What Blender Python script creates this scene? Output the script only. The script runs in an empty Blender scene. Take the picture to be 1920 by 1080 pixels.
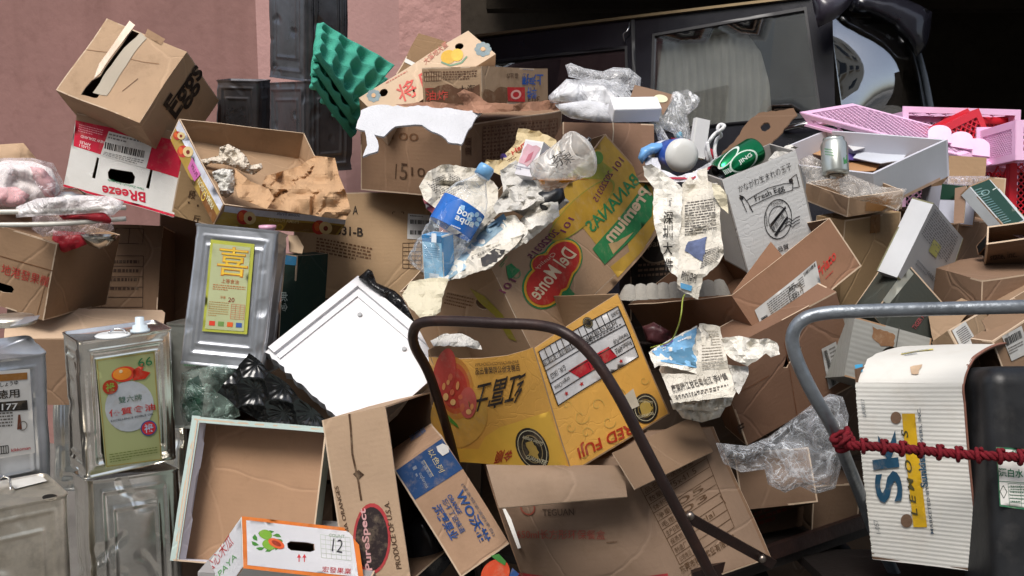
import bpy, math, random
from mathutils import Vector as V, Matrix, noise
from mathutils.geometry import delaunay_2d_cdt as CDT
import numpy as np
sc = bpy.context.scene
COL = sc.collection
R = math.radians
random.seed(7)
# ------------------------------------------------------------------ camera, sky, sun, exposure
PITCH = 9.0; F = 1844.0; CAMH = 1.35
cam = bpy.data.cameras.new('camera'); camo = bpy.data.objects.new('camera', cam); COL.objects.link(camo)
cam.sensor_width = 36; cam.lens = 36 * F / 1920; cam.clip_end = 500; cam.clip_start = 0.05
camo.location = (0, 0, CAMH); camo.rotation_euler = (R(90 - PITCH), 0, 0)
sc.camera = camo
w = bpy.data.worlds.new('World'); sc.world = w; w.use_nodes = True
nt = w.node_tree; bg = nt.nodes['Background']
sky = nt.nodes.new('ShaderNodeTexSky'); sky.sky_type = 'NISHITA'; sky.sun_disc = False
SUN_EL, SUN_AZ = 58.0, 200.0      # azimuth clockwise from +Y
sky.sun_elevation = R(SUN_EL); sky.sun_rotation = R(SUN_AZ); sky.dust_density = 3.0; sky.air_density = 1.0; sky.ozone_density = 0.6
hs = nt.nodes.new('ShaderNodeHueSaturation'); hs.inputs['Saturation'].default_value = .6; nt.links.new(sky.outputs[0], hs.inputs['Color']); nt.links.new(hs.outputs[0], bg.inputs[0]); bg.inputs[1].default_value = 0.15
sun = bpy.data.lights.new('sun', 'SUN'); suno = bpy.data.objects.new('sun', sun); COL.objects.link(suno)
sun.energy = 2.0; sun.angle = R(24); sun.color = (1, 0.955, 0.9)
_d = V((math.sin(R(SUN_AZ)) * math.cos(R(SUN_EL)), math.cos(R(SUN_AZ)) * math.cos(R(SUN_EL)), math.sin(R(SUN_EL))))
suno.rotation_euler = _d.to_track_quat('Z', 'Y').to_euler(); suno.location = (0, -3, 8)
sc.view_settings.view_transform = 'Standard'; sc.view_settings.look = 'None'
sc.view_settings.exposure = 0.6; sc.view_settings.gamma = 1.0
sc.cycles.max_bounces = 8; sc.cycles.transparent_max_bounces = 24; sc.cycles.caustics_reflective = False; sc.cycles.caustics_refractive = False
# ------------------------------------------------------------------ authoring space: X right, Y down, Z forward from the viewpoint, metres
CX, CY = 960.0, 540.0
_cp, _sp = math.cos(R(PITCH)), math.sin(R(PITCH))
UP = V((0, -_cp, -_sp))
def to_world(p):
    x, y, z = p
    return V((x, z * _cp - y * _sp, CAMH - y * _cp - z * _sp))
def P(px, py, d): return V(((px - CX) / F * d, (py - CY) / F * d, d))
def pj(p): return (CX + F * p[0] / p[2], CY + F * p[1] / p[2])
# ------------------------------------------------------------------ materials
def lin(h):
    h = h.lstrip('#'); r = []
    for i in (0, 2, 4):
        c = int(h[i:i + 2], 16) / 255
        r.append(c / 12.92 if c <= .04045 else ((c + .055) / 1.055) ** 2.4)
    return (r[0], r[1], r[2], 1)
MATS = {}
def mat(key, hexc='#b08860', rough=.8, metal=0., var=.12, ns=5., bump=.15, bs=90., flute=0., spec=.3, dirt=0., dirtc='#5a4630', crease=0., cs=9., wear=0., ds=11., streak=0.):
    if key in MATS: return MATS[key]
    m = bpy.data.materials.new(key); MATS[key] = m; m.use_nodes = True
    n = m.node_tree.nodes; L = m.node_tree.links; b = n['Principled BSDF']
    tc = n.new('ShaderNodeTexCoord')
    c = lin(hexc)
    nz = n.new('ShaderNodeTexNoise'); nz.inputs['Scale'].default_value = ns; nz.inputs['Detail'].default_value = 7; nz.inputs['Roughness'].default_value = .62
    L.new(tc.outputs['Object'], nz.inputs['Vector'])
    rp = n.new('ShaderNodeValToRGB'); rp.color_ramp.elements[0].position = .28; rp.color_ramp.elements[1].position = .72
    rp.color_ramp.elements[0].color = tuple(min(1, x * (1 - var * 1.3)) for x in c[:3]) + (1,)
    rp.color_ramp.elements[1].color = tuple(min(1, x * (1 + var)) for x in c[:3]) + (1,)
    L.new(nz.outputs[0], rp.inputs[0]); out = rp.outputs[0]
    if dirt > 0:
        n2 = n.new('ShaderNodeTexNoise'); n2.inputs['Scale'].default_value = ds; n2.inputs['Detail'].default_value = 10; n2.inputs['Roughness'].default_value = .7
        n2.noise_dimensions = '3D'; L.new(tc.outputs['Object'], n2.inputs['Vector'])
        r2 = n.new('ShaderNodeValToRGB'); r2.color_ramp.elements[0].position = .52; r2.color_ramp.elements[1].position = .8
        r2.color_ramp.elements[0].color = (0, 0, 0, 1); r2.color_ramp.elements[1].color = (dirt, dirt, dirt, 1)
        L.new(n2.outputs[0], r2.inputs[0])
        mx = n.new('ShaderNodeMixRGB'); mx.inputs[2].default_value = lin(dirtc)
        L.new(r2.outputs[0], mx.inputs[0]); L.new(out, mx.inputs[1]); out = mx.outputs[0]
    if streak > 0:    # dirty runs down a wall
        mp = n.new('ShaderNodeMapping'); mp.inputs['Scale'].default_value = (7, 7, .5); L.new(tc.outputs['Object'], mp.inputs[0]); n8 = n.new('ShaderNodeTexNoise'); n8.inputs['Scale'].default_value = 1.6; n8.inputs['Detail'].default_value = 8; L.new(mp.outputs[0], n8.inputs['Vector'])
        r8 = n.new('ShaderNodeMapRange'); r8.inputs[1].default_value = .5; r8.inputs[2].default_value = .78; r8.inputs[4].default_value = streak; L.new(n8.outputs[0], r8.inputs[0]); m8 = n.new('ShaderNodeMixRGB'); m8.inputs[2].default_value = lin(dirtc); L.new(r8.outputs[0], m8.inputs[0]); L.new(out, m8.inputs[1]); out = m8.outputs[0]
    L.new(out, b.inputs['Base Color'])
    rr = n.new('ShaderNodeMapRange'); rr.inputs[3].default_value = max(.03, rough - .12); rr.inputs[4].default_value = min(1, rough + .12)
    L.new(nz.outputs[0], rr.inputs[0]); L.new(rr.outputs[0], b.inputs['Roughness'])
    b.inputs['Metallic'].default_value = metal; b.inputs['Specular IOR Level'].default_value = spec
    h = None
    def addh(sock, k):
        nonlocal h
        mm = n.new('ShaderNodeMath'); mm.operation = 'MULTIPLY'; mm.inputs[1].default_value = k; L.new(sock, mm.inputs[0])
        if h is None: h = mm.outputs[0]
        else:
            a = n.new('ShaderNodeMath'); a.operation = 'ADD'; L.new(h, a.inputs[0]); L.new(mm.outputs[0], a.inputs[1]); h = a.outputs[0]
    if bump > 0:
        n3 = n.new('ShaderNodeTexNoise'); n3.inputs['Scale'].default_value = bs; n3.inputs['Detail'].default_value = 4
        L.new(tc.outputs['Object'], n3.inputs['Vector']); addh(n3.outputs[0], bump * .004)
    if flute > 0:
        wv = n.new('ShaderNodeTexWave'); wv.wave_type = 'BANDS'; wv.bands_direction = 'Y'; wv.inputs['Scale'].default_value = 28; wv.inputs['Distortion'].default_value = .35
        L.new(tc.outputs['UV'], wv.inputs['Vector']); addh(wv.outputs[1], flute * .0025)
    if crease > 0:
        n4 = n.new('ShaderNodeTexVoronoi'); n4.feature = 'DISTANCE_TO_EDGE'; n4.inputs['Scale'].default_value = cs
        n5 = n.new('ShaderNodeTexNoise'); n5.inputs['Scale'].default_value = cs * .6; n5.inputs['Detail'].default_value = 3
        vm = n.new('ShaderNodeVectorMath'); vm.operation = 'ADD'
        L.new(tc.outputs['Object'], vm.inputs[0]); L.new(n5.outputs[1], vm.inputs[1]); L.new(tc.outputs['Object'], n5.inputs['Vector'])
        L.new(vm.outputs[0], n4.inputs['Vector'])
        r4 = n.new('ShaderNodeMapRange'); r4.inputs[2].default_value = .05; L.new(n4.outputs[0], r4.inputs[0]); addh(r4.outputs[0], crease * .003)
    if wear > 0:      # fold lines and scuffs rubbed paler
        n6 = n.new('ShaderNodeTexVoronoi'); n6.feature = 'DISTANCE_TO_EDGE'; n6.inputs['Scale'].default_value = 3.1
        n7 = n.new('ShaderNodeTexNoise'); n7.inputs['Scale'].default_value = 2.2; n7.inputs['Detail'].default_value = 4; L.new(tc.outputs['Object'], n7.inputs['Vector'])
        v7 = n.new('ShaderNodeVectorMath'); v7.operation = 'MULTIPLY_ADD'; v7.inputs[1].default_value = (.16, .16, .16); L.new(n7.outputs[1], v7.inputs[0]); L.new(tc.outputs['Object'], v7.inputs[2]); L.new(v7.outputs[0], n6.inputs['Vector'])
        r6 = n.new('ShaderNodeMapRange'); r6.inputs[2].default_value = .014; r6.inputs[3].default_value = 1; r6.inputs[4].default_value = 0; L.new(n6.outputs[0], r6.inputs[0])
        g6 = n.new('ShaderNodeMath'); g6.operation = 'MULTIPLY'; L.new(r6.outputs[0], g6.inputs[0]); L.new(n7.outputs[0], g6.inputs[1]); g7 = n.new('ShaderNodeMath'); g7.operation = 'MULTIPLY'; g7.inputs[1].default_value = wear; L.new(g6.outputs[0], g7.inputs[0])
        m6 = n.new('ShaderNodeMixRGB'); m6.inputs[2].default_value = tuple(min(1, x * 1.5 + .03) for x in c[:3]) + (1,); L.new(g7.outputs[0], m6.inputs[0]); L.new(out, m6.inputs[1]); L.new(m6.outputs[0], b.inputs['Base Color']); addh(g6.outputs[0], -.0025)
    if h is not None:
        bp = n.new('ShaderNodeBump'); bp.inputs['Strength'].default_value = .8; bp.inputs['Distance'].default_value = 1.0
        L.new(h, bp.inputs['Height']); L.new(bp.outputs[0], b.inputs['Normal'])
    return m
def card(hexc='#a97f58', **k):
    a = dict(rough=.82, var=.11, ns=4.5, bump=.12, bs=140, flute=.035, spec=.2, dirt=.35, crease=.05, cs=5, wear=.42); a.update(k); a['crease'] *= .5 if 'crease' in k else 1
    c = [int(hexc[i:i + 2], 16) for i in (1, 3, 5)]; g = sum(c) / 3; h2 = '#' + ''.join('%02x' % int(min(255, (x + (g - x) * .38) * 1.05)) for x in c)
    return mat('card_' + hexc + str(sorted(k.items())), h2, **a)
def ink(hexc): return mat('ink_' + hexc, hexc, rough=.62, var=.2, ns=14, bump=0, spec=.25, dirt=.5, dirtc='#a8957c', ds=38)
def gloss(hexc, rough=.3, **k): return mat('gloss_%s_%s' % (hexc, rough) + str(sorted(k.items())), hexc, rough=rough, spec=.5, **k)
def film(key, hexc='#e8ecf0', op=.25, rough=.12, cs=14, hi=.75):
    """thin clear plastic: mostly see-through, whiter and glossy where it is creased"""
    if key in MATS: return MATS[key]
    m = bpy.data.materials.new(key); MATS[key] = m; m.use_nodes = True
    n = m.node_tree.nodes; L = m.node_tree.links; b = n['Principled BSDF']; o = n['Material Output']
    b.inputs['Base Color'].default_value = lin(hexc); b.inputs['Roughness'].default_value = rough; b.inputs['Specular IOR Level'].default_value = .9
    tc = n.new('ShaderNodeTexCoord'); nz = n.new('ShaderNodeTexNoise'); nz.inputs['Scale'].default_value = cs; nz.inputs['Detail'].default_value = 3.5; nz.inputs['Distortion'].default_value = 1.6
    L.new(tc.outputs['Object'], nz.inputs['Vector'])
    ab = n.new('ShaderNodeMath'); ab.operation = 'SUBTRACT'; ab.inputs[1].default_value = .5; L.new(nz.outputs[0], ab.inputs[0])
    a2 = n.new('ShaderNodeMath'); a2.operation = 'ABSOLUTE'; L.new(ab.outputs[0], a2.inputs[0])
    mr = n.new('ShaderNodeMapRange'); mr.inputs[1].default_value = 0; mr.inputs[2].default_value = .022; mr.inputs[3].default_value = hi * .7; mr.inputs[4].default_value = op * .4
    L.new(a2.outputs[0], mr.inputs[0])
    bp = n.new('ShaderNodeBump'); bp.inputs['Distance'].default_value = .03; L.new(a2.outputs[0], bp.inputs['Height']); L.new(bp.outputs[0], b.inputs['Normal'])
    t = n.new('ShaderNodeBsdfTransparent'); mx = n.new('ShaderNodeMixShader')
    lw = n.new('ShaderNodeLayerWeight'); lw.inputs[0].default_value = .45; L.new(bp.outputs[0], lw.inputs['Normal']); pw = n.new('ShaderNodeMath'); pw.operation = 'POWER'; pw.inputs[1].default_value = 3.2; L.new(lw.outputs['Facing'], pw.inputs[0])
    ad = n.new('ShaderNodeMath'); ad.operation = 'MAXIMUM'; ad.use_clamp = True; L.new(pw.outputs[0], ad.inputs[0]); L.new(mr.outputs[0], ad.inputs[1])
    L.new(ad.outputs[0], mx.inputs[0]); L.new(t.outputs[0], mx.inputs[1]); L.new(b.outputs[0], mx.inputs[2]); L.new(mx.outputs[0], o.inputs[0])
    return m
# ------------------------------------------------------------------ mesh builder
class MB:
    def __init__(s, world=False): s.v = []; s.f = []; s.m = []; s.uv = []; s.mats = []; s.world = world; s.sm = []
    def mi(s, m):
        if m not in s.mats: s.mats.append(m)
        return s.mats.index(m)
    def add(s, vs, fs, m, uvs=None, smooth=True):
        b = len(s.v); s.v += [tuple(p) for p in vs]
        s.uv += list(uvs) if uvs is not None else [(0., 0.)] * len(vs)
        k = s.mi(m)
        for f in fs: s.f.append([b + i for i in f]); s.m.append(k); s.sm.append(smooth)
    def build(s, name, parent=None, label=None, loc=None):
        if not s.world: co = [to_world(p) for p in s.v]
        else: co = [V(p) for p in s.v]
        org = V((0, 0, 0))
        if parent is not None: org = V(parent['_org'])
        elif loc is not None: org = V(loc)
        elif co:
            a = np.array([tuple(c) for c in co]); org = V(((a[:, 0].min() + a[:, 0].max()) / 2, (a[:, 1].min() + a[:, 1].max()) / 2, a[:, 2].min()))
        me = bpy.data.meshes.new(name); me.from_pydata([c - org for c in co], [], s.f)
        for m in s.mats: me.materials.append(m)
        me.polygons.foreach_set('material_index', s.m); me.polygons.foreach_set('use_smooth', s.sm)
        ul = me.uv_layers.new(name='UVMap'); li = np.zeros(len(me.loops), dtype=np.int32); me.loops.foreach_get('vertex_index', li)
        ul.data.foreach_set('uv', np.array(s.uv, dtype=np.float32)[li].ravel()); me.update()
        o = bpy.data.objects.new(name, me); COL.objects.link(o)
        o['_org'] = tuple(org)
        if parent is None: o.location = org
        else:
            o.parent = parent; o['_org'] = tuple(parent['_org'])
        if label: o['label'] = label
        return o
def tag(o, label, cat, group=None, kind=None):
    if label: o['label'] = label
    if cat: o['category'] = cat
    if group: o['group'] = group
    if kind: o['kind'] = kind
    return o
def thing(name, at, label, cat, group=None):
    """an Empty at the thing's base; at = authoring-space point"""
    o = bpy.data.objects.new(name, None); COL.objects.link(o); wl = to_world(at); o.location = wl; o['_org'] = tuple(wl)
    o.empty_display_size = .05
    return tag(o, label, cat, group)
# ------------------------------------------------------------------ triangulated outlines
def inside(p, poly):
    x, y = p; c = False; j = len(poly) - 1
    for i in range(len(poly)):
        a, b = poly[i], poly[j]
        if (a[1] > y) != (b[1] > y) and x < (b[0] - a[0]) * (y - a[1]) / (b[1] - a[1]) + a[0]: c = not c
        j = i
    return c
def dens(loop, cell):
    r = []
    for i, a in enumerate(loop):
        b = loop[(i + 1) % len(loop)]; n = max(1, int(math.hypot(b[0] - a[0], b[1] - a[1]) / cell + .5))
        for k in range(n): r.append((a[0] + (b[0] - a[0]) * k / n, a[1] + (b[1] - a[1]) * k / n))
    return r
def tri(outline, holes=(), cell=.03, jit=.2):
    loops = [dens(outline, cell)] + [dens(h, cell) for h in holes]
    vs = []; es = []
    for lp in loops:
        b = len(vs); vs += lp; es += [(b + i, b + (i + 1) % len(lp)) for i in range(len(lp))]
    xs = [p[0] for p in outline]; ys = [p[1] for p in outline]
    nx = int((max(xs) - min(xs)) / cell); ny = int((max(ys) - min(ys)) / cell)
    for i in range(1, nx + 1):
        for j in range(1, ny + 1):
            q = (min(xs) + (max(xs) - min(xs)) * (i + (random.random() - .5) * jit) / (nx + 1), min(ys) + (max(ys) - min(ys)) * (j + (random.random() - .5) * jit) / (ny + 1))
            if inside(q, outline) and not any(inside(q, h) for h in holes): vs.append(q)
    rv, _, rf, *_r = CDT([V(p) for p in vs], es, [], 0, 1e-7, False)
    out = []
    for f in rf:
        cx = sum(rv[i][0] for i in f) / len(f); cy = sum(rv[i][1] for i in f) / len(f)
        if inside((cx, cy), outline) and not any(inside((cx, cy), h) for h in holes): out.append(list(f))
    return [tuple(p) for p in rv], out
def jag(loop, amp, step):
    """ragged, torn version of an outline"""
    r = dens(loop, step)
    return [(p[0] + random.uniform(-amp, amp), p[1] + random.uniform(-amp, amp)) for p in r]
# ------------------------------------------------------------------ surfaces
class Surf:
    """a patch S(u,v) with size W x H metres; bilinear between four corners unless fn is given"""
    def __init__(s, c00, c10, c11, c01, ref=None, amp=.0025, freq=5., bulge=0., seed=None, fn=None):
        s.c = (c00, c10, c11, c01); s.W = ((c10 - c00).length + (c11 - c01).length) / 2; s.H = ((c01 - c00).length + (c11 - c10).length) / 2
        s.fn = fn; s.amp = amp; s.freq = freq; s.bulge = bulge; s.seed = V((3.1, 7.7, 1.3)) if seed is None else seed
        n = (c10 - c00).cross(c01 - c00) + (c10 - c11).cross(c01 - c11) * -1 if False else (c10 - c01 + c11 - c00).cross(c01 - c10 + c11 - c00)
        s.n = n.normalized()
        if ref is not None and s.n.dot((c00 + c11) / 2 - ref) < 0: s.n = -s.n
        s.cache = {}
    def base(s, u, v):
        if s.fn: return s.fn(u, v)
        a, b, c, d = s.c
        return a * ((1 - u) * (1 - v)) + b * (u * (1 - v)) + c * (u * v) + d * ((1 - u) * v)
    def pt(s, u, v, off=0.):
        p = s.base(u, v)
        n = s.n
        if s.fn:
            e = .01; n = (s.fn(u + e, v) - s.fn(u - e, v)).cross(s.fn(u, v + e) - s.fn(u, v - e)).normalized()
            if n.dot(s.n) < 0: n = -n
        q = p
        if s.amp: q = p + noise.noise_vector(p * s.freq + s.seed) * s.amp
        if s.bulge: q = q + n * (s.bulge * 16 * max(0, u) * max(0, 1 - u) * max(0, v) * max(0, 1 - v) if 0 <= u <= 1 and 0 <= v <= 1 else 0)
        return q + n * off
    def full(s, u, v):
        q = s.base(u, v)
        if s.bulge: q = q + s.n * (s.bulge * 16 * max(0, u) * max(0, 1 - u) * max(0, v) * max(0, 1 - v))
        return q
    def inv(s, px, py):
        u = v = .5
        for _ in range(9):
            p = s.full(u, v); a = pj(p); e = 1e-3
            bu = pj(s.full(u + e, v)); bv = pj(s.full(u, v + e))
            j11 = (bu[0] - a[0]) / e; j21 = (bu[1] - a[1]) / e; j12 = (bv[0] - a[0]) / e; j22 = (bv[1] - a[1]) / e
            dx, dy = px - a[0], py - a[1]; det = j11 * j22 - j12 * j21
            if abs(det) < 1e-6: break
            du = (dx * j22 - j12 * dy) / det; dv = (j11 * dy - dx * j21) / det
            u += max(-.7, min(.7, du)); v += max(-.7, min(.7, dv))
            if abs(du) + abs(dv) < 1e-5: break
        return max(-1.5, min(2.5, u)), max(-1.5, min(2.5, v))
    def at(s, px, py, off=0.):
        u, v = s.inv(px, py); return s.pt(u, v, off)
class Plane:
    """flat world-placed plane through p with normal n"""
    def __init__(s, p, n): s.p = p; s.n = n.normalized(); s.n = -s.n if s.n.z > 0 else s.n
    def at(s, px, py, off=0.):
        d = P(px, py, 1); t = s.p.dot(s.n) / d.dot(s.n); return d * t + s.n * off
class CylS:
    """front of a cylinder a-b with radius r"""
    def __init__(s, a, b, r): s.a = a; s.x = (b - a).normalized(); s.r = r
    def at(s, px, py, off=0.):
        d = P(px, py, 1).normalized(); dd = d - s.x * d.dot(s.x); oo = -s.a - s.x * (-s.a).dot(s.x)
        A = dd.dot(dd); B = 2 * dd.dot(oo); C = oo.dot(oo) - s.r ** 2; D = max(0, B * B - 4 * A * C)
        p = d * ((-B - math.sqrt(D)) / (2 * A)); q = p - s.a; q = q - s.x * q.dot(s.x)
        return p + q.normalized() * off
def panel(mb, s, mo, mi_=None, th=.0035, outline=None, holes=(), cell=.035, edge=None):
    """cardboard panel with real thickness; outline / holes in metres (u*W, v*H)"""
    W, H = s.W, s.H; outline = outline or [(0, 0), (W, 0), (W, H), (0, H)]
    vs, fs = tri(outline, holes, cell)
    fr = [s.pt(x / W, y / H, 0) for x, y in vs]; bk = [s.pt(x / W, y / H, -th) for x, y in vs]
    def orient(f, pts, sign):
        a, b, c = pts[f[0]], pts[f[1]], pts[f[2]]
        return f if (b - a).cross(c - a).dot(s.n) * sign > 0 else f[::-1]
    mb.add(fr, [orient(f, fr, 1) for f in fs], mo, vs)
    mb.add(bk, [orient(f, bk, -1) for f in fs], mi_ or mo, vs)
    cnt = {}
    for f in fs:
        for i in range(len(f)):
            k = (f[i], f[(i + 1) % len(f)]); kk = (min(k), max(k)); cnt[kk] = None if kk in cnt else k
    ev = []; ef = []
    for k in cnt.values():
        if k is None: continue
        b = len(ev); ev += [fr[k[0]], fr[k[1]], bk[k[1]], bk[k[0]]]; ef.append([b, b + 1, b + 2, b + 3])
    mb.add(ev, ef, edge or (card('#c8a680', flute=0, wear=0) if mo.name.startswith('card_') else mi_ or mo), None, False)
# ------------------------------------------------------------------ boxes solved from the view
def unit(v): return v.normalized()
class Box:
    def __init__(s, c, a, b, e, amp=.0036, freq=6., fix=None, name=''):
        d0 = c[2]; ext = [x if isinstance(x, (tuple, list)) else None for x in (a, b, e)]
        r = [np.array(P(c[0], c[1], 1))] + [np.array(P(x[0], x[1], 1)) for x in ext if x is not None]
        g = [(x[2] if len(x) > 2 else .05) for x in ext if x is not None]
        t = np.array([d0 + x for x in g]); t0 = t.copy(); n = len(t); P0 = r[0] * d0
        def res(t):
            E = [r[i + 1] * t[i] - P0 for i in range(n)]; o = []
            for i in range(n):
                for j in range(i + 1, n): o.append(E[i].dot(E[j]) / (np.linalg.norm(E[i]) * np.linalg.norm(E[j]) + 1e-9))
            return np.array(o + [.12 * (t[i] - t0[i]) for i in range(n)])
        for _ in range(60):
            q = res(t); J = np.zeros((len(q), n))
            for i in range(n):
                tt = t.copy(); tt[i] += 1e-5; J[:, i] = (res(tt) - q) / 1e-5
            t = t - np.clip(np.linalg.solve(J.T @ J + 1e-6 * np.eye(n), J.T @ q), -.05, .05)
        E = [V(r[i + 1] * t[i] - P0) for i in range(n)]
        if ext[2] is None:
            nn = unit(E[0].cross(E[1])); nn = nn if nn.dot(V(P0)) > 0 else -nn
            E.append(nn * e)
        s.o = V(P0); s.A, s.B, s.C = E; s.amp = amp; s.freq = freq; s.fix = fix or {}
        s.mid = s.o + (s.A + s.B + s.C) / 2; s.seed = V((random.random() * 9, random.random() * 9, random.random() * 9))
        s.name = name; s.bul = {}
        if DBG: print('BOX %-14s %.2f %.2f %.2f  cos %.2f %.2f %.2f' % (name, s.A.length, s.B.length, s.C.length, unit(s.A).dot(unit(s.B)), unit(s.A).dot(unit(s.C)), unit(s.B).dot(unit(s.C))), ['%.0f,%.0f' % pj(s.pt(*k)) for k in ((1, 1, 0), (1, 0, 1), (0, 1, 1))])
    def pt(s, i, j, k):
        p = s.o + s.A * i + s.B * j + s.C * k
        f = s.fix.get((i, j, k))
        return P(f[0], f[1], p.z + (f[2] if len(f) > 2 else 0)) if f else p
    def face(s, nm, **k):
        ax, q = nm[:2], int(nm[2])
        f = {'AB': lambda u, v: s.pt(u, v, q), 'AC': lambda u, v: s.pt(u, q, v), 'BC': lambda u, v: s.pt(q, u, v)}[ax]
        a = dict(amp=s.amp, freq=s.freq, seed=s.seed, bulge=s.bul.get(nm, 0)); a.update(k)
        return Surf(f(0, 0), f(1, 0), f(1, 1), f(0, 1), ref=s.mid, **a)
    def base(s):
        ps = [s.pt(i, j, k) for i in (0, 1) for j in (0, 1) for k in (0, 1)]
        lo = min(p.dot(UP) for p in ps); q = s.mid; return q + UP * (lo - q.dot(UP))
DBG = False
ALL = ('AB0', 'AB1', 'AC0', 'AC1', 'BC0', 'BC1')
def carton(bx, name, label, cat, mo, mi_=None, skip=(), deco=None, group=None, spec=None, flaps=(), body='body', cell=.035, edge=None, th=.0035, stick=()):
    """a cardboard box: body (panels not in skip), flaps as parts, prints in the body's mesh, stickers as parts"""
    t = thing(name, bx.base(), label, cat, group); spec = spec or {}
    mb = MB(); S = {}
    for f in ALL:
        s = bx.face(f); S[f] = s
        if f in skip: continue
        sp = dict(spec.get(f, {})); m_o = sp.pop('mo', mo); m_i = sp.pop('mi', mi_)
        hp = sp.pop('holes_px', []); op = sp.pop('outline_px', None)
        cv = lambda L: [(lambda q: (q[0] * s.W, q[1] * s.H))(s.inv(*p)) for p in L]
        if hp: sp['holes'] = [cv(h) for h in hp]
        if op: sp['outline'] = cv(op)
        panel(mb, s, m_o, m_i, cell=sp.pop('cell', cell), edge=edge, th=th, **sp)
    if deco: deco(mb, S)
    mb.build(body, t)
    for fl in flaps:      # (corner pts 4 (px,py,d) , label)
        q = [P(*p) for p in fl[0]]; fb = MB(); k = fl[2] if len(fl) > 2 else {}; fs = Surf(q[0], q[1], q[2], q[3], ref=bx.mid, amp=.003, bulge=k.get('bulge', 0))
        o = k.get('outline'); panel(fb, fs, k.get('mo', mo), k.get('mi', mi_), cell=cell, edge=edge, outline=[(x * fs.W, y * fs.H) for x, y in o] if o else None)
        if len(fl) > 3: fl[3](fb, fs)
        fb.build('flap', t, fl[1])
    for nm, face, fn, *lb in stick:
        sb = MB(); fn(sb, S[face]); sb.build(nm, t, lb[0] if lb else None)
    return t
# ------------------------------------------------------------------ print on surfaces, all given in view pixels
TX = {}
def textmesh(s, bold):
    k = (s, bold)
    if k not in TX:
        cu = bpy.data.curves.new('tmp', 'FONT'); cu.body = s; cu.offset = bold * .5; cu.resolution_u = 3
        o = bpy.data.objects.new('tmp', cu); COL.objects.link(o)
        me = bpy.data.meshes.new_from_object(o.evaluated_get(bpy.context.evaluated_depsgraph_get()))
        vs = [tuple(v.co[:2]) for v in me.vertices]; fs = [list(p.vertices) for p in me.polygons]
        bpy.data.objects.remove(o); bpy.data.curves.remove(cu); bpy.data.meshes.remove(me)
        xs = [v[0] for v in vs]; ys = [v[1] for v in vs]; x0, x1, y0, y1 = min(xs), max(xs), min(ys), max(ys)
        TX[k] = ([((x - x0) / (x1 - x0), (y - y0) / (y1 - y0)) for x, y in vs], fs)
    return TX[k]
def T(mb, s, txt, A, B, C, c='#222222', bold=.0, off=.0016):
    """text: A baseline start, B baseline end, C top above the start"""
    vs, fs = textmesh(txt, bold); m = ink(c) if isinstance(c, str) else c
    mb.add([s.at(A[0] + (B[0] - A[0]) * x + (C[0] - A[0]) * y, A[1] + (B[1] - A[1]) * x + (C[1] - A[1]) * y, off) for x, y in vs], fs, m)
def Q(mb, s, pts, c, off=.0008, cell=14, holes=()):
    m = ink(c) if isinstance(c, str) else c
    vs, fs = tri(pts, holes, cell); mb.add([s.at(x, y, off) for x, y in vs], fs, m, vs)
def ell(c, a, b, n=28, t0=0, t1=360):
    return [(c[0] + (a[0] - c[0]) * math.cos(R(t)) + (b[0] - c[0]) * math.sin(R(t)), c[1] + (a[1] - c[1]) * math.cos(R(t)) + (b[1] - c[1]) * math.sin(R(t))) for t in [t0 + (t1 - t0) * i / n for i in range(n)]]
def El(mb, s, c, a, b, col, off=.001, ring=0):
    o = ell(c, a, b)
    if ring: h = ell(c, (c[0] + (a[0] - c[0]) * (1 - ring), c[1] + (a[1] - c[1]) * (1 - ring)), (c[0] + (b[0] - c[0]) * (1 - ring), c[1] + (b[1] - c[1]) * (1 - ring)))
    Q(mb, s, o, col, off, 12, (h,) if ring else ())
def Ln(mb, s, pts, w_, c, off=.0012):
    m = ink(c) if isinstance(c, str) else c
    for (x0, y0), (x1, y1) in zip(pts[:-1], pts[1:]):
        L = math.hypot(x1 - x0, y1 - y0) or 1; nx, ny = -(y1 - y0) / L * w_ / 2, (x1 - x0) / L * w_ / 2; n = max(1, int(L / 16)); vs = []
        for i in range(n + 1):
            x, y = x0 + (x1 - x0) * i / n, y0 + (y1 - y0) * i / n
            vs += [s.at(x + nx, y + ny, off), s.at(x - nx, y - ny, off)]
        mb.add(vs, [[2 * i, 2 * i + 1, 2 * i + 3, 2 * i + 2] for i in range(n)], m)
def bil(q, u, v):
    return tuple(q[0][i] * (1 - u) * (1 - v) + q[1][i] * u * (1 - v) + q[2][i] * u * v + q[3][i] * (1 - u) * v for i in (0, 1))
def Grid(mb, s, q, nx, ny, w_, c, off=.0012):
    for i in range(nx + 1): Ln(mb, s, [bil(q, i / nx, 0), bil(q, i / nx, 1)], w_, c, off)
    for j in range(ny + 1): Ln(mb, s, [bil(q, 0, j / ny), bil(q, 1, j / ny)], w_, c, off)
def Para(mb, s, q, rows, c, off=.0012, fill=.45, word=.06):
    """small print too fine to read: rows of short word marks"""
    m = ink(c); rd = random.Random(int(q[0][0] * 7 + q[0][1])); vs = []; fs = []
    for j in range(rows):
        u = 0.; end = 1 if j < rows - 1 else rd.uniform(.4, .9)
        while u < end:
            l = rd.uniform(.4, 1.5) * word; e = min(end, u + l)
            for a, b in ((u, j / rows), (e, j / rows), (e, (j + fill) / rows), (u, (j + fill) / rows)): vs.append(s.at(*bil(q, a, b), off))
            k = len(vs) - 4; fs.append([k, k + 1, k + 2, k + 3]); u = e + .022
    mb.add(vs, fs, m)
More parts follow.
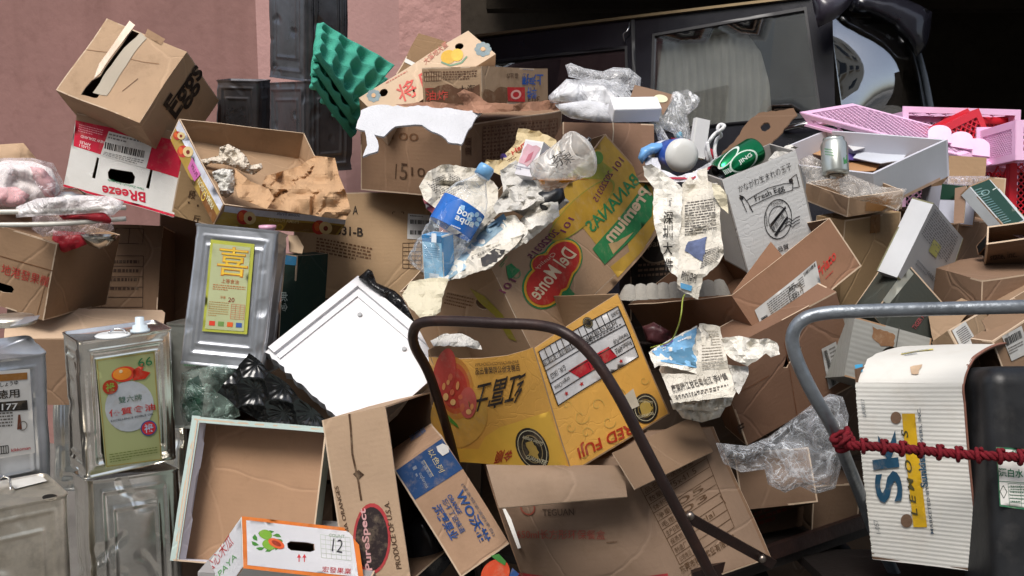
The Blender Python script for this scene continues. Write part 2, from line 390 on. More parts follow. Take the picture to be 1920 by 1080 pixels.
def Bars(mb, s, q, n, c='#222222', off=.0013):
    m = ink(c); rd = random.Random(n); vs = []; fs = []; u = 0
    while u < 1:
        l = rd.choice((.4, .7, 1.1)) / n; e = min(1, u + l)
        for a, b in ((u, 0), (e, 0), (e, 1), (u, 1)): vs.append(s.at(*bil(q, a, b), off))
        k = len(vs) - 4; fs.append([k, k + 1, k + 2, k + 3]); u = e + rd.choice((.4, .8)) / n
    mb.add(vs, fs, m)
# ------------------------------------------------------------------ free shapes
def crn(pts, n=6):
    """Catmull-Rom through points"""
    pts = [V(p) for p in pts]; q = [pts[0] * 2 - pts[1]] + pts + [pts[-1] * 2 - pts[-2]]; r = []
    for i in range(1, len(q) - 2):
        for k in range(n):
            t = k / n; a, b, c, d = q[i - 1], q[i], q[i + 1], q[i + 2]
            r.append((b * 2 + (c - a) * t + (a * 2 - b * 5 + c * 4 - d) * t * t + (b * 3 - a - c * 3 + d) * t ** 3) * .5)
    return r + [pts[-1]]
def tube(mb, pts, r, m, seg=12, sm=6, cap=True):
    q = crn(pts, sm) if sm > 1 else [V(p) for p in pts]; vs = []; fs = []; up = None
    for i, p in enumerate(q):
        t = (q[min(i + 1, len(q) - 1)] - q[max(i - 1, 0)]).normalized()
        if up is None: up = t.orthogonal().normalized()
        up = (up - t * up.dot(t)).normalized(); b = t.cross(up); rr = r(i / (len(q) - 1)) if callable(r) else r
        for k in range(seg):
            a = 2 * math.pi * k / seg; vs.append(p + (up * math.cos(a) + b * math.sin(a)) * rr)
    for i in range(len(q) - 1):
        for k in range(seg): fs.append([i * seg + k, i * seg + (k + 1) % seg, (i + 1) * seg + (k + 1) % seg, (i + 1) * seg + k])
    if cap: fs += [list(range(seg))[::-1], [(len(q) - 1) * seg + k for k in range(seg)]]
    mb.add(vs, fs, m)
def lathe(mb, a, b, prof, m, seg=28, dent=0., sq=0.):
    """profile [(h 0..1 along a-b, radius)]"""
    x = (b - a); L = x.length; x.normalize(); u = x.orthogonal().normalized(); v = x.cross(u); vs = []; fs = []
    for h, r in prof:
        for k in range(seg):
            t = 2 * math.pi * k / seg; p = a + x * (L * h) + (u * math.cos(t) + v * math.sin(t)) * r
            if dent: p = p + noise.noise_vector(p * 28) * dent * (1 if r > .005 else 0)
            vs.append(p)
    n = len(prof)
    for i in range(n - 1):
        for k in range(seg): fs.append([i * seg + k, i * seg + (k + 1) % seg, (i + 1) * seg + (k + 1) % seg, (i + 1) * seg + k])
    mb.add(vs, fs, m, [(0, 0)] * len(vs))
def idw(x, y, cs):
    w = 0; z = 0
    for a, b, d in cs:
        k = 1 / ((x - a) ** 2 + (y - b) ** 2 + 30) ** 1.5; w += k; z += k * d
    return z / w
def facet(q):
    """height of a crumpled surface made of small tilted planes"""
    d, p = noise.voronoi(q); w_ = 0; h = 0
    for i in range(3):
        k = math.exp(-38 * (d[i] - d[0])); g = noise.cell_vector(p[i] * 7.3); h += k * (q - p[i]).dot(g - V((.5, .5, .5))) * 1.6; w_ += k
    return h / w_
class Sheet:
    """crumpled paper / foil / cloth sheet: outline [(px,py,depth)], extra inner control points"""
    def __init__(s, outl, ctrl=(), amp=.012, freq=14., seed=0., oct=3):
        s.o = outl; s.cs = list(outl) + list(ctrl); s.amp = amp; s.f = freq; s.sd = V((seed, seed * 2.3, 1.7)); s.oct = oct
    def at(s, x, y, off=0.):
        d = idw(x, y, s.cs); p = P(x, y, d); q = p * s.f + s.sd
        h = 0; a = 1.; n1 = 0
        for k in range(s.oct):
            h += a * facet(q) * 1.3 + a * .25 * (abs(noise.noise(q)) - .22); a *= .45; q = q * 1.9 + V((3, 1, 5))
        p2 = P(x, y, d + s.amp * h * 2.0 - off)
        return p2
    def build(s, mb, m, cell=9, ragged=0, holes=(), back=None):
        o = [(p[0], p[1]) for p in s.o]
        if ragged: o = jag(o, ragged, 8)
        vs, fs = tri(o, holes, cell); pts = [s.at(x, y) for x, y in vs]
        mb.add(pts, fs, m, [(x * .0012, y * .0012) for x, y in vs], False)
        th = [s.at(x, y, -.0012) for x, y in vs]
        if back is not None: mb.add(th, [f[::-1] for f in fs], back, [(x * .0012, y * .0012) for x, y in vs], False)
def inflate(mb, outl, d, thick, m, amp=.01, freq=12., cell=9, R0=25., seed=0., hard=True):
    """closed, crumpled bag-like body with this silhouette"""
    vs, fs = tri(outl, (), cell); lp = dens(outl, 6)
    a = np.array(lp); dist = [float(np.sqrt(((a - np.array(p)) ** 2).sum(1)).min()) for p in vs]
    def pos(p, ds, sg):
        g = math.sqrt(max(0, 1 - (1 - min(1, ds / R0)) ** 2)); q = P(p[0], p[1], d); k = q * freq + V((seed, seed, seed)); h = 0; aa = 1.
        for _ in range(3):
            h += aa * (facet(k) if hard else noise.noise(k)); aa *= .5; k = k * 2.07 + V((5, 2, 9))
        return P(p[0], p[1], d + sg * (thick / 2 * g) + (amp * 2 * h) * g)
    fr = [pos(p, q, -1) for p, q in zip(vs, dist)]; bk = [pos(p, q, 1) for p, q in zip(vs, dist)]
    sm = not m.name.startswith(('tissue', 'paper', 'newsprint'))
    mb.add(fr, fs, m, [(x * .0012, y * .0012) for x, y in vs], sm); mb.add(bk, [f[::-1] for f in fs], m, [(x * .0012, y * .0012) for x, y in vs], sm)
def plate(mb, s, pts, th, m, m2=None, holes=(), cell=20, off=0.):
    """outline (view pixels) on surface s, given real thickness"""
    vs, fs = tri(pts, holes, cell); fr = [s.at(x, y, off) for x, y in vs]; bk = [s.at(x, y, off - th) for x, y in vs]
    mb.add(fr, fs, m, [(x * .0012, y * .0012) for x, y in vs]); mb.add(bk, [f[::-1] for f in fs], m2 or m, vs); cnt = {}
    for f in fs:
        for i in range(len(f)):
            k = (f[i], f[(i + 1) % len(f)]); kk = (min(k), max(k)); cnt[kk] = None if kk in cnt else k
    ev = []; ef = []
    for k in cnt.values():
        if k is None: continue
        b = len(ev); ev += [fr[k[0]], fr[k[1]], bk[k[1]], bk[k[0]]]; ef.append([b, b + 1, b + 2, b + 3])
    mb.add(ev, ef, m2 or m, None, False)
def hexa(mb, o, A, B, C, m, smooth=False):
    p = [o + A * i + B * j + C * k for i in (0, 1) for j in (0, 1) for k in (0, 1)]
    mb.add(p, [[0, 1, 3, 2], [4, 6, 7, 5], [0, 4, 5, 1], [2, 3, 7, 6], [0, 2, 6, 4], [1, 5, 7, 3]], m, None, smooth)
def rbox(mb, o, A, B, C, r, m, n=8):
    """box with rounded edges and corners"""
    L = [A.length, B.length, C.length]; ax = [unit(A), unit(B), unit(C)]
    for a in range(3):
        b, c = (a + 1) % 3, (a + 2) % 3
        for sg in (0, 1):
            vs = []; N = n + 6
            def cs(i, ln): # denser towards edges
                if i <= n // 2: return r * i / (n // 2)
                if i >= N - n // 2: return ln - r * (N - i) / (n // 2)
                return r + (ln - 2 * r) * (i - n // 2) / (N - n)
            for i in range(N + 1):
                for j in range(N + 1):
                    q = [0, 0, 0]; q[a] = sg * L[a]; q[b] = cs(i, L[b]); q[c] = cs(j, L[c])
                    inn = [min(max(q[k], r), L[k] - r) for k in range(3)]; dl = V([q[k] - inn[k] for k in range(3)])
                    dl = dl.normalized() * r if dl.length > 1e-9 else dl
                    w_ = [inn[k] + dl[k] for k in range(3)]; vs.append(o + ax[0] * w_[0] + ax[1] * w_[1] + ax[2] * w_[2])
            mb.add(vs, [[i * (N + 1) + j, (i + 1) * (N + 1) + j, (i + 1) * (N + 1) + j + 1, i * (N + 1) + j + 1] for i in range(N) for j in range(N)], m)
# ------------------------------------------------------------------ square tin can (18 litre): A across the front, B down, C along the visible side
def tin(bx, name, label, mt, group=None, inner=False, nf=54, nb=84, frames=True):
    t = thing(name, bx.base(), label, 'tin can', group); mb = MB()
    W, H, D = bx.A.length, bx.B.length, bx.C.length; r = min(W, D) * .1; a, b, c = unit(bx.A), unit(bx.B), unit(bx.C)
    prof = []
    for (x0, y0, x1, y1, q0, q1) in ((r, 0, W - r, 0, 0, 0), (W, r, W, D - r, 0, 0), (W - r, D, r, D, 0, 0), (0, D - r, 0, r, 0, 0)):
        k = len(prof); L = math.hypot(x1 - x0, y1 - y0); nx, ny = (y1 - y0) / L, -(x1 - x0) / L
        for i in range(nf): prof.append((x0 + (x1 - x0) * i / nf, y0 + (y1 - y0) * i / nf, nx, ny, i / nf * L, L))
        a0 = math.atan2(ny, nx)
        for i in range(8):
            th = a0 + math.pi / 2 * i / 8; cx, cy = x1 - nx * r, y1 - ny * r
            prof.append((cx + math.cos(th) * r, cy + math.sin(th) * r, math.cos(th), math.sin(th), -1, L))
    def ridge(u, L, y):
        if u < 0: return 0
        h = 0
        for ins, yi in (((.07, .085), (.13, .15)) if not inner else ((.07, .085), (.2, .2))):
            d = min(u - ins * L, (1 - ins) * L - u, y - yi * H, (1 - yi) * H - y)
            h += .0028 * math.exp(-(d / .0035) ** 2)
            if ins == .07: h -= .002 / (1 + math.exp(-d / .002))
        return h
    vs = []; fs = []; n = len(prof); lv = [0, .004, .0065, .008] + [.008 + (H - .016) * k / nb for k in range(1, nb)] + [H - .008, H - .0065, H - .004, H]
    for y in lv:
        k = .0018 if (y < .005 or y > H - .005) else 0
        wob = 0
        for (x, z, nx, nz, u, L) in prof:
            p = bx.o + a * x + b * y + c * z; nn = a * nx + c * nz
            h = k + (ridge(u, L, y) if frames and .008 < y < H - .008 else 0) + noise.noise(p * 9 + bx.seed) * .0035 * min(1, y / .03) * min(1, (H - y) / .03) + max(0, noise.noise(p * 22 + bx.seed) - .3) * -.01
            vs.append(p + nn * h)
    for i in range(len(lv) - 1):
        for k in range(n): fs.append([i * n + k, i * n + (k + 1) % n, (i + 1) * n + (k + 1) % n, (i + 1) * n + k])
    mb.add(vs, fs, mt)
    for y, dy in ((0, .006), (H, -.006)):       # recessed ends
        ring = [bx.o + a * x + b * y + c * z - (a * nx + c * nz) * .002 for (x, z, nx, nz, u, L) in prof]; lo = [p + b * dy for p in ring]
        mid = bx.o + a * W / 2 + c * D / 2 + b * (y + dy)
        mb.add(vs[:n] if y == 0 else vs[-n:], [], mt)
        e = (vs[:n] if y == 0 else vs[-n:]); mb.add(list(e) + ring + lo + [mid], [[k, (k + 1) % n, n + (k + 1) % n, n + k] for k in range(n)] + [[n + k, n + (k + 1) % n, 2 * n + (k + 1) % n, 2 * n + k] for k in range(n)] + [[2 * n + k, 2 * n + (k + 1) % n, 3 * n] for k in range(n)], mt)
    mb.build('body', t)
    return t
# ================================================================== the setting
def W2(px, d, h=0): # ground-plan point seen at column px, distance d
    p = to_world(P(px, 540, d)); return V((p.x, p.y, h))
mb = MB(True); N = 40; g = []
for i in range(N + 1):
    for j in range(N + 1):
        x, y = -60 + 120 * i / N, -60 + 120 * j / N; g.append((x, y, noise.noise(V((x * .3, y * .3, 0))) * .012))
mb.add(g, [[i * (N + 1) + j, (i + 1) * (N + 1) + j, (i + 1) * (N + 1) + j + 1, i * (N + 1) + j + 1] for i in range(N) for j in range(N)], mat('asphalt', '#6b6965', rough=.9, var=.25, ns=3, bump=.9, bs=160, spec=.2, dirt=.4, dirtc='#4c4843'))
tag(mb.build('ground', loc=(0, 0, 0)), 'dark asphalt street surface under the waste pile', None, None, 'structure')
# pink wall
mb = MB(True); fp = [(868, 3.70), (757, 3.715), (655, 3.73), (500, 3.86), (-420, 4.7), (-420, 5.3), (868, 4.6)]
wm = [mat('wall_roughcast', '#b88f89', rough=.9, var=.08, ns=5, bump=2.2, bs=26, spec=.15, dirt=.3, dirtc='#8a625c', streak=.3), mat('wall_smooth', '#b38d88', rough=.85, var=.07, ns=3, bump=.5, bs=60, spec=.2, dirt=.15, dirtc='#8a625c', streak=.15),
      mat('wall_smooth', ''), mat('wall_mauve_shade', '#8f6c66', rough=.88, var=.12, ns=1.6, bump=.7, bs=30, spec=.2, dirt=.45, dirtc='#6a4a44', streak=.3)]  # left stretch: brownish mauve with its shade put into the colour
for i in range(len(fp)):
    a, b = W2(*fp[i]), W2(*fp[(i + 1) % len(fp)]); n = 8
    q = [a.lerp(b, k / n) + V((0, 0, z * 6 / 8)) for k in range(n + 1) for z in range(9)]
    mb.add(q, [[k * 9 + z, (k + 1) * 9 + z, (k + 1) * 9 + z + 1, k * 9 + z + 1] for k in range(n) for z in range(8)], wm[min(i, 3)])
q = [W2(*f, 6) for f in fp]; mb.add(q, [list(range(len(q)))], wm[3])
tag(mb.build('wall'), 'pink painted masonry wall with a rougher strip at its corner, behind the heap', 'wall')
# dark covered bay
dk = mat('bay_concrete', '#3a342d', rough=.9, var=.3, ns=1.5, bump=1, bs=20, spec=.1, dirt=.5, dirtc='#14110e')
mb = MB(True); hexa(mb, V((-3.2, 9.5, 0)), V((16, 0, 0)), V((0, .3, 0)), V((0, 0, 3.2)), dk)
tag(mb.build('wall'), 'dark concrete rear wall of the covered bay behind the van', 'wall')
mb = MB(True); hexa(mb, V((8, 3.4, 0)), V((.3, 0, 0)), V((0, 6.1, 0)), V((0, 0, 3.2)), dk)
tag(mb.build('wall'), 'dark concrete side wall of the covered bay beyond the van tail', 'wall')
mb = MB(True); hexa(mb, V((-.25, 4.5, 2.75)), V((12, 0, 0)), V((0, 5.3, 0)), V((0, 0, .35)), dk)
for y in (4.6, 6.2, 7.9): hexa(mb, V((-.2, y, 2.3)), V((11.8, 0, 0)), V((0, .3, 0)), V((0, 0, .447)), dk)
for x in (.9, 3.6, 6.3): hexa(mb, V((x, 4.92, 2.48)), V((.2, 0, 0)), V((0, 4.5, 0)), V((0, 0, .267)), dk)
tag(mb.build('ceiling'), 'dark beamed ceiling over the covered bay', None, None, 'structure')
# buildings across the street (lend their reflections to the tins and the van glass)
def block(x0, x1, y, h, hexc, label):
    mb = MB(True); m = mat('facade' + hexc, hexc, rough=.9, var=.12, ns=.6, bump=0); g_ = gloss('#20252a', .15)
    hexa(mb, V((x0, y - 8, 0)), V((x1 - x0, 0, 0)), V((0, 8, 0)), V((0, 0, h)), m)
    z = 3.2
    while z < h - 1.5:
        x = x0 + .8
        while x < x1 - 1.6:
            hexa(mb, V((x, y + .004, z)), V((1.3, 0, 0)), V((0, .05, 0)), V((0, 0, 1.4)), g_); hexa(mb, V((x - .1, y + .003, z - .15)), V((1.5, 0, 0)), V((0, .35, 0)), V((0, 0, .1)), m); x += 2.1
        z += 3
    tag(mb.build('building'), label, 'building')
block(-16, -6.6, -9, 17, '#cbc8be', 'pale grey apartment block with window rows across the street')
block(-6.2, 1.6, -13, 9.5, '#d2cdc0', 'low cream building between the two taller blocks across the street')
block(2.2, 15, -11, 24, '#c4baaa', 'tall beige apartment tower with window rows across the street')
# ------------------------------------------------------------------ van
def van():
    A = P(868, 540, 5.0); B = P(1545, 540, 4.35); n = (B - A).cross(UP).normalized(); n = -n if n.z > 0 else n; n = n + UP * .24
    s = Plane(A, n); blk = gloss('#1b1b22', .2, var=.2, bump=0); trim = gloss('#1e1e22', .4, bump=0); chrome = mat('chrome', '#c8c8c8', rough=.15, metal=1, bump=0)
    t = thing('van', s.at(1300, 700), 'black van with curtained side window parked in the dark bay', 'van')
    mb = MB(); body = [(700, 96), (868, 74), (1190, 35), (1522, -4), (1560, -6), (1566, 215), (1590, 400), (1590, 672), (700, 672)]
    w1 = [(880, 122), (1172, 92), (1176, 262), (880, 272)]; w2 = [(1228, 68), (1508, 20), (1536, 214), (1222, 244)]
    plate(mb, s, body, .06, blk, trim, (w1, w2), 40); mb.build('body', t)
    mb = MB(); rp = [s.at(*p) for p in ((700, 96), (868, 74), (1190, 35), (1522, -4), (1590, -10))]; bk = s.n * -1.7
    vs = rp + [p + bk + UP * .02 for p in rp] + [p + bk * .5 + UP * .06 for p in rp]; k = len(rp)
    mb.add(vs, [[i, i + 1, 2 * k + i + 1, 2 * k + i] for i in range(k - 1)] + [[2 * k + i, 2 * k + i + 1, k + i + 1, k + i] for i in range(k - 1)], blk)
    lo = [p + bk for p in [s.at(700, 672), s.at(1590, 672)]]; mb.add([vs[k], vs[2 * k - 1], lo[1], lo[0]], [[0, 1, 2, 3]], blk); mb.build('roof', t)
    gl = bpy.data.materials.new('van_glass'); gl.use_nodes = True; N_ = gl.node_tree.nodes; L = gl.node_tree.links
    b = N_['Principled BSDF']; b.inputs['Base Color'].default_value = (.85, .87, .9, 1); b.inputs['Metallic'].default_value = 1; b.inputs['Roughness'].default_value = .02
    tr = N_.new('ShaderNodeBsdfTransparent'); tr.inputs[0].default_value = (.8, .8, .79, 1); mx = N_.new('ShaderNodeMixShader')
    lw = N_.new('ShaderNodeLayerWeight'); lw.inputs[0].default_value = .35; mr = N_.new('ShaderNodeMapRange'); mr.inputs[3].default_value = .24; mr.inputs[4].default_value = .8
    L.new(lw.outputs[1], mr.inputs[0]); L.new(mr.outputs[0], mx.inputs[0]); L.new(tr.outputs[0], mx.inputs[1]); L.new(b.outputs[0], mx.inputs[2]); L.new(mx.outputs[0], N_['Material Output'].inputs[0])
    for q in (w1, w2):
        mb = MB(); big = [(a + (5 if a > 1000 and a != 1228 and a != 1222 else -5) , b_) for a, b_ in q]
        plate(mb, s, q, .006, gl, gl, (), 60, -.012); fr = mb.build('window', t)
        f2 = MB()
        cx_ = sum(a for a, _ in q) / 4; cy_ = sum(b_ for _, b_ in q) / 4
        o = [(cx_ + (a - cx_) * 1.03, cy_ + (b_ - cy_) * 1.06) for a, b_ in q]; plate(f2, s, o, .012, trim, trim, (q,), 60, .006); f2.build('frame', fr)
    mb = MB(); c = [(1226, 74), (1395, 50), (1424, 90), (1440, 150), (1446, 226), (1222, 246)]
    cm = mat('curtain_cloth', '#f0f0e8', rough=.9, var=.15, ns=8, bump=.2)
    vs, fs = tri(c, (), 5, 0); mb.add([s.at(x, y, -.07 + .014 * math.sin(x * .42 + .6 * math.sin(y * .03))) for x, y in vs], fs, cm); mb.build('curtain', t)
    mb = MB(); tube(mb, [s.at(1224, 72, -.03), s.at(1320, 57, -.03), s.at(1398, 46, -.03)], .006, gloss('#5c7a70', .4), 8); mb.build('curtain_rail', t)
    mb = MB(); plate(mb, s, [(868, 70), (1190, 31), (1520, -8), (1520, -3), (1190, 36), (868, 75)], .02, mat('roof_trim', '#7a6a50', rough=.4, metal=.6, bump=0), None, (), 40, .02); mb.build('roof_trim', t)
    mb = MB(); plate(mb, s, [(1184, 38), (1190, 37), (1196, 300), (1190, 300)], .01, trim, None, (), 40, .008); mb.build('door_seam', t)
    mb = MB(); tube(mb, [s.at(1172, 80, .012), s.at(1172, 68, .03), s.at(1180, 60, .03), s.at(1184, 40, .012)], .0035, chrome, 8); mb.build('door_latch', t)
    mb = MB(); tube(mb, [s.at(1470, 244, .02), s.at(1500, 240, .045), s.at(1536, 236, .045), s.at(1560, 234, .02)], .014, chrome, 10); mb.build('door_handle', t)
    # pillar, wrap-round rear glass, tail, spoiler
    q0 = s.at(1556, 30); q1 = s.at(1584, 232); q2 = P(1748, 236, 4.75); q3 = P(1702, 34, 4.75)
    rs = Surf(q0, q3, q2, q1, ref=P(1600, 200, 9), amp=0, bulge=.1)
    mb = MB(); panel(mb, rs, gl, gl, .005, cell=.04); mb.build('rear_glass', t)
    mb = MB(); panel(mb, Surf(q1, q2, q2 - UP * .9, q1 - UP * .9, ref=P(1600, 200, 9), amp=0, bulge=0), blk, blk, .01, cell=.1)
    mb.build('tail_panel', t)
    mb = MB(); tube(mb, [P(1700, 30, 4.74), P(1716, 80, 4.74), P(1735, 150, 4.74), P(1752, 240, 4.74)], .016, gloss('#3a4048', .3), 8); mb.build('tail_trim', t)
    mb = MB(); inner = mat('van_inside', '#35302b', rough=.9, bump=0); hexa(mb, s.at(1560, 10, -.3), s.n * -.02, P(1700, 40, 5.3) - s.at(1560, 10, -.3), UP * -1.2, inner); mb.build('seat_back', t)
    sp = gloss('#33303a', .3, bump=0)
    mb = MB(); inflate(mb, [(1520, -14), (1610, -18), (1590, 14), (1570, 34), (1534, 52), (1526, 20)], 4.3, .16, sp, amp=0, cell=12); mb.build('corner_trim', t)
    mb = MB(); inflate(mb, [(1600, -16), (1680, -10), (1722, 8), (1748, 22), (1744, 60), (1736, 90), (1718, 108), (1700, 80), (1672, 52), (1630, 30), (1590, 20)], 4.6, .2, blk, amp=0, cell=12); mb.build('roof_spoiler', t)
    for px in (960, 1440):
        c = s.at(px, 640, .02); mb = MB(); lathe(mb, c, c + s.n * -.2, [(0, 0), (0, .17), (.02, .19), (.06, .3), (.12, .32), (.9, .32), (1, .2), (1, 0)], mat('tyre', '#151515', rough=.85), 32); w_ = mb.build('wheel', t)
        mb = MB(); lathe(mb, c + s.n * .012, c, [(0, 0), (0, .05), (.3, .06), (.3, .16), (0, .175), (1, .18)], chrome, 24); mb.build('rim', w_)
van()
# ================================================================== left side of the heap
K = card
brown, brown2, tan, dkb, pale = K('#aa7f57'), K('#94683f'), K('#b98d60'), K('#7d5738'), K('#c9a275')
inner, innerd = K('#9c7049'), K('#845d3e')
white_p = mat('printed_white', '#d9d9d5', rough=.5, var=.04, ns=6, bump=.05, flute=.06, dirt=.12, dirtc='#a09888', crease=.06)
TIN = mat('tin_plate', '#f2ede4', rough=.22, metal=1., var=.16, ns=7, bump=.25, bs=18, dirt=.35, dirtc='#776a5c', crease=0)
TIN2 = mat('tin_plate_grey', '#b4b8be', rough=.36, metal=.8, var=.2, ns=5, bump=.3, bs=20, dirt=.3, dirtc='#5c564e')
TIN3 = mat('tin_plate_old', '#ddd4c4', rough=.36, metal=.9, var=.25, ns=9, bump=.4, bs=25, dirt=.6, dirtc='#5e5445')
TIND = mat('tin_dark', '#5c5c60', rough=.3, metal=.8, var=.35, ns=8, bump=.4, bs=20, dirt=.3, dirtc='#3a2c2a')
# --- tumbled egg carton
b = Box((262, 232, 2.62), (350, 97, .1), (105, 167, .12), (322, 325, .15), name='egg', amp=.006, freq=6, fix={(1, 0, 1): (410, 190)})
def deco(mb, S):
    s = S['AC0']; T(mb, s, 'Eggs', (336, 232), (388, 146), (306, 196), '#2a211c', .05, .0022)
    Ln(mb, s, [(312, 205), (367, 124)], 2.5, '#2a211c')
    s = S['AB0']; Ln(mb, s, [(229, 170), (260, 148)], 1.2, '#6d4c33'); Ln(mb, s, [(160, 92), (205, 98)], 1, '#8a6443'); Ln(mb, s, [(230, 108), (270, 118), (300, 122)], 1, '#8a6443')
    Q(mb, s, [(275, 55), (310, 74), (302, 86), (270, 68)], K('#9a6f48'), .0012)
slot = [(266, 52), (254, 70), (240, 92), (210, 138), (182, 182), (176, 182), (164, 178), (152, 175), (160, 162), (172, 148), (188, 140), (196, 126), (210, 106), (226, 84), (240, 62), (252, 50)]
def tp(mb, s): Q(mb, s, jag([(262, 62), (274, 72), (244, 112), (218, 152), (200, 179), (174, 173), (200, 132), (232, 90)], .8, 12), mat('parcel_tape', '#968a76', rough=.4, var=.1, bump=.05), .0016)
def tp2(mb, s): Q(mb, s, [(240, 40), (251, 48), (234, 70), (218, 92), (202, 114), (188, 136), (176, 146), (186, 118), (204, 92), (224, 62)], mat('clear_tape', '#a4835f', rough=.25, var=.12, bump=.05, spec=.6), .0018)
carton(b, 'cardboard_box', 'crushed brown egg carton tumbled on top, taped lid split open, black lettering on its side', 'cardboard box', K('#b58a60', dirt=.5), K('#6d4a30'), deco=deco, spec={'AB0': dict(holes_px=[slot], cell=.02)}, stick=[('tape', 'AB0', tp), ('tape', 'AB0', tp2)])
# --- red and white apple carton, upside down
b = Box((146, 212, 2.74), (349, 252, .02), (118, 350, .0), .3, name='breeze')
red = '#c21c3a'
def hs(c, w_, h_): return [(c[0] + w_ * a, c[1] + h_ * b_ + w_ * a * .17) for a, b_ in ((-1, -.3), (-.8, -1), (.8, -1), (1, -.3), (.9, .8), (.6, 1), (-.6, 1), (-.95, .6))]
def lab(mb, s): 
    q = [(205, 246), (287, 268), (274, 315), (188, 290)]; Q(mb, s, q, '#d8d8d4', .0022); Bars(mb, s, [(198, 266), (272, 283), (269, 296), (196, 278)], 30, '#33302f', .0028); Para(mb, s, [(206, 250), (280, 268), (277, 281), (203, 262)], 2, '#777777', .0028); Para(mb, s, [(196, 284), (270, 300), (267, 312), (192, 290)], 3, '#777777', .0028)
def deco_b(mb, S):
    s = S['AB0']; f = lambda u, v: bil([(146, 212), (349, 252), (325, 407), (118, 350)], u, v)
    Q(mb, s, [f(0, .1), f(1, .1), f(1, 1), f(0, 1)], white_p, .0008, 14, HB)
    Q(mb, s, [f(0, .1), f(1, .1), f(1, .53), f(.02, .44)], red, .0013, 14); Q(mb, s, [f(0, .965), f(1, .965), f(1, .995), f(0, .995)], red, .0013)
    T(mb, s, 'BReeze', f(.72, .8), f(.33, .84), f(.735, .925), red, .05, .0018); T(mb, s, "New Zealand's first apple", f(.7, .745), f(.37, .735), f(.7, .785), '#2a8a62', 0, .0018)
    for tx, v0 in (('NEW ZEALAND', .285), ('APPLES', .36), ('CLASS 1', .405)): T(mb, s, tx, f(.29 if v0 < .3 else .17, v0), f(.07, v0 - .01), f(.29 if v0 < .3 else .17, v0 + .035), '#f0d8d8', .02, .0018)
    Para(mb, s, [f(.04, .14), f(.26, .15), f(.26, .26), f(.04, .25)], 4, '#e09aa6', .0018)
HB = [hs((227, 330), 26, 12), [(181, 294), (185, 296), (177, 334), (171, 332)], [(282, 316), (286, 318), (279, 354), (273, 352)]]
carton(b, 'fruit_box', 'white and red apple carton standing upside down with a barcode label', 'fruit box', brown, K('#7a5539'), deco=deco_b, spec={'AB0': dict(holes_px=HB, cell=.025)}, stick=[('barcode_label', 'AB0', lab)])
# --- kraft carton under the tray
b = Box((341, 300, 2.72), (450, 330, .02), (321, 404, .0), .2, name='jin')
def deco(mb, S):
    s = S['AB0']; T(mb, s, '段', (353, 372), (366, 374), (355, 356), '#4d3826', .03); T(mb, s, '斤', (362, 416), (376, 419), (364, 403), '#4d3826', .02); Ln(mb, s, [(354, 378), (355, 382)], 3, '#4d3826'); Ln(mb, s, [(371, 384), (372, 388)], 3, '#4d3826')
carton(b, 'cardboard_box', 'small golden kraft carton with handwritten marks wedged beneath the stone fruit tray', 'cardboard box', K('#a47c48'), inner, deco=deco)
# --- stone fruit tray
b = Box((418, 384, 2.42), (650, 408, .03), (335, 222, .3), (400, 421, .03), name='fruittray', fix={(1, 1, 0): (570, 249, 0), (1, 1, 1): (562, 300, .0)}, amp=.003)
gold = '#a88a3c'; lav = '#c9ccd6'
def fruit(mb, s, c, r, off=.0016):
    x, y = c; El(mb, s, (x - r * .35, y), (x + r * .4, y), (x - r * .35, y + r * .8), '#b8352c', off); El(mb, s, (x - r * .6, y - r * .1), (x - r * .3, y), (x - r * .6, y + r * .4), '#d4632f', off + .0004)
    El(mb, s, (x + r * .35, y + r * .05), (x + r * 1.05, y + r * .1), (x + r * .35, y + r * .75), '#d8c08a', off + .0004); El(mb, s, (x + r * .35, y + r * .1), (x + r * .6, y + r * .1), (x + r * .35, y + r * .38), '#7b2b20', off + .0009)
def deco(mb, S):
    s = S['AC0']; e = 1.5
    Q(mb, s, [(420, 386), (648, 409), (646, 421), (418, 397)], lav, .0009); Q(mb, s, [(418, 397), (646, 421), (632, 441), (401, 420)], gold, .0009); Q(mb, s, [(540, 414), (640, 424), (628, 440), (530, 430)], '#7a5a2c', .0012)
    fruit(mb, s, (461, 406), 17); fruit(mb, s, (604, 426), 17, .002)
    T(mb, s, 'Stone Fruit', (562, 405), (518, 401), (563, 399), '#5a5f74', .01, .0018); T(mb, s, 'PRIMA FUSION', (559, 418), (504, 412), (560, 411), '#d8c890', .01, .0022); El(mb, s, (524, 424), (531, 424), (524, 430), '#d8b548', .0022, .35)
    s = S['BC0']; P4 = [(418, 384), (335, 222), (320, 262), (400, 421)]
    f = lambda u, v: bil(P4, u, v)
    Q(mb, s, [f(.01, .02), f(.99, .02), f(.99, .42), f(.01, .36)], lav, .0009); Q(mb, s, [f(.01, .36), f(.99, .42), f(.99, .99), f(.01, .98)], gold, .0009); Q(mb, s, [f(.01, .6), f(.4, .6), f(.3, .99), f(.01, .99)], '#7a4f28', .0012)
    fruit(mb, s, f(.74, .5), 14); fruit(mb, s, f(.9, .4), 10, .0024); T(mb, s, 'PRIMA FUSION', f(.1, .45), f(.42, .45), f(.1, .7), '#e0d6b0', .02, .0022); El(mb, s, f(.27, .75), f(.3, .75), f(.27, .95), '#d8b548', .0022, .3)
def pk(mb, s):
    f = lambda u, v: bil([(418, 384), (335, 222), (320, 262), (400, 421)], u, v)
    Q(mb, s, [f(.42, .3), f(.62, .3), f(.62, .8), f(.46, .8)], '#c86aa8', .0026); T(mb, s, 'PLUM', f(.46, .6), f(.58, .6), f(.46, .42), '#702a55', 0, .003)
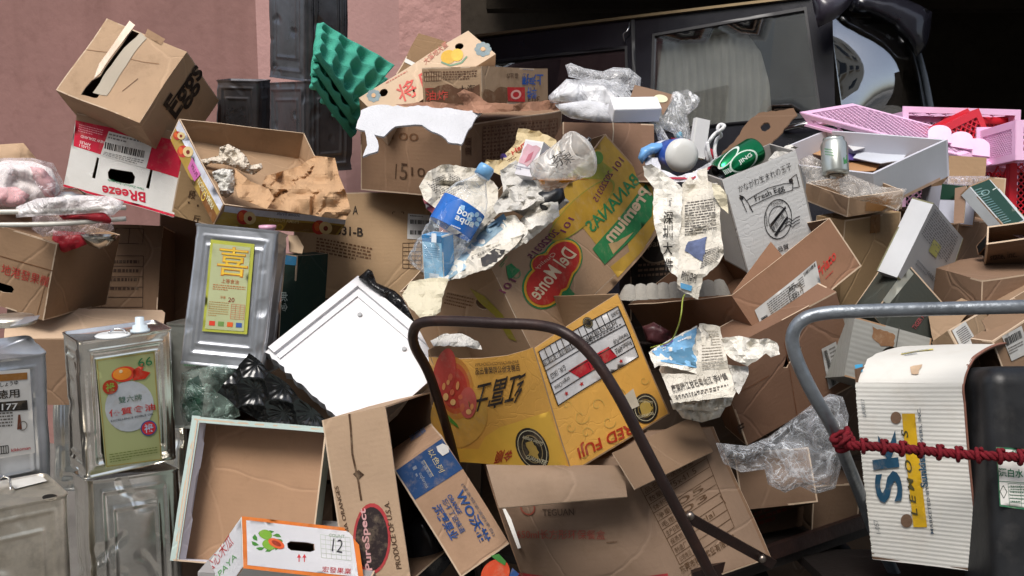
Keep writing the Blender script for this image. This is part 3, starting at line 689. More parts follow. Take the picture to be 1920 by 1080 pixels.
TT = carton(b, 'fruit_tray', 'open gold and white stone fruit tray with sliced plums printed on its rims', 'fruit tray', K('#a97b50'), K('#b08357'), skip=('AB0',), deco=deco, stick=[('price_label', 'BC0', pk)])
# paper inside
m = mat('kraft_paper', '#b28f6c', rough=.75, var=.08, ns=7, bump=.08, crease=.2, cs=10)
mb = MB(); Sheet([(488, 356, 2.5), (498, 330, 2.62), (560, 312, 2.66), (590, 292, 2.68), (628, 296, 2.62), (636, 330, 2.55), (650, 364, 2.42), (658, 396, 2.38), (648, 412, 2.36), (612, 408, 2.37), (540, 396, 2.38), (500, 390, 2.4), (488, 384, 2.42), (508, 378, 2.5), (502, 362, 2.53)], [(560, 360, 2.44), (600, 330, 2.5), (540, 340, 2.56), (620, 372, 2.38), (580, 385, 2.42)], .036, 5.5, 2, 2).build(mb, m, 5, 0, (), m)
tag(mb.build('kraft_paper'), 'crumpled sheet of brown kraft paper spilling over the corner of the stone fruit tray', 'packing paper')
mb = MB(); Sheet([(440, 316, 2.56), (470, 340, 2.5), (504, 354, 2.5), (514, 372, 2.46), (500, 392, 2.44), (446, 370, 2.44), (438, 340, 2.5)], (), .006, 9, 3, ).build(mb, m, 8, 0, (), m)
tag(mb.build('kraft_paper'), 'folded strip of brown kraft paper lying inside the stone fruit tray', 'packing paper')
wp = mat('tissue_paper', '#cfc4b4', rough=.8, var=.08, ns=9, bump=.2, crease=.3, cs=22)
for o, d, lb in (([(372, 300), (392, 296), (410, 292), (412, 276), (428, 270), (448, 280), (462, 294), (470, 310), (490, 306), (493, 316), (476, 328), (458, 324), (444, 316), (420, 308), (396, 306), (382, 312)], 2.6, 'long twist of pale tissue paper in the stone fruit tray'), ([(398, 322), (416, 316), (436, 318), (440, 340), (438, 362), (424, 372), (414, 366), (408, 344), (400, 334)], 2.5, 'white paper ball near the front corner of the stone fruit tray')):
    mb = MB(); inflate(mb, o, d, .07, wp if 'pale' in lb else mat('paper_white', '#cfccc4', rough=.8, var=.06, bump=.2, crease=.3, cs=24), .02, 20, 4, 18); tag(mb.build('paper_wad'), lb, 'paper')
# --- dark tins behind
t0 = Box((572, -60, 3.02), (657, -52, .05), (572, 153, .0), (501, -58, .1), name='tinD1'); tin(t0, 'square_tin', 'blackened square tin on top of the tall stack against the pink wall', TIND, 'dark tins against the wall', True)
t0 = Box((574, 152, 3.02), (664, 149, .05), (574, 325, .0), (500, 155, .1), name='tinD2'); tin(t0, 'square_tin', 'blackened square tin directly under the egg trays, second in its stack', TIND, 'dark tins against the wall', True)
t0 = Box((484, 152, 2.95), (404, 150, .02), (484, 320, .0), (508, 149, .1), name='tinD3'); tin(t0, 'square_tin', 'short dark tin standing beside the taller tin stack, behind the fruit tray', TIND, 'dark tins against the wall', True)
# --- big carton 031-B
b = Box((553, 360, 2.86), (806, 362, .0), (548, 565, -.01), .34, name='031')
def deco(mb, S):
    s = S['AB0']; T(mb, s, 'A', (661, 402), (671, 402), (661, 386), '#2a1f18', .04); T(mb, s, '031-B', (630, 440), (681, 444), (630, 423), '#2a1f18', .05)
    Para(mb, s, [(594, 446), (698, 464), (694, 494), (592, 476)], 5, '#6b4c33', fill=.55); Ln(mb, s, [(735, 402), (735, 398), (740, 398)], 1.2, '#4b3626'); Ln(mb, s, [(751, 398), (756, 398), (756, 402)], 1.2, '#4b3626'); Grid(mb, s, [(756, 456), (790, 456), (790, 505), (756, 503)], 3, 6, 1, '#4b3626')
def lab(mb, s): Q(mb, s, [(764, 401), (815, 404), (815, 452), (764, 448)], '#d5d5d3', .0018); Bars(mb, s, [(769, 412), (810, 414), (810, 422), (769, 420)], 26, off=.0024); Bars(mb, s, [(769, 432), (810, 434), (810, 442), (769, 440)], 26, off=.0024); Para(mb, s, [(768, 404), (800, 406), (800, 410), (768, 408)], 1, '#555555', .0024)
carton(b, 'cardboard_box', 'large tan carton marked 031-B with a white barcode label', 'cardboard box', K('#bb8e5c', dirt=.2), inner, deco=deco, stick=[('barcode_label', 'AB0', lab)])
# --- carton with handwriting above it
b = Box((866, 236, 2.62), (676, 228, .1), (862, 372, .03), (1054, 207, .25), name='k13')
def deco(mb, S):
    s = S['AB0']; Ln(mb, s, [(744, 308), (742, 336)], 2, '#4a3424'); T(mb, s, '5', (750, 336), (764, 338), (752, 306), '#4a3424'); T(mb, s, '10', (772, 330), (798, 332), (772, 314), '#4a3424'); T(mb, s, '100', (735, 262), (785, 266), (736, 248), '#6a4a32')
    s = S['BC0']; q = [(905, 238), (1045, 222), (1045, 300), (905, 318)]
    Grid(mb, s, q, 9, 5, 1.2, '#6b4630'); Para(mb, s, [(906, 240), (1044, 224), (1044, 298), (906, 316)], 11, '#5d3d29', fill=.5, word=.03); T(mb, s, '重量', (884, 292), (884, 258), (872, 292), '#4f3423', .02)
carton(b, 'cardboard_box', 'brown carton with pen scribbles, its lid draped with a torn white foam sheet', 'cardboard box', K('#936744', dirt=.45), innerd, deco=deco)
mb = MB(); s = Sheet([(742, 196, 2.62), (800, 190, 2.6), (870, 196, 2.52), (856, 174, 2.5), (870, 168, 2.5), (888, 174, 2.5), (914, 192, 2.5), (962, 195, 2.5), (1030, 188, 2.55), (1106, 192, 2.62), (1056, 206, 2.56), (980, 208, 2.52), (905, 212, 2.48), (840, 206, 2.52), (780, 203, 2.58)], (), .004, 10, 4)
s.build(mb, K('#a66a4a', dirt=.2), 8, 1.2, (), K('#8a4a34')); tag(mb.build('cardboard_flap'), 'torn reddish brown cardboard lid curling over the foam draped carton', 'cardboard sheet')
foam = mat('foam_white', '#c2c3c7', rough=.75, var=.03, ns=20, bump=.5, bs=220, spec=.3)
fp_ = Surf(P(668, 212, 2.5), P(905, 206, 2.5), P(880, 282, 2.42), P(668, 282, 2.42), ref=P(780, 300, 3.5), amp=.02, freq=11)
mb = MB(); plate(mb, fp_, jag([(670, 226), (676, 206), (694, 200), (740, 195), (790, 197), (850, 200), (905, 206), (886, 236), (872, 250), (862, 276), (836, 270), (826, 258), (806, 250), (790, 240), (768, 240), (742, 236), (730, 246), (722, 252), (704, 248), (704, 278), (690, 283), (675, 287), (680, 262), (686, 244), (668, 236)], 1.5, 9), .006, foam, cell=9)
tag(mb.build('foam_sheet'), 'torn white foam sheet draped over the front edge of the pen marked carton', 'foam sheet')
# --- long peach carton, small printed carton, crushed one behind
pk_ = K('#c9a37c', dirt=.15)
b = Box((672, 184, 2.7), (878, 57, .12), (722, 232, .0), .09, name='peach')
def deco(mb, S):
    s = S['AB0']
    for c, r in (((905, 92), 15), ((700, 180), 13)):
        for k in range(8): a = k * math.pi / 4; q = (c[0] + r * .68 * math.cos(a), c[1] + r * .6 * math.sin(a)); El(mb, s, q, (q[0] + r * .36, q[1]), (q[0], q[1] + r * .33), '#7d8c90')
        El(mb, s, c, (c[0] + 4, c[1]), (c[0], c[1] + 4), '#c9a37c', .0024)
    El(mb, s, (842, 108), (856, 103), (846, 120), '#c9a03c'); El(mb, s, (858, 104), (868, 98), (863, 114), '#d4ae4a', .0014); Ln(mb, s, [(828, 118), (845, 124), (866, 118), (876, 106)], 3, '#6f8d74')
    T(mb, s, '将', (752, 195), (786, 178), (740, 164), '#c4544c', .02); T(mb, s, '口', (794, 168), (820, 154), (784, 142), '#c4544c', .04); T(mb, s, '大溪地大蜜', (798, 124), (842, 88), (792, 114), '#b07060', .02); Para(mb, s, [(722, 156), (790, 118), (793, 122), (725, 160)], 1, '#b07060')
carton(b, 'fruit_box', 'long pale peach carton printed with flowers and golden fruit, leaning near the heap top', 'fruit box', pk_, inner, deco=deco, spec={'AB0': dict(holes_px=[ell((862, 87), (870, 85), (863, 93), 14), ell((719, 174), (727, 172), (720, 181), 14)], cell=.02)})
b = Box((903, 124, 2.55), (792, 127, .06), (905, 196, .0), (1027, 128, .12), name='shanghai')
def deco(mb, S):
    s = S['AB0']; Grid(mb, s, [(796, 135), (829, 134), (829, 151), (797, 152)], 7, 2, 1, '#5d4030'); Para(mb, s, [(832, 134), (896, 132), (896, 150), (832, 152)], 4, '#5d4030'); Q(mb, s, [(798, 165), (845, 164), (846, 192), (800, 194)], '#8c2c28'); T(mb, s, '上海', (862, 174), (893, 172), (862, 160), '#3a2820', .02)
    Q(mb, s, jag([(796, 196), (798, 170), (816, 163), (840, 158), (860, 164), (880, 166), (900, 160), (902, 194)], 2, 8), '#5f4230', .0014); T(mb, s, '油炸', (800, 188), (842, 187), (800, 170), '#b9463c', .02, .002)
    s = S['BC0']; Q(mb, s, jag([(908, 195), (908, 168), (925, 172), (940, 162), (955, 166), (950, 195)], 2, 8), '#6f5038', .0013); Q(mb, s, [(951, 163), (984, 163), (984, 191), (952, 190)], '#b52a2c', .0015); El(mb, s, (967, 177), (977, 176), (967, 186), '#d9a79a', .002, .4)
    T(mb, s, '上海捆', (1018, 138), (979, 137), (1018, 160), '#27529a', .04, .0018); T(mb, s, '华件', (1006, 163), (988, 163), (1006, 186), '#27529a', .03, .0018); T(mb, s, '303', (1012, 193), (990, 192), (1012, 181), '#5d4030', .0); T(mb, s, '蕃油炸', (972, 136), (950, 136), (972, 146), '#4b3324'); Para(mb, s, [(980, 128), (1020, 131), (1020, 134), (980, 131)], 1, '#5d7090')
carton(b, 'cardboard_box', 'small stained brown carton with blue and red print, topmost in front of the peach carton', 'cardboard box', K('#a67f57', dirt=.5), inner, deco=deco)
b = Box((742, 140, 2.98), (785, 62, .1), (800, 160, .0), .12, name='crush', amp=.01)
carton(b, 'cardboard_box', 'crushed dark brown carton strapped with clear tape, behind the peach carton', 'cardboard box', K('#8a6238', dirt=.5, crease=.5), innerd, stick=[('tape', 'AB0', lambda mb, s: Q(mb, s, [(758, 112), (808, 138), (806, 144), (756, 119)], '#c6c4be', .002))])
# --- egg trays
pulp = mat('pulp_green', '#459c86', rough=.85, var=.1, ns=12, bump=.7, bs=260, spec=.15, dirt=.15, dirtc='#1c5a48')
for k, lb in enumerate(('front tray of the nested green pulp egg trays', 'middle tray of the nested green pulp egg trays', 'hindmost tray of the nested green pulp egg trays, hanging lowest')):
    dx, dy, dd = -3 * k, 26 * k, .035 * k
    s = Surf(P(602 + dx, 38 + dy, 2.72 + dd), P(741 + dx - k * 10, 124 + dy, 2.9 + dd), P(672 + dx, 206 + dy, 2.74 + dd), P(597 + dx, 96 + dy, 2.52 + dd), ref=P(640, 140, 4), amp=.006, freq=7)
    n1, n2 = 90, 70; vs = []; a = 4; c = 3.
    for i in range(n1 + 1):
        for j in range(n2 + 1):
            u, v = i / n1, j / n2; x, y = u * a * math.pi, v * c * math.pi; h = math.sin(x) ** 2 * math.sin(y) ** 2
            pk2 = math.cos(x) ** 2 * math.cos(y) ** 2; r_ = min(u, 1 - u, v, 1 - v); vs.append(s.pt(u, v, (-.04 * h ** .8 + .01 * pk2 + .004) * min(1, r_ * 11) + (-.012 if r_ < .012 else 0)))
    fs = [[i * (n2 + 1) + j, (i + 1) * (n2 + 1) + j, (i + 1) * (n2 + 1) + j + 1, i * (n2 + 1) + j + 1] for i in range(n1) for j in range(n2)]
    mb = MB(); mb.add(vs, fs, pulp); mb.add([p + s.n * -.003 for p in vs], [f[::-1] for f in fs], pulp); tag(mb.build('egg_tray'), lb, 'egg tray', 'green egg trays leaning on the tins')
# --- bag heap at the far edge with white rods
mb = MB(); inflate(mb, [(-60, 300), (-20, 272), (44, 268), (62, 290), (84, 318), (80, 380), (-60, 400)], 2.72, .1, K('#b88c62', crease=.5), .01, 8, 12, 20); tag(mb.build('paper_sack'), 'tan paper sack standing behind the clear bag of red and white wrappers', 'sack')
fm = film('film_bag', '#f3e8ea', .3, .15, 16, .8); pinkp = mat('pink_wrap', '#dba9ab', rough=.5, var=.35, ns=14, bump=.1, crease=.15, cs=12); redp = mat('red_wrap', '#a61f2c', rough=.4, var=.25, ns=10, bump=.1, crease=.2, cs=12); whp = mat('white_wrap', '#dcd6d4', rough=.45, var=.08, ns=10, bump=.1, crease=.15, cs=12)
bg_ = thing('plastic_bag', P(60, 400, 2.5), 'clear plastic bag stuffed with pink and white wrappers above the white rods', 'plastic bag')
mb = MB(); inflate(mb, [(-40, 320), (10, 300), (60, 302), (96, 316), (112, 350), (112, 380), (60, 392), (-40, 392)], 2.52, .14, whp, .02, 14, 8, 26); mb.build('wrapper_filling', bg_)
mb = MB(); inflate(mb, [(56, 312), (82, 316), (104, 340), (104, 372), (84, 368), (70, 346), (60, 330)], 2.46, .08, pinkp, .015, 16, 7, 16, 3); mb.build('wrapper_filling', bg_)
mb = MB(); inflate(mb, [(-40, 352), (30, 350), (56, 366), (40, 388), (-40, 388)], 2.44, .08, pinkp, .015, 16, 7, 16, 5); mb.build('wrapper_filling', bg_)
mb = MB(); inflate(mb, [(-50, 300), (8, 296), (60, 296), (100, 306), (118, 340), (122, 384), (60, 400), (-50, 398)], 2.5, .26, fm, .02, 10, 7, 30, 1); mb.build('bag_film', bg_)
rod = gloss('#c9c6bc', .35, var=.08)
for y0, y1, lb in ((398, 389, 'upper of two white plastic rods under the bag of pink wrappers'), (422, 410, 'lower of two white plastic rods under the bag of pink wrappers')):
    mb = MB(); tube(mb, [P(-60, y0, 2.3), P(100, y0 - 2, 2.33), P(236, y1, 2.36)], .006, rod); tag(mb.build('rod'), lb, 'rod', 'white rods')
wb = thing('plastic_wrap', P(130, 420, 2.34), 'clear wrap with red and white scraps wound round the two white rods', 'plastic wrap')
mb = MB(); inflate(mb, [(30, 388), (70, 372), (150, 366), (205, 368), (232, 378), (228, 390), (212, 404), (190, 398), (120, 402), (30, 408)], 2.33, .05, film('film_roll', '#f1ecec', 1.5, .2, 16, 1.2), .01, 16, 7, 12, 2); mb.build('wrapper_filling', wb)
mb = MB(); inflate(mb, [(60, 404), (160, 400), (210, 402), (214, 432), (150, 440), (80, 444), (60, 430)], 2.38, .05, film('film_pale', '#ecdadc', .55, .2, 20, .9), .012, 14, 7, 12, 4); mb.build('bag_film', wb)
mb = MB(); inflate(mb, [(110, 404), (196, 398), (210, 412), (206, 420), (150, 412), (118, 412)], 2.35, .03, redp, .008, 18, 6, 8, 5); mb.build('wrapper_filling', wb)
mb = MB(); inflate(mb, [(100, 432), (160, 436), (170, 456), (120, 474), (96, 460)], 2.46, .06, redp, .01, 14, 7, 12, 6); tag(mb.build('plastic_bag'), 'small red plastic bag hanging in shade below the white rods', 'plastic bag')
mt_ = mat('steel_bowl', '#b9b4ac', rough=.2, metal=1, var=.1, bump=0)
mb = MB(); a = P(186, 440, 2.44); lathe(mb, a, a + V((0, .035, .0)), [(0, .042), (.02, .045), (.4, .038), (.8, .022), (1, 0)], mt_, 26); tag(mb.build('metal_bowl'), 'small metal bowl in cloudy film hanging below the white rods', 'bowl')
mb = MB(); a = P(133, 372, 2.42); lathe(mb, a, a - V((0, .02, .008)), [(0, .036), (.4, .036), (.6, .03), (1, .02), (1, 0)], mt_, 26); tag(mb.build('metal_lid'), 'small shiny metal lid lying at the bag of pink wrappers', 'lid')  # loose metal lid
# --- cartons at the far edge
b = Box((107, 456, 2.42), (-70, 402, .02), (80, 600, .0), .28, name='redletter')
def deco(mb, S):
    s = S['AB0']; Ln(mb, s, [(-40, 470), (0, 480), (100, 508)], 1.6, '#6f4a2e')
    T(mb, s, '地港發果欄', (1, 513), (88, 538), (5, 494), '#a6332c', .0); Ln(mb, s, [(90, 512), (68, 588)], 1.2, '#7a5434')
carton(b, 'cardboard_box', 'brown carton with red Chinese lettering and an oval hand hole behind the square tins', 'cardboard box', K('#9c7049', dirt=.3), innerd, deco=deco, spec={'AB0': dict(holes_px=[[(-20, 524), (6, 532), (20, 536), (24, 542), (20, 549), (4, 548), (-20, 540)]], cell=.025)})
b = Box((140, 418, 2.98), (306, 424, .02), (125, 620, .0), .25, name='darkform')
def deco(mb, S):
    s = S['AB0']; Grid(mb, s, [(155, 478), (270, 480), (268, 576), (150, 576)], 1, 5, 1.3, '#3d281a'); Ln(mb, s, [(193, 480), (190, 576)], 1.3, '#3d281a'); Grid(mb, s, [(216, 428), (270, 430), (268, 458), (214, 456)], 2, 1, 1.3, '#3d281a'); Para(mb, s, [(160, 486), (262, 488), (260, 570), (156, 570)], 5, '#3d281a', word=.05, fill=.35)
carton(b, 'cardboard_box', 'brown carton printed with a form, deep in shade behind the tins', 'cardboard box', K('#7d583a', dirt=.3), innerd, deco=deco)
b = Box((8, 636, 2.46), (304, 635, .0), (12, 760, .0), .2, name='flapbox')
carton(b, 'cardboard_box', 'brown carton behind the oil tins with its long lid raised, toned as lit', 'cardboard box', K('#8d6543'), innerd, skip=('AC0',), flaps=[([(14, 575, 2.6), (309, 582, 2.6), (303, 636, 2.46), (8, 636, 2.46)], None, dict(mo=K('#cba27a', dirt=.12), outline=[(0, 0), (.04, -.02), (.5, .02), (.52, .05), (.56, .02), (.98, .0), (1, .1), (1, 1), (0, 1)]))])  # lit lid and shaded body are set apart by base colour
b = Box((300, 400, 3.1), (420, 410, .0), (290, 620, .0), .2); carton(b, 'cardboard_box', 'narrow dark carton standing in shade between the form carton and the yellow label tin', 'cardboard box', dkb, innerd)
# ================================================================== oil tins and the things round them
def sheet_label(t, s, q, c, fn, name='paper_label', off=.0035, lb=None):
    mb = MB(); Q(mb, s, q, c, off); fn(mb, s); mb.build(name, t, lb)
b = Box((146, 641, 2.12), (323, 616, .0), (161, 899, .05), (116, 622, .2), amp=.0, name='tin66')
t = tin(b, 'oil_tin', 'oil tin with a pale green goldfish label, standing on another tin', TIN); s = b.face('AB0', amp=0)
lq = [(178, 673), (289, 657), (303, 862), (197, 876)]
def fn(mb, s):
    o = .0045; f = lambda u, v: bil(lq, u, v)
    for a, b_ in (((0, 0), (1, 0)), ((1, 0), (1, 1)), ((1, 1), (0, 1)), ((0, 1), (0, 0))):
        k = .02; g_ = lambda p: (k + p[0] * (1 - 2 * k), k * .6 + p[1] * (1 - 1.2 * k)); Ln(mb, s, [f(*g_(a)), f(*g_(b_))], 1, '#a9802c', o)
    El(mb, s, f(.5, .47), f(.92, .47), f(.5, .7), '#b9bec2', o); El(mb, s, f(.45, .17), f(.66, .17), f(.45, .24), '#d8402a', o + .0006); El(mb, s, f(.42, .165), f(.58, .165), f(.42, .22), '#e58a2c', o + .001)
    Q(mb, s, [f(.6, .15), f(.82, .09), f(.76, .16), f(.9, .19), f(.8, .24), f(.6, .24)], '#c8321e', o + .0006); El(mb, s, f(.4, .14), f(.43, .14), f(.4, .155), '#e8d0a0', o + .0014)
    El(mb, s, f(.2, .27), f(.33, .27), f(.2, .335), '#b03a22', o + .001); T(mb, s, '祿', f(.12, .31), f(.28, .31), f(.12, .23), '#8fae4a', .02, o + .0016)
    El(mb, s, f(.8, .69), f(.94, .69), f(.8, .76), '#2c4f94', o + .0008); El(mb, s, f(.8, .69), f(.92, .69), f(.8, .75), '#c9333a', o + .0012); T(mb, s, '祿', f(.72, .73), f(.88, .73), f(.72, .65), '#b8c6e0', .02, o + .0018)
    T(mb, s, '66', f(.7, .125), f(.94, .125), f(.7, .045), '#2c7a4c', 0, o + .001); T(mb, s, '雙六牌', f(.32, .43), f(.72, .43), f(.32, .37), '#27604a', .0, o + .001); T(mb, s, '優質食油', f(.14, .54), f(.94, .535), f(.14, .475), '#c23a36', .03, o + .001); T(mb, s, 'EXCELLENCE EDIBLE OIL', f(.16, .59), f(.9, .575), f(.16, .572), '#454a50', .02, o + .001)
    Para(mb, s, [f(.08, .88), f(.92, .87), f(.92, .96), f(.08, .97)], 4, '#6d7a3a', o + .001, .35)
sheet_label(t, s, lq, mat('label_green', '#aab07a', rough=.35, var=.06, ns=4, bump=.04, spec=.5), fn)
mb = MB(); a = P(263, 622, 2.2); lathe(mb, a, a + UP * .034, [(0, 0), (0, .021), (.16, .021), (.17, .017), (.45, .016), (.5, .010), (.98, .0095), (1, 0)], gloss('#c9d6de', .25), 24); mb.build('pouring_cap', t)
mb = MB(); a = P(212, 631, 2.18); lathe(mb, a, a + UP * .006, [(0, 0), (0, .036), (.6, .038), (1, .034), (1, 0)], gloss('#dfe2e2', .35), 28); mb.build('round_lid', t)
mb = MB(); tube(mb, [a + V((-.01, -.008, 0)), a + V((.0, -.016, .01)), a + V((.02, -.015, .01)), a + V((.03, -.008, 0))], .0022, mat('chrome', ''), 8); mb.build('wire_handle', t)
b = Box((162, 903, 2.15), (337, 879, .0), (177, 1200, .05), (134, 884, .2), amp=.0, name='tinB'); tin(b, 'oil_tin', 'bare shiny tin directly beneath the goldfish label tin', TIN, inner=True)
b = Box((88, 662, 2.08), (-112, 690, .0), (99, 912, .05), (53, 628, .2), amp=.0, name='tinSoy')
t = tin(b, 'soy_sauce_tin', 'grey square tin with a white soy sauce label, standing by the goldfish tin', TIN2); s = b.face('AB0', amp=0)
lq = [(-60, 700), (55, 690), (65, 848), (-60, 868)]
def fn(mb, s):
    o = .0045; Q(mb, s, [(-58, 705), (50, 697), (50, 710), (-58, 718)], '#9a6a34', o); T(mb, s, '醸造しょうゆ', (-20, 728), (33, 720), (-20, 719), '#33302c', .02, o); T(mb, s, '徳用', (-8, 748), (36, 744), (-9, 731), '#1c1b1a', .03, o)
    Q(mb, s, [(-60, 757), (50, 749), (51, 767), (-60, 775)], '#23201e', o); T(mb, s, '177', (2, 768), (32, 766), (2, 756), '#dcdcda', .02, o + .0008)
    Para(mb, s, [(-50, 776), (23, 771), (24, 806), (-50, 812)], 6, '#55514c', o); El(mb, s, (42, 797), (50, 796), (42, 806), '#77726c', o, .2); Q(mb, s, [(33, 776), (37, 776), (40, 803), (31, 804)], '#6a3b2a', o)
    Grid(mb, s, [(-20, 838), (14, 834), (15, 848), (-20, 852)], 8, 1, 1.4, '#23201e', o); T(mb, s, 'kikkoman', (20, 846), (56, 841), (20, 840), '#b8444a', .03, o)
sheet_label(t, s, lq, mat('label_white', '#d2d0cb', rough=.5, var=.1, ns=8, bump=.1, dirt=.3, dirtc='#9a8468'), fn)
mb = MB(); c_ = P(20, 608, 2.2); lathe(mb, c_, c_ + UP * .018, [(0, .05), (.2, .055), (.4, .05), (.6, .052), (1, .048), (1, 0)], TIN3, 30); tag(mb.build('tin_lid'), 'round tin lid lying behind the soy sauce tin', 'tin lid')  # loose round tin lid
mb = MB(); plate(mb, Surf(P(10, 596, 2.24), P(75, 590, 2.16), P(72, 602, 2.1), P(10, 612, 2.16), ref=P(40, 700, 2.3), amp=.002), [(18, 600), (50, 594), (74, 591), (70, 598), (50, 606), (20, 612)], .001, TIN2); tag(mb.build('tin_scrap'), 'pointed flap of cut tin resting on the round tin lid', 'tin scrap')
b = Box((129, 927, 2.0), (-96, 972, .0), (141, 1210, .05), (84, 886, .2), amp=.0, name='tinLow')
t = tin(b, 'oil_tin', 'dented dull tin with a bare top, lowest at the edge below the soy sauce tin', TIN3, inner=True)
s = b.face('AC0', amp=0); s.n = -s.n if s.n.y > 0 else s.n
mb = MB(); Q(mb, s, [(14, 900), (76, 888), (88, 899), (28, 914)], mat('label_white', ''), -.003); mb.build('paper_label', t)
mb = MB(); El(mb, s, (93, 929), (108, 927), (95, 935), '#15120f', -.004); El(mb, s, (93, 929), (109, 927), (95, 936), TIN3, -.003, .12); mb.build('pour_hole_disc', t)  # flat black disc paints the dark inside of the hole
mb = MB(); tube(mb, [s.at(-30, 945, .004), s.at(0, 915, .02), s.at(18, 914, .02), s.at(20, 922, .004)], .0022, mat('chrome', ''), 8); mb.build('wire_handle', t)
b = Box((521, 433, 2.36), (366, 418, .02), (492, 703, .05), (541, 441, .12), amp=.0, name='tinXi')
b.B = b.B * ((652 - 433) / (703 - 433) * 1.02 + .15)
t = tin(b, 'oil_tin', 'tilted oil tin with a yellow green label bearing a large golden character', TIN2); s = b.face('AB0', amp=0)
lq = [(396, 449), (478, 458), (464, 627), (380, 621)]
def fn(mb, s):
    o = .0045; f = lambda u, v: bil(lq, u, v)
    Q(mb, s, [f(.06, .04), f(.92, .04), f(.92, .97), f(.06, .97)], mat('label_pale', '#b0b68c', rough=.35, var=.12, ns=5, spec=.5, bump=0), o)
    T(mb, s, '喜', f(.2, .38), f(.9, .38), f(.2, .06), '#c8762a', .02, o + .0008); T(mb, s, '喜', f(.22, .37), f(.88, .37), f(.22, .065), '#d8b33a', .0, o + .0016)
    T(mb, s, '上等食油', f(.33, .46), f(.72, .46), f(.33, .41), '#a85a2c', .0, o + .0008); Para(mb, s, [f(.15, .48), f(.88, .48), f(.88, .55), f(.15, .55)], 3, '#b06a3a', o + .0008, .4); T(mb, s, '20', f(.52, .66), f(.66, .66), f(.52, .61), '#8a3a2a', .02, o + .0008); T(mb, s, '淨重', f(.33, .63), f(.46, .63), f(.33, .6), '#b06a3a', 0, o + .0008)
    Para(mb, s, [f(.1, .67), f(.55, .67), f(.55, .84), f(.1, .84)], 7, '#a8783a', o + .0008, .3); Grid(mb, s, [f(.6, .68), f(.9, .68), f(.9, .84), f(.6, .84)], 3, 7, .7, '#c47a5a', o + .0008)
    for u, c_ in ((.14, '#c23a2a'), (.34, '#6a8a4a'), (.54, '#d8602a'), (.74, '#3a5aa0')): Q(mb, s, [f(u, .88), f(u + .13, .88), f(u + .13, .93), f(u, .93)], c_, o + .0008)
sheet_label(t, s, lq, mat('label_lime', '#a9ad45', rough=.35, var=.1, ns=6, bump=.1, spec=.5, crease=0), fn)
mb = MB(); a = P(502, 437, 2.42); lathe(mb, a, a + UP * .02, [(0, 0), (0, .018), (.5, .018), (.6, .021), (.95, .021), (1, 0)], gloss('#d6a3bb', .35), 24); mb.build('pink_cap', t)
for c, a_, bb, lb in (((96, 684, 2.5), (190, 684), (98, 920), 'shiny tin glimpsed between the soy sauce tin and the goldfish tin'), ((258, 690, 2.58), (350, 690), (258, 930), 'shiny tin glimpsed behind the far side of the goldfish tin')):
    b = Box(c, a_ + (0,), bb + (0,), .2, amp=0); tin(b, 'oil_tin', lb, TIN, nf=30, nb=50)
b = Box((310, 606, 2.52), (402, 612, .0), (306, 800, .0), .2, amp=0.)
t = tin(b, 'oil_tin', 'grey tin with green print, in shade beneath the tilted yellow label tin', mat('tin_painted', '#8c8f88', rough=.4, metal=.4, var=.12, bump=.2), frames=False, nf=30, nb=50); s = b.face('AB0', amp=0)
mb = MB(); Para(mb, s, [(346, 664), (398, 664), (398, 690), (346, 690)], 3, '#3f7a52', .004, .5); T(mb, s, '金牛', (365, 656), (398, 656), (365, 644), '#a63030', .02, .004); El(mb, s, (351, 656), (357, 656), (351, 661), '#15120f', .004); mb.build('printing', t)
# small box peeping out with blue and green
b = Box((532, 474, 2.56), (556, 478, .0), (522, 640, .0), .12); 
def deco(mb, S): s = S['AB0']; Q(mb, s, [(533, 476), (556, 480), (554, 496), (531, 494)], '#3c86b4'); T(mb, s, '食油', (528, 586), (528, 548), (540, 586), '#cfe0d8', .02) 
carton(b, 'cardboard_box', 'narrow dark green box with a blue top, behind the yellow label tin', 'cardboard box', K('#1d3a2f', dirt=.5), innerd, deco=deco)
b = Box((560, 440, 2.5), (600, 470, .0), (545, 452, .0), .03); mb = MB(); plate(mb, b.face('AB0'), [(540, 440), (556, 441), (569, 462), (566, 474), (542, 470)], .003, pale); tag(mb.build('cardboard_scrap'), 'small scrap of pale cardboard sticking out behind the yellow label tin', 'cardboard scrap')
# --- foam lid
b = Box((672, 521, 2.5), (852, 672, -.12), (496, 660, -.14), .035, amp=.0015, name='foam')
foamw = mat('foam_lid', '#dedee1', rough=.7, var=.02, ns=30, bump=.35, bs=300, spec=.3, dirt=.04, dirtc='#c8c8c8')
t = thing('loose_foam_lid', b.base(), 'large square white foam lid standing on its corner, edge chipped', 'foam lid')
s = b.face('AB0'); mb = MB(); W, H = s.W, s.H; o = [(0, 0), (W, 0), (W, H), (W * .62, H), (0, H)]
ol = [(0, 0), (W, 0), (W, H)] + [(W * (1 - k / 26), H + random.uniform(-.006, .004)) for k in range(1, 26)] + [(0, H)]
panel(mb, s, foamw, foamw, .03, ol, (), .03); 
for rx, ry, h_, w_ in ((0, 0, .010, .022), (.03, .03, .005, .012)):
    for x0, y0, x1, y1 in ((rx, ry, W, ry + w_), (rx, ry + w_, rx + w_, H - .012)):
        p = [s.pt(x / W, y / H, z) for z in (-.002, h_) for x, y in ((x0, y0), (x1, y0), (x1, y1), (x0, y1))]
        mb.add(p, [[4, 5, 6, 7], [0, 4, 7, 3], [1, 2, 6, 5], [0, 1, 5, 4], [3, 7, 6, 2]], foamw, None, False)
mb.build('lid_panel', t)
for px, py in ((675, 591), (758, 655)): mb = MB(); a = s.at(px, py, .004); lathe(mb, a, a - s.n * .006, [(0, 0), (0, .003), (.1, .006), (1, .006)], mat('foam_grey', '#a8aaad', rough=.7), 16); mb.build('plug', t)
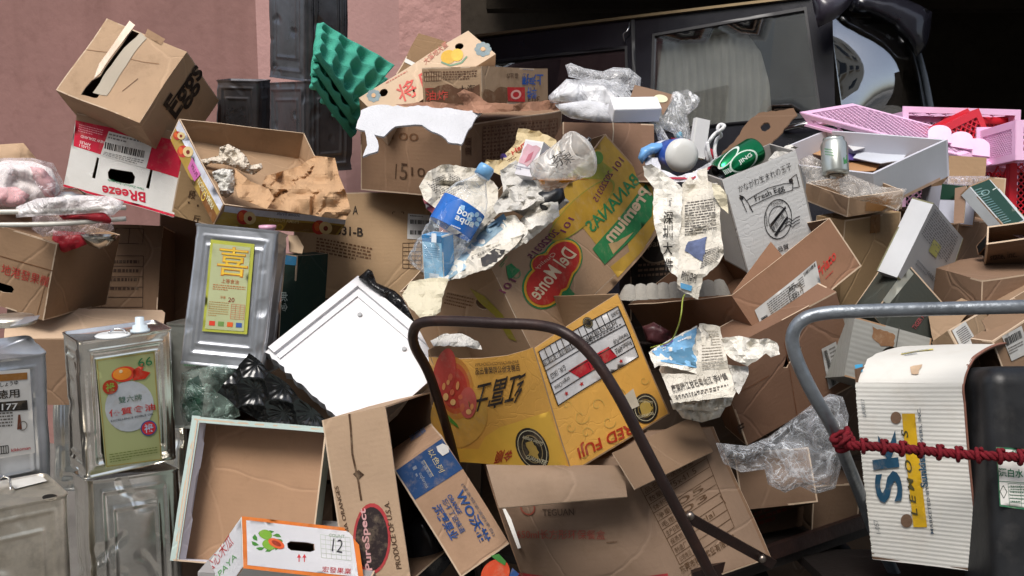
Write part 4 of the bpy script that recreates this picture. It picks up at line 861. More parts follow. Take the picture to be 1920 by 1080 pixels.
mb = MB(); inflate(mb, [(672, 520), (690, 504), (698, 508), (706, 530), (740, 545), (790, 590), (800, 640), (760, 600), (700, 545)], 2.48, .06, gloss('#141416', .25, crease=1, cs=16), .01, 16, 6, 10); tag(mb.build('bin_bag'), 'black bin liner peeping out behind the white foam lid', 'bin bag')
# --- black moulded fruit tray
blk = gloss('#101112', .2, bump=.1)
s = Surf(P(462, 664, 2.3), P(628, 800, 2.24), P(556, 852, 2.3), P(405, 735, 2.3), ref=P(520, 780, 3.2), amp=.006, freq=7)
cs_ = [(u, v) for j in range(-1, 4) for i in range(-1, 6) for u, v in (((i + (j % 2) * .5) * .34 + .1, j * .44 + .1),)]
n1, n2 = 150, 110; vs = []
for i in range(n1 + 1):
    for j in range(n2 + 1):
        u, v = i / n1, j / n2; x, y = u * s.W, v * s.H; ds = sorted((math.hypot(x - a * s.W, y - b_ * s.H), a, b_) for a, b_ in cs_); d, a, b_ = ds[0]; Rr = .07
        th = math.atan2(y - b_ * s.H, x - a * s.W); k = min(1, d / Rr); h = -.014 * (1 + math.cos(math.pi * k)) / 2 + .0007 * math.cos(11 * th) * (1 - abs(k - .35) * 1.8 if abs(k - .35) < .55 else 0)
        sd = .004 * math.exp(-((d - ds[1][0]) / .02) ** 2); vs.append(s.pt(u, v, h + sd))
fs = [[i * (n2 + 1) + j, (i + 1) * (n2 + 1) + j, (i + 1) * (n2 + 1) + j + 1, i * (n2 + 1) + j + 1] for i in range(n1) for j in range(n2)]
mb = MB(); mb.add(vs, fs, blk); tag(mb.build('fruit_liner'), 'glossy black plastic fruit liner with moulded cups beside the foam lid', 'fruit liner')
mb = MB(); inflate(mb, [(340, 700), (372, 684), (420, 680), (445, 690), (440, 720), (450, 780), (420, 792), (370, 790), (346, 800), (336, 760)], 2.38, .1, film('film_green', '#bcd8cc', .38, .1, 18, .85), .02, 14, 6, 20, 3); tag(mb.build('plastic_film'), 'crumpled clear film with green print beside the black fruit liner', 'plastic film')
mb = MB(); inflate(mb, [(350, 716), (372, 704), (384, 730), (378, 784), (352, 792), (342, 760)], 2.42, .05, mat('green_film', '#1f5a40', rough=.3, var=.4, ns=20, crease=1, cs=20), .012, 16, 6, 12); tag(mb.build('plastic_film'), 'dark green film bunched against the goldfish tin', 'plastic film')
b = Box((402, 652, 2.44), (500, 658, .0), (400, 700, .0), .15)
def deco(mb, S): Q(mb, S['AB0'], [(410, 661), (494, 664), (492, 688), (412, 684)], '#3c5a58')
carton(b, 'cardboard_box', 'small white carton with a slate green panel behind the foam lid corner', 'cardboard box', K('#b6c6c0'), innerd, deco=deco)
# --- shallow mint and white lid box
b = Box((364, 785, 2.18), (612, 804, .02), (324, 1052, .0), .085, amp=.002, name='mint')
mint, lavw = K('#a3bcb4', dirt=.1), K('#c5c4d2', dirt=.1, flute=.1)
t = thing('shallow_box', b.base(), 'shallow open box lid, mint outside and white at the rims, with a bare brown floor', 'box lid')
mb = MB(); fl = b.face('AB1'); panel(mb, fl, K('#a9794f'), K('#a9794f'))
for fc in ('AC0', 'AC1', 'BC0', 'BC1'):
    f_ = b.face(fc); panel(mb, f_, mint, lavw)
mb.build('body', t)
s = b.face('AB0'); W, H = s.W, s.H
for ol in ([(-.004, -.004), (W, -.004), (W, .008), (-.004, .008)], [(-.006, -.006), (.012, -.006), (.012, H), (-.006, H)]): mb = MB(); panel(mb, s, mint, mint, .006, ol); mb.build('rim', t)
s2 = Surf(s.pt(.03, .01, .002), s.pt(.065, .01, -.03), s.pt(.065, .99, -.03), s.pt(.03, .99, .002), ref=P(400, 900, 3), amp=.001)
mb = MB(); panel(mb, s2, lavw, brown, .003, [(0, 0), (s2.W * .8, 0), (s2.W * .8, s2.H * .12), (s2.W * 1.1, s2.H * .16), (s2.W * 1.1, s2.H * .34), (s2.W * .8, s2.H * .4), (s2.W * .8, s2.H * .66), (s2.W * 1.1, s2.H * .72), (s2.W, s2.H), (0, s2.H)]); mb.build('side_flap', t)
# --- narrow orange carton on its end
b = Box((722, 761, 2.0), (603, 787, .04), (771, 1092, .02), (806, 736, .22), amp=.003, name='pure')
def deco(mb, S):
    s = S['AB0']; Ln(mb, s, [(655, 775), (657, 800), (660, 850), (672, 905), (677, 938)], 4, '#4a3524'); Q(mb, s, [(661, 889), (672, 881), (683, 890), (672, 900)], '#352214')
    El(mb, s, (697, 1010), (733, 1003), (700, 1077), '#a3393c', .001); El(mb, s, (697, 1010), (728, 1004), (700, 1070), '#2b2223', .0016)
    T(mb, s, 'PureSpect', (703, 1069), (689, 952), (686, 1070), '#c99a9a', .05, .0024)
    T(mb, s, 'PRODUCE OF U.S.A.', (754, 1066), (730, 939), (744, 1067), '#4a3626', .02); T(mb, s, 'CALIFORNIA ORANGES', (668, 1060), (633, 911), (661, 1062), '#4a3626', .02)
carton(b, 'fruit_box', 'tall narrow orange carton on its end, dark oval badge on front, side open', 'fruit box', K('#b08a63', dirt=.35), K('#5d422c'), skip=('BC0',), deco=deco, cell=.03)
# --- israeli orange carton
b = Box((737, 880, 2.06), (829, 817, .03), (864, 1084, .02), (724, 850, .06), amp=.003, name='wo')
def deco(mb, S):
    s = S['AB0']; Q(mb, s, [(741, 882), (829, 822), (867, 878), (777, 937)], '#24436f')
    T(mb, s, '以色列', (801, 846), (823, 886), (812, 841), '#b8ab86', .0, .002); Ln(mb, s, [(794, 862), (812, 892)], 1, '#b8ab86', .002); T(mb, s, '新疆高原', (788, 866), (806, 896), (793, 862), '#8d93a0', 0, .002); T(mb, s, 'oqfarms', (782, 888), (796, 916), (790, 884), '#8d93a0', 0, .002); Para(mb, s, [(772, 876), (779, 872), (790, 896), (783, 900)], 2, '#8d93a0', .002)
    Q(mb, s, [(818, 837), (830, 831), (841, 836), (842, 847), (830, 854), (821, 846)], '#c9c7c4', .0024)
    b2 = '#2a4a80'; T(mb, s, 'WO沃柑', (850, 926), (901, 1023), (869, 914), b2, .05, .002); T(mb, s, 'ORANGE', (836, 929), (857, 965), (844, 925), b2, .04, .002); T(mb, s, '忘不了这味道', (826, 938), (862, 1002), (836, 932), '#33507f', .02, .002); T(mb, s, '添辉果业', (807, 951), (844, 1015), (824, 943), b2, .05, .002); T(mb, s, '(城永恒滚滚的来自)', (862, 908), (922, 1006), (868, 904), '#5a5a66', .0, .002)
    El(mb, s, (928, 1076), (955, 1066), (932, 1102), '#c44a2c', .001); Q(mb, s, [(918, 1042), (934, 1038), (948, 1052), (946, 1060), (932, 1052)], '#3f7a3a', .0022); Q(mb, s, [(960, 1064), (974, 1076), (966, 1082), (984, 1092), (950, 1092)], b2, .001)
    s = S['AC0']; T(mb, s, '果园鲜', (772, 829), (801, 810), (766, 819), '#55688e', .02)
carton(b, 'fruit_box', 'brown orange carton with navy blue top and blue lettering, leaning over the dark gap', 'fruit box', K('#b0815a', dirt=.25), innerd, deco=deco)
mb = MB(); inflate(mb, [(742, 985), (770, 950), (812, 948), (838, 990), (850, 1050), (820, 1085), (760, 1085)], 2.3, .2, gloss('#26272b', .22, bump=0), .006, 6, 10, 45); tag(mb.build('bin_bag'), 'smooth black bag bulging between the two narrow orange cartons', 'bin bag')
# --- papaya carton
b = Box((453, 968, 1.9), (668, 992, .03), (456, 1066, .0), (376, 1078, .12), amp=.0015, name='papaya')
wh = mat('papaya_white', '#d5d5d8', rough=.45, var=.04, ns=5, bump=.05, spec=.4, flute=.1)
def deco(mb, S):
    s = S['AB0']; F4 = [(453, 968), (668, 992), (682, 1090), (456, 1066)]; f = lambda u, v: bil(F4, u, v); og = '#c96f2e'
    Q(mb, s, [f(0, 0), f(1, 0), f(1, 1), f(0, 1)], og, .0008, 14, [HP]); Q(mb, s, [f(.035, .07), f(.955, .07), f(.955, .93), f(.035, .93)], wh, .0013, 14, [HP])
    for c, r in (((497, 1003), 10), ((504, 1022), 11)): El(mb, s, c, (c[0] + r * 1.2, c[1] + 3), (c[0] - 2, c[1] + r * .85), '#6f9a34', .0022)
    El(mb, s, (517, 1020), (532, 1026), (515, 1028), '#c9552c', .0028); El(mb, s, (517, 1020), (526, 1024), (516, 1024), '#8a2c1c', .0032)
    for a in range(9): an = a * .7; c = (500 + 25 * math.cos(an), 1015 + 17 * math.sin(an)); Q(mb, s, [(c[0] + 9 * math.cos(an + k * 1.26) * (1 if k % 2 else .5), c[1] + 7 * math.sin(an + k * 1.26) * (1 if k % 2 else .5)) for k in range(5)], '#3f7a30', .0018)
    for x in (560, 570): Ln(mb, s, [(x, 1054), (x, 1044)], 1.8, '#b8323a', .002); Q(mb, s, [(x - 4, 1046), (x, 1039), (x + 4, 1046)], '#b8323a', .002)
    g_ = [(600, 1003), (655, 1009), (658, 1052), (602, 1046)]; Grid(mb, s, g_, 6, 5, .8, '#b9c2b4', .002); T(mb, s, 'COUNT', (616, 1007), (645, 1010), (616, 1001), '#8aa08c', .02, .002); T(mb, s, '12', (621, 1034), (640, 1038), (624, 1010), '#3a3a40', -.01, .0024)
    T(mb, s, '宏發果業', (603, 1073), (657, 1078), (604, 1062), '#b8323a', .0, .002)
    s = S['AC0'] if False else S['BC0']; G4 = [(453, 968), (456, 1066), (380, 1180), (376, 1078)]
    Q(mb, s, [(452, 972), (455, 1064), (385, 1170), (380, 1080)], wh, .0012); T(mb, s, '无公心木瓜', (384, 1092), (440, 1020), (376, 1072), '#a83a3c', .0, .002); T(mb, s, 'PAPAYA', (398, 1100), (446, 1046), (394, 1090), '#5a9a5a', .0, .002)
HP = [(538, 1019), (544, 1015), (575, 1017), (589, 1020), (590, 1032), (582, 1035), (545, 1032), (539, 1027)]
carton(b, 'fruit_box', 'white papaya carton with an orange border, lowest in front of the mint box lid', 'fruit box', white_p, innerd, deco=deco, spec={'AB0': dict(holes_px=[HP], cell=.02)})
b = Box((372, 1072, 1.95), (690, 1096, .02), (372, 1300, .0), .3); carton(b, 'cardboard_box', 'greyish carton underneath the papaya carton, cut off by the photo edge', 'cardboard box', K('#8c8a88'), innerd)
# ================================================================== middle: banana carton, apple carton, trolley
npm = mat('newsprint', '#cbc5b8', rough=.85, var=.1, ns=10, bump=.1, crease=.3, cs=14, dirt=.2, dirtc='#8d8270')
npl = mat('newsprint_pale', '#dad6cc', rough=.85, var=.1, ns=10, bump=.2, crease=.3, cs=14, dirt=.1, dirtc='#9a9080')
npg = mat('newsprint_grey', '#c0bdb6', rough=.85, var=.16, ns=14, bump=.2, crease=.3, cs=16)
b = Box((920, 503, 2.12), (1137, 252, .12), (1003, 668, .0), (748, 547, .2), amp=.005, freq=5, name='banana', fix={(1, 1, 0): (1240, 432, 0)})
yel = '#b3903a'
def deco(mb, S):
    s = S['AB0']; g = '#2c7a48'; pr = '#6b2f48'
    Q(mb, s, [(1136, 256), (1176, 300), (1222, 352), (1236, 420), (1206, 466), (1160, 520), (1146, 500), (1180, 470), (1172, 440), (1128, 470), (1092, 425), (1036, 428), (1036, 384)], yel, .0008)
    El(mb, s, (1090, 395), (1150, 340), (1105, 415), '#a9842b', .0012); El(mb, s, (1090, 395), (1150, 340), (1105, 415), '#8a8a34', .0015, .06); Q(mb, s, [(1060, 333), (1110, 290), (1150, 320), (1130, 338)], '#8f8f33', .0011); El(mb, s, (1121, 297), (1131, 297), (1121, 309), '#5f8a3a', .0016)
    T(mb, s, 'BANANAS', (1201, 341), (1111, 436), (1184, 324), g, .03, .002); 
    Q(mb, s, [(1210, 345), (1225, 372), (1222, 408), (1135, 496), (1111, 466)], g, .0016); T(mb, s, 'Premium', (1222, 365), (1147, 455), (1202, 350), '#c9b090', .06, .0024)
    Q(mb, s, [(1150, 476), (1186, 434), (1172, 442), (1164, 446), (1156, 452), (1140, 456)], '#b09468', .0024)
    T(mb, s, '101', (1170, 302), (1157, 322), (1160, 294), pr, .01, .002); T(mb, s, '20220315', (1149, 327), (1118, 380), (1140, 320), pr, .02, .002); T(mb, s, '101', (1077, 410), (1060, 436), (1066, 405), pr, .02, .002); T(mb, s, '20220315', (1050, 435), (1000, 487), (1038, 428), pr, .03, .002); T(mb, s, '101', (968, 528), (946, 553), (955, 522), pr, .02, .002)
    def cl(k, col, off):
        El(mb, s, (1055, 487), (1055 + 36 * k, 476), (1060, 487 + 38 * k), col, off); El(mb, s, (1019, 538), (1019 + 38 * k, 530), (1024, 538 + 40 * k), col, off + .0001); Q(mb, s, [(1037 + (x - 1037) * k, 512 + (y - 512) * k) for x, y in [(1010, 480), (1050, 460), (1082, 500), (1065, 545), (1020, 565), (990, 530)]], col, off + .0002); El(mb, s, (1017, 497), (1017 + 22 * k, 497), (1017, 497 + 20 * k), col, off + .0003)
    cl(1.05, g, .0009); cl(.97, '#c9962c', .0016); cl(.86, '#b4322a', .0023)
    T(mb, s, 'Del Monte', (1081, 478), (1009, 565), (1057, 462), '#d6c0a0', .03, .0034); T(mb, s, 'Quality', (1044, 480), (1008, 508), (1036, 474), '#cda890', .0, .0034); Q(mb, s, [(1052, 556), (1066, 540), (1078, 552), (1064, 566), (1064, 556)], g, .0018)
    Q(mb, s, [(948, 500), (958, 494), (974, 508), (962, 520), (954, 528), (950, 516)], g, .0014); El(mb, s, (967, 513), (976, 513), (967, 523), '#4c7f58', .002, .15); Para(mb, s, [(934, 500), (950, 480), (956, 486), (940, 504)], 2, g, .0014)
    s = S['BC0']; Para(mb, s, [(840, 548), (892, 560), (884, 584), (832, 572)], 4, '#6d4c30', .0014)
    Q(mb, s, [(882, 540), (910, 556), (944, 590), (970, 640), (955, 634), (930, 592), (900, 566)], '#8f8330', .001)
carton(b, 'banana_box', 'large brown and yellow banana carton tipped on its corner and overflowing with paper', 'fruit box', K('#ab8057', dirt=.3), K('#8a6542'), skip=('AC0',), deco=deco, spec={'AB0': dict(outline_px=[(920, 503), (945, 480), (966, 453), (971, 447), (974, 451), (985, 452), (990, 444), (989, 434), (984, 428), (1010, 398), (1060, 342), (1118, 276), (1137, 252), (1180, 300), (1225, 350), (1240, 432), (1150, 541), (1108, 580), (1003, 668), (966, 588)], cell=.025), 'BC0': dict(holes_px=[ell((905, 571), (917, 576), (903, 580), 14)], cell=.03)})
# contents
def solo(fn, name, label, cat, group=None):
    mb = MB(); fn(mb); return tag(mb.build(name), label, cat, group)
def paper(outl, label, m, amp=.012, fr=13, seed=1, ctrl=(), cell=8, rag=1.2, pr=None, name='newspaper', cat='newspaper'):
    mb = MB(); s = Sheet(outl, ctrl, amp, fr, seed); s.build(mb, m, cell, rag, (), m)
    if pr: pr(mb, s)
    return tag(mb.build(name), label, cat)
tk = '#4a4744'
paper([(786, 350, 2.3), (802, 322, 2.32), (828, 308, 2.36), (856, 310, 2.4), (900, 318, 2.4), (915, 330, 2.4), (934, 352, 2.36), (936, 400, 2.3), (900, 430, 2.22), (850, 440, 2.22), (822, 416, 2.24), (800, 390, 2.26)], 'crumpled newspaper cone standing behind the blue labelled bottle', npm, .02, 8, 3, pr=lambda mb, s: (Para(mb, s, [(800, 342), (850, 320), (880, 350), (830, 380)], 12, tk, .002, .4, .05), Q(mb, s, [(792, 372), (826, 398), (822, 408), (800, 392)], '#7a3a44', .0018)))
paper([(936, 300, 2.42), (965, 270, 2.46), (972, 240, 2.5), (1010, 246, 2.5), (1042, 262, 2.46), (1052, 284, 2.4), (1036, 300, 2.34), (990, 330, 2.3), (950, 332, 2.3), (905, 314, 2.34), (912, 300, 2.38)], 'printed paper bag crumpled at the top of the banana carton, behind the pink white pack', mat('paper_bag_cream', '#bfae8a', rough=.8, var=.12, crease=.15, cs=14), .018, 9, 5, pr=lambda mb, s: (T(mb, s, 'Ham', (962, 292), (988, 270), (958, 284), '#a8322c', .04, .003), El(mb, s, (944, 294), (950, 292), (946, 300), '#4a3a80', .003), Para(mb, s, [(950, 300), (990, 276), (994, 282), (954, 306)], 2, '#7a5a3a', .002)))
paper([(938, 320, 2.3), (968, 300, 2.3), (1002, 336, 2.24), (1012, 372, 2.2), (986, 392, 2.18), (930, 400, 2.18), (924, 388, 2.2), (944, 360, 2.24)], 'wad of crumpled grey newsprint below the pink white pack', npg, .022, 18, 7)
paper([(996, 386, 2.2), (1046, 376, 2.2), (1048, 404, 2.16), (1012, 436, 2.14), (986, 456, 2.12), (960, 470, 2.12), (944, 456, 2.16), (966, 424, 2.2)], 'torn white paper scraps along the upper rim of the banana carton', npl, .016, 18, 8)
paper([(966, 402, 2.2), (990, 430, 2.14), (958, 460, 2.12), (912, 500, 2.1), (870, 520, 2.1), (820, 530, 2.12), (822, 500, 2.2), (866, 450, 2.24), (910, 420, 2.24)], 'folded colour newspaper page with a pale blue picture, inside the banana carton', npl, .01, 9, 9, pr=lambda mb, s: (Q(mb, s, [(858, 486), (900, 436), (940, 412), (950, 424), (900, 466), (880, 500), (840, 524), (830, 512)], mat('print_blue', '#8fa9b8', rough=.8, var=.3, ns=20), .0012), Q(mb, s, [(908, 428), (944, 400), (950, 410), (916, 440)], '#5f7f9a', .002)))
paper([(884, 470, 2.14), (950, 448, 2.14), (986, 440, 2.1), (958, 468, 2.08), (918, 504, 2.07), (874, 516, 2.08), (872, 492, 2.12)], 'crumpled sports page with dark photo hanging at the carton rim', npm, .016, 14, 11, pr=lambda mb, s: (Q(mb, s, jag([(900, 484), (930, 466), (946, 470), (930, 492), (904, 500)], 2, 8), '#3c3a3a', .002), Para(mb, s, [(884, 480), (940, 456), (936, 462), (884, 488)], 3, tk, .002, .4)))
paper([(753, 554, 2.1), (770, 528, 2.14), (812, 520, 2.12), (842, 522, 2.1), (830, 560, 2.07), (826, 584, 2.05), (812, 596, 2.04), (802, 612, 2.02), (782, 590, 2.04), (766, 574, 2.06)], 'creamy torn sheet of paper hanging over the lower corner of the banana carton', mat('paper_cream', '#c6bea6', rough=.8, var=.08, crease=.15, cs=14, dirt=.2, dirtc='#9a8c6a'), .008, 12, 13)
for k, (o, d, lb) in enumerate((([(836, 426), (868, 410), (900, 424), (926, 410), (940, 430), (920, 456), (884, 474), (850, 466)], 2.3, 'bulky newspaper wad stuffed behind the folded colour page in the banana carton'), ([(952, 352), (990, 340), (1040, 352), (1068, 378), (1040, 402), (990, 410), (956, 392)], 2.26, 'bulky newspaper wad under the frosted cup in the banana carton'))):
    mb = MB(); inflate(mb, o, d, .1, npg if k else npm, .02, 16, 5, 18, k + 4); tag(mb.build('newspaper'), lb, 'newspaper')
clear = film('clear_plastic', '#dfe8ee', .2, .05, 9, .5); frost = mat('frosted_cup', '#d9d8d4', rough=.35, var=.06, ns=8, bump=.1); frost.node_tree.nodes['Principled BSDF'].inputs['Transmission Weight'].default_value = .25
# bottle
A_, B_ = P(795, 512, 2.17), P(908, 322, 2.2)
t = thing('plastic_bottle', A_, 'large clear plastic water bottle with a blue label, lying in the banana carton', 'bottle')
prof = [(0, .0), (.01, .035), (.04, .048), (.1, .051), (.13, .048), (.16, .051), (.22, .051), (.25, .048), (.28, .051), (.36, .051), (.39, .046), (.42, .051), (.66, .051), (.72, .05), (.8, .042), (.88, .026), (.93, .017), (1, .016)]
mb = MB(); lathe(mb, A_, B_, prof, clear, 40, .003); mb.build('body', t)
mb = MB(); lathe(mb, B_ - (B_ - A_).normalized() * .012, B_ + (B_ - A_).normalized() * .014, [(0, 0), (0, .019), (.8, .019), (1, .017), (1, 0)], gloss('#6fa3cf', .35), 24); mb.build('cap', t)
D_ = (B_ - A_); l0, l1 = A_ + D_ * .43, A_ + D_ * .665
mb = MB(); lathe(mb, l0, l1, [(0, .0522), (.5, .0525), (1, .0522)], mat('label_blue', '#1f62b4', rough=.25, var=.18, ns=5, bump=.1, crease=.2, spec=.5), 48); cs = CylS(A_, B_, .0525)
T(mb, cs, 'bon', (856, 400), (882, 411), (862, 387), '#dfe8f2', .04, .001); T(mb, cs, 'aqua', (850, 414), (884, 430), (856, 403), '#dfe8f2', .04, .001)
for k in range(6): a = k * math.pi / 3; El(mb, cs, (889 + 9 * math.cos(a), 411 + 10 * math.sin(a)), (889 + 14 * math.cos(a), 411 + 15 * math.sin(a)), (889 + 9 * math.cos(a) - 4 * math.sin(a), 411 + 10 * math.sin(a) + 4 * math.cos(a)), '#9cc6e8', .001)
Q(mb, cs, [(864, 384), (872, 386), (870, 396), (863, 391)], '#9cc6e8', .001); Para(mb, cs, [(846, 421), (866, 429), (864, 434), (844, 426)], 1, '#dfe8f2', .001); mb.build('label', t)
# milk carton
b = Box((828, 443, 2.12), (791, 440, .01), (832, 530, .0), .045, amp=.001)
def deco(mb, S): s = S['AB0']; Q(mb, s, [(791, 440), (828, 443), (828, 456), (792, 452)], '#2f78ad'); Q(mb, s, [(792, 452), (828, 456), (832, 529), (797, 525)], mat('milk_blue', '#8fc0de', rough=.35, var=.1, bump=0, spec=.5), .0012); Para(mb, s, [(796, 462), (824, 466), (826, 490), (798, 486)], 6, '#4a86b4', .0018, .3); Q(mb, s, [(806, 511), (824, 513), (824, 524), (806, 522)], '#d0dce4', .0018)
t = carton(b, 'drink_carton', 'small pale blue drink carton in front of the large water bottle', 'drink carton', mat('milk_side', '#3a84b8', rough=.4, bump=0), white_p, deco=deco)
mb = MB(); hexa(mb, P(809, 437, 2.11), P(818, 438, 2.11) - P(809, 437, 2.11), P(809, 454, 2.11) - P(809, 437, 2.11), V((0, 0, .004)), gloss('#dfe6ec', .4)); mb.build('tab', t)
# pink white pack
b = Box((1020, 266, 2.2), (986, 261, .0), (999, 332, .02), (1042, 284, .06), amp=.001)
def deco(mb, S): s = S['AB0']; Q(mb, s, jag([(988, 270), (1014, 276), (1004, 296), (990, 312), (972, 306)], 2, 7), '#c9a0aa', .001); Q(mb, s, [(992, 290), (1002, 284), (996, 300), (984, 306)], '#b56a78', .0016); Para(mb, s, [(966, 310), (998, 316), (997, 324), (964, 318)], 2, '#8a8a96', .0016)
carton(b, 'small_pack', 'small white pack with pink marbling, on top of the paper in the banana carton', 'packet', mat('pack_white', '#cfccd0', rough=.4, var=.05, bump=0), white_p, deco=deco)
# cup
a, b_ = P(1012, 332, 2.08), P(1086, 290, 2.12)
t = thing('plastic_cup', a, 'frosted takeaway cup on its side with orange drink left in its base', 'cup')
mb = MB(); lathe(mb, a, b_, [(0, 0), (0, .035), (.03, .037), (.95, .05), (.96, .053), (1, .053), (1, .045), (1.1, .042), (1.12, 0)], mat('cup_clear', ''), 40, .002) if False else lathe(mb, a, b_, [(0, 0), (0, .034), (.03, .036), (.95, .05), (.97, .054), (1.03, .054), (1.03, .046), (1.12, .043), (1.14, 0)], film('cup_film', '#e4e2dc', .95, .3, 6, 1.1), 40, .002)
cs = CylS(a, b_, .046)
T(mb, cs, '茶', (1040, 318), (1070, 300), (1028, 298), '#3c3a38', -.01, .003); T(mb, cs, '果', (1060, 312), (1078, 300), (1050, 296), '#3c3a38', -.02, .003); mb.build('body', t)
mb = MB(); lathe(mb, a, b_, [(.01, 0), (.02, .032), (.04, .034), (.6, .042), (.9, .046), (.9, 0)], gloss('#d98f2a', .15, bump=0), 40); lv = P(1020, 338, 2.07).dot(UP)
mb.v = [tuple(V(p) - UP * max(0, V(p).dot(UP) - lv)) for p in mb.v]; mb.build('orange_drink', t)
solo(lambda mb: tube(mb, [P(1082, 290, 2.16), P(1106, 259, 2.14)], .005, gloss('#17181c', .3, bump=0), 10, 1), 'drinking_straw', 'black drinking straw sticking up beside the frosted cup', 'straw')
solo(lambda mb: inflate(mb, [(1000, 366), (1020, 356), (1056, 352), (1060, 372), (1040, 392), (1010, 396)], 2.22, .06, gloss('#16181c', .35), .008, 14, 7, 12), 'plastic_bag', 'dark plastic scrap stuffed under the frosted cup', 'plastic bag')
# --- gold apple carton
b = Box((998, 656, 1.96), (801, 655, .08), (1072, 888, .0), (1158, 549, .1), amp=.004, freq=5, name='fuji', fix={(0, 1, 1): (1256, 775, 0)})
GOLD = mat('gold_card', '#dca650', rough=.42, var=.14, ns=5, bump=.08, spec=.45, crease=.12, cs=8)
def deco(mb, S):
    s = S['AB0']
    for k, col in ((1, '#c4843c'), (.8, '#bb5a34'), (.62, '#b23c30')): El(mb, s, (853, 728), (853 + 34 * k, 738 + 20 * k), (840, 728 + 52 * k), col, .0009 + .0004 * (1 - k))
    El(mb, s, (834, 700), (852, 716), (822, 745), '#b8433a', .0016); El(mb, s, (880, 755), (896, 752), (882, 785), '#bb5a50', .0019); [El(mb, s, q_, (q_[0] + 3 + k_ % 3, q_[1] + 1), (q_[0] - 1, q_[1] + 5 + k_ % 4), ('#d8945a', '#c96a4a', '#e0b070')[k_ % 3], .0024) for k_, q_ in enumerate(((842, 716), (850, 735), (838, 744), (860, 722), (866, 744), (852, 754), (834, 724), (870, 764), (882, 772), (888, 762), (846, 706)))]; Ln(mb, s, [(882, 752), (884, 762)], 1.4, '#5d6a2c', .0028); Q(mb, s, [(822, 758), (838, 772), (838, 790), (826, 778)], '#4d8a34', .0024); Q(mb, s, [(842, 778), (860, 796), (864, 804), (846, 792)], '#4d8a34', .0024)
    El(mb, s, (862, 780), (915, 790), (850, 840), '#c99c4a', .0007)
    Q(mb, s, [(998, 779), (1032, 770), (1068, 882), (1060, 884), (960, 876), (862, 866), (848, 840), (900, 844), (912, 820), (940, 800)], mat('gold_light', '#e0b348', rough=.38, var=.12, bump=0, spec=.5), .0008)
    T(mb, s, '红富士', (988, 694), (897, 718), (974, 752), '#2f2a28', .02, .0018); T(mb, s, '百勝安怡公司榮譽出品', (976, 694), (893, 702), (974, 681), '#3a302a', .02, .0018); T(mb, s, 'BAISHENGANYIGONGSICHUPIN', (972, 680), (892, 686), (972, 674), '#6d5330', .01, .0018); T(mb, s, '金顺', (966, 838), (934, 846), (960, 864), '#a83a28', .03, .0018)
    for k, col, rg in ((1, '#2a2722', 0), (.86, '#c9c2a4', .04), (.8, '#2a2722', 0), (.58, '#8f7f5a', .08)): El(mb, s, (999, 840), (999 + 30 * k, 854 + 8 * k), (990, 840 + 34 * k), col, .0012 + (1 - k) * .0014, rg)
    Q(mb, s, jag([(988, 830), (1000, 826), (1012, 846), (1010, 858), (994, 850)], 2.5, 6), '#b0934c', .0026); T(mb, s, 'Golden Empire', (1022, 824), (984, 812), (1018, 833), '#c9c2a4', .01, .0026); T(mb, s, 'GUARANTEE', (986, 858), (1024, 870), (990, 850), '#c9c2a4', .02, .0026)
    s = S['BC0']; dk_ = '#241f1c'; wq = [(1008, 660), (1156, 573), (1196, 668), (1047, 760)]; Q(mb, s, wq, '#cbc9c8', .001); f = lambda u, v: bil(wq, u, v)
    Q(mb, s, [f(.24, .58), f(.735, .56), f(.78, .79), f(.33, .8)], '#b3202c', .0016)
    for v in (0, .18, .36, .6, .8, 1): Ln(mb, s, [f(0, v), f(1, v)], 1.8, dk_, .002)
    for k in range(13): Ln(mb, s, [f(k / 14, 0), f(k / 14 + .005, .28)], 1.4, dk_, .002)
    Ln(mb, s, [f(0, 0), f(0, 1)], 1.8, dk_, .002); Ln(mb, s, [f(1, 0), f(1, 1)], 1.8, dk_, .002); Ln(mb, s, [f(0, .28), f(.86, .28)], 1.2, dk_, .002)
    for k, n in enumerate(('138', '125', '113', '100', '88', '80', '72', '64', '56', '48', '40', '36', '30')): T(mb, s, n, f((k + .85) / 14, .27), f((k + .2) / 14, .27) if False else f((k + .15) / 14, .27), f((k + .85) / 14, .2) if False else f((k + .85) / 14, .34 - .14), '#4a4542', -.005, .0022)
    T(mb, s, 'COUNTS', f(.99, .05), f(.89, .06), f(.99, .12), dk_, .02, .0022)
    for u, v, tx, l in ((.98, .62, 'Product:APPLE', .2), (.98, .45, 'Variety:FUJI', .18), (.22, .62, 'origin:China', .19), (.22, .42, 'G.W.: 15KGS', .19), (.6, .22, 'Lot NO.', .12)): T(mb, s, tx, f(u, v + .02), f(u - l, v + .03), f(u, v + .12), dk_, .01, .0024)
    Para(mb, s, [f(.45, .3), f(.95, .3), f(.95, .38), f(.45, .38)], 2, '#4a4542', .0022, .5); T(mb, s, 'CLASS 1', f(.62, .62), f(.46, .64), f(.62, .74), '#5a1218', .03, .0024)
    for u in (.13, .32, .62, .8): c = f(u, .9); Q(mb, s, [(c[0] + (4.4 if k % 2 == 0 else 1.9) * math.cos(k * math.pi / 5 + .4), c[1] + (5 if k % 2 == 0 else 2) * math.sin(k * math.pi / 5 + .4)) for k in range(10)], '#b3302c', .0022)
    T(mb, s, 'RED FUJI', (1180, 786), (1080, 834), (1186, 812), '#b53a22', .04, .0018)
    for c, r in (((1210, 765), 1), ((1101, 606), .38)):
        for k, col, rg in ((1, '#28241f', 0), (.84, '#cdc6a8', .05), (.6, '#8a7440', .1)): El(mb, s, c, (c[0] + 24 * r * k, c[1] - 4 * r), (c[0] + 3, c[1] + 28 * r * k), col, .0014 + (1 - k) * .0012, rg)
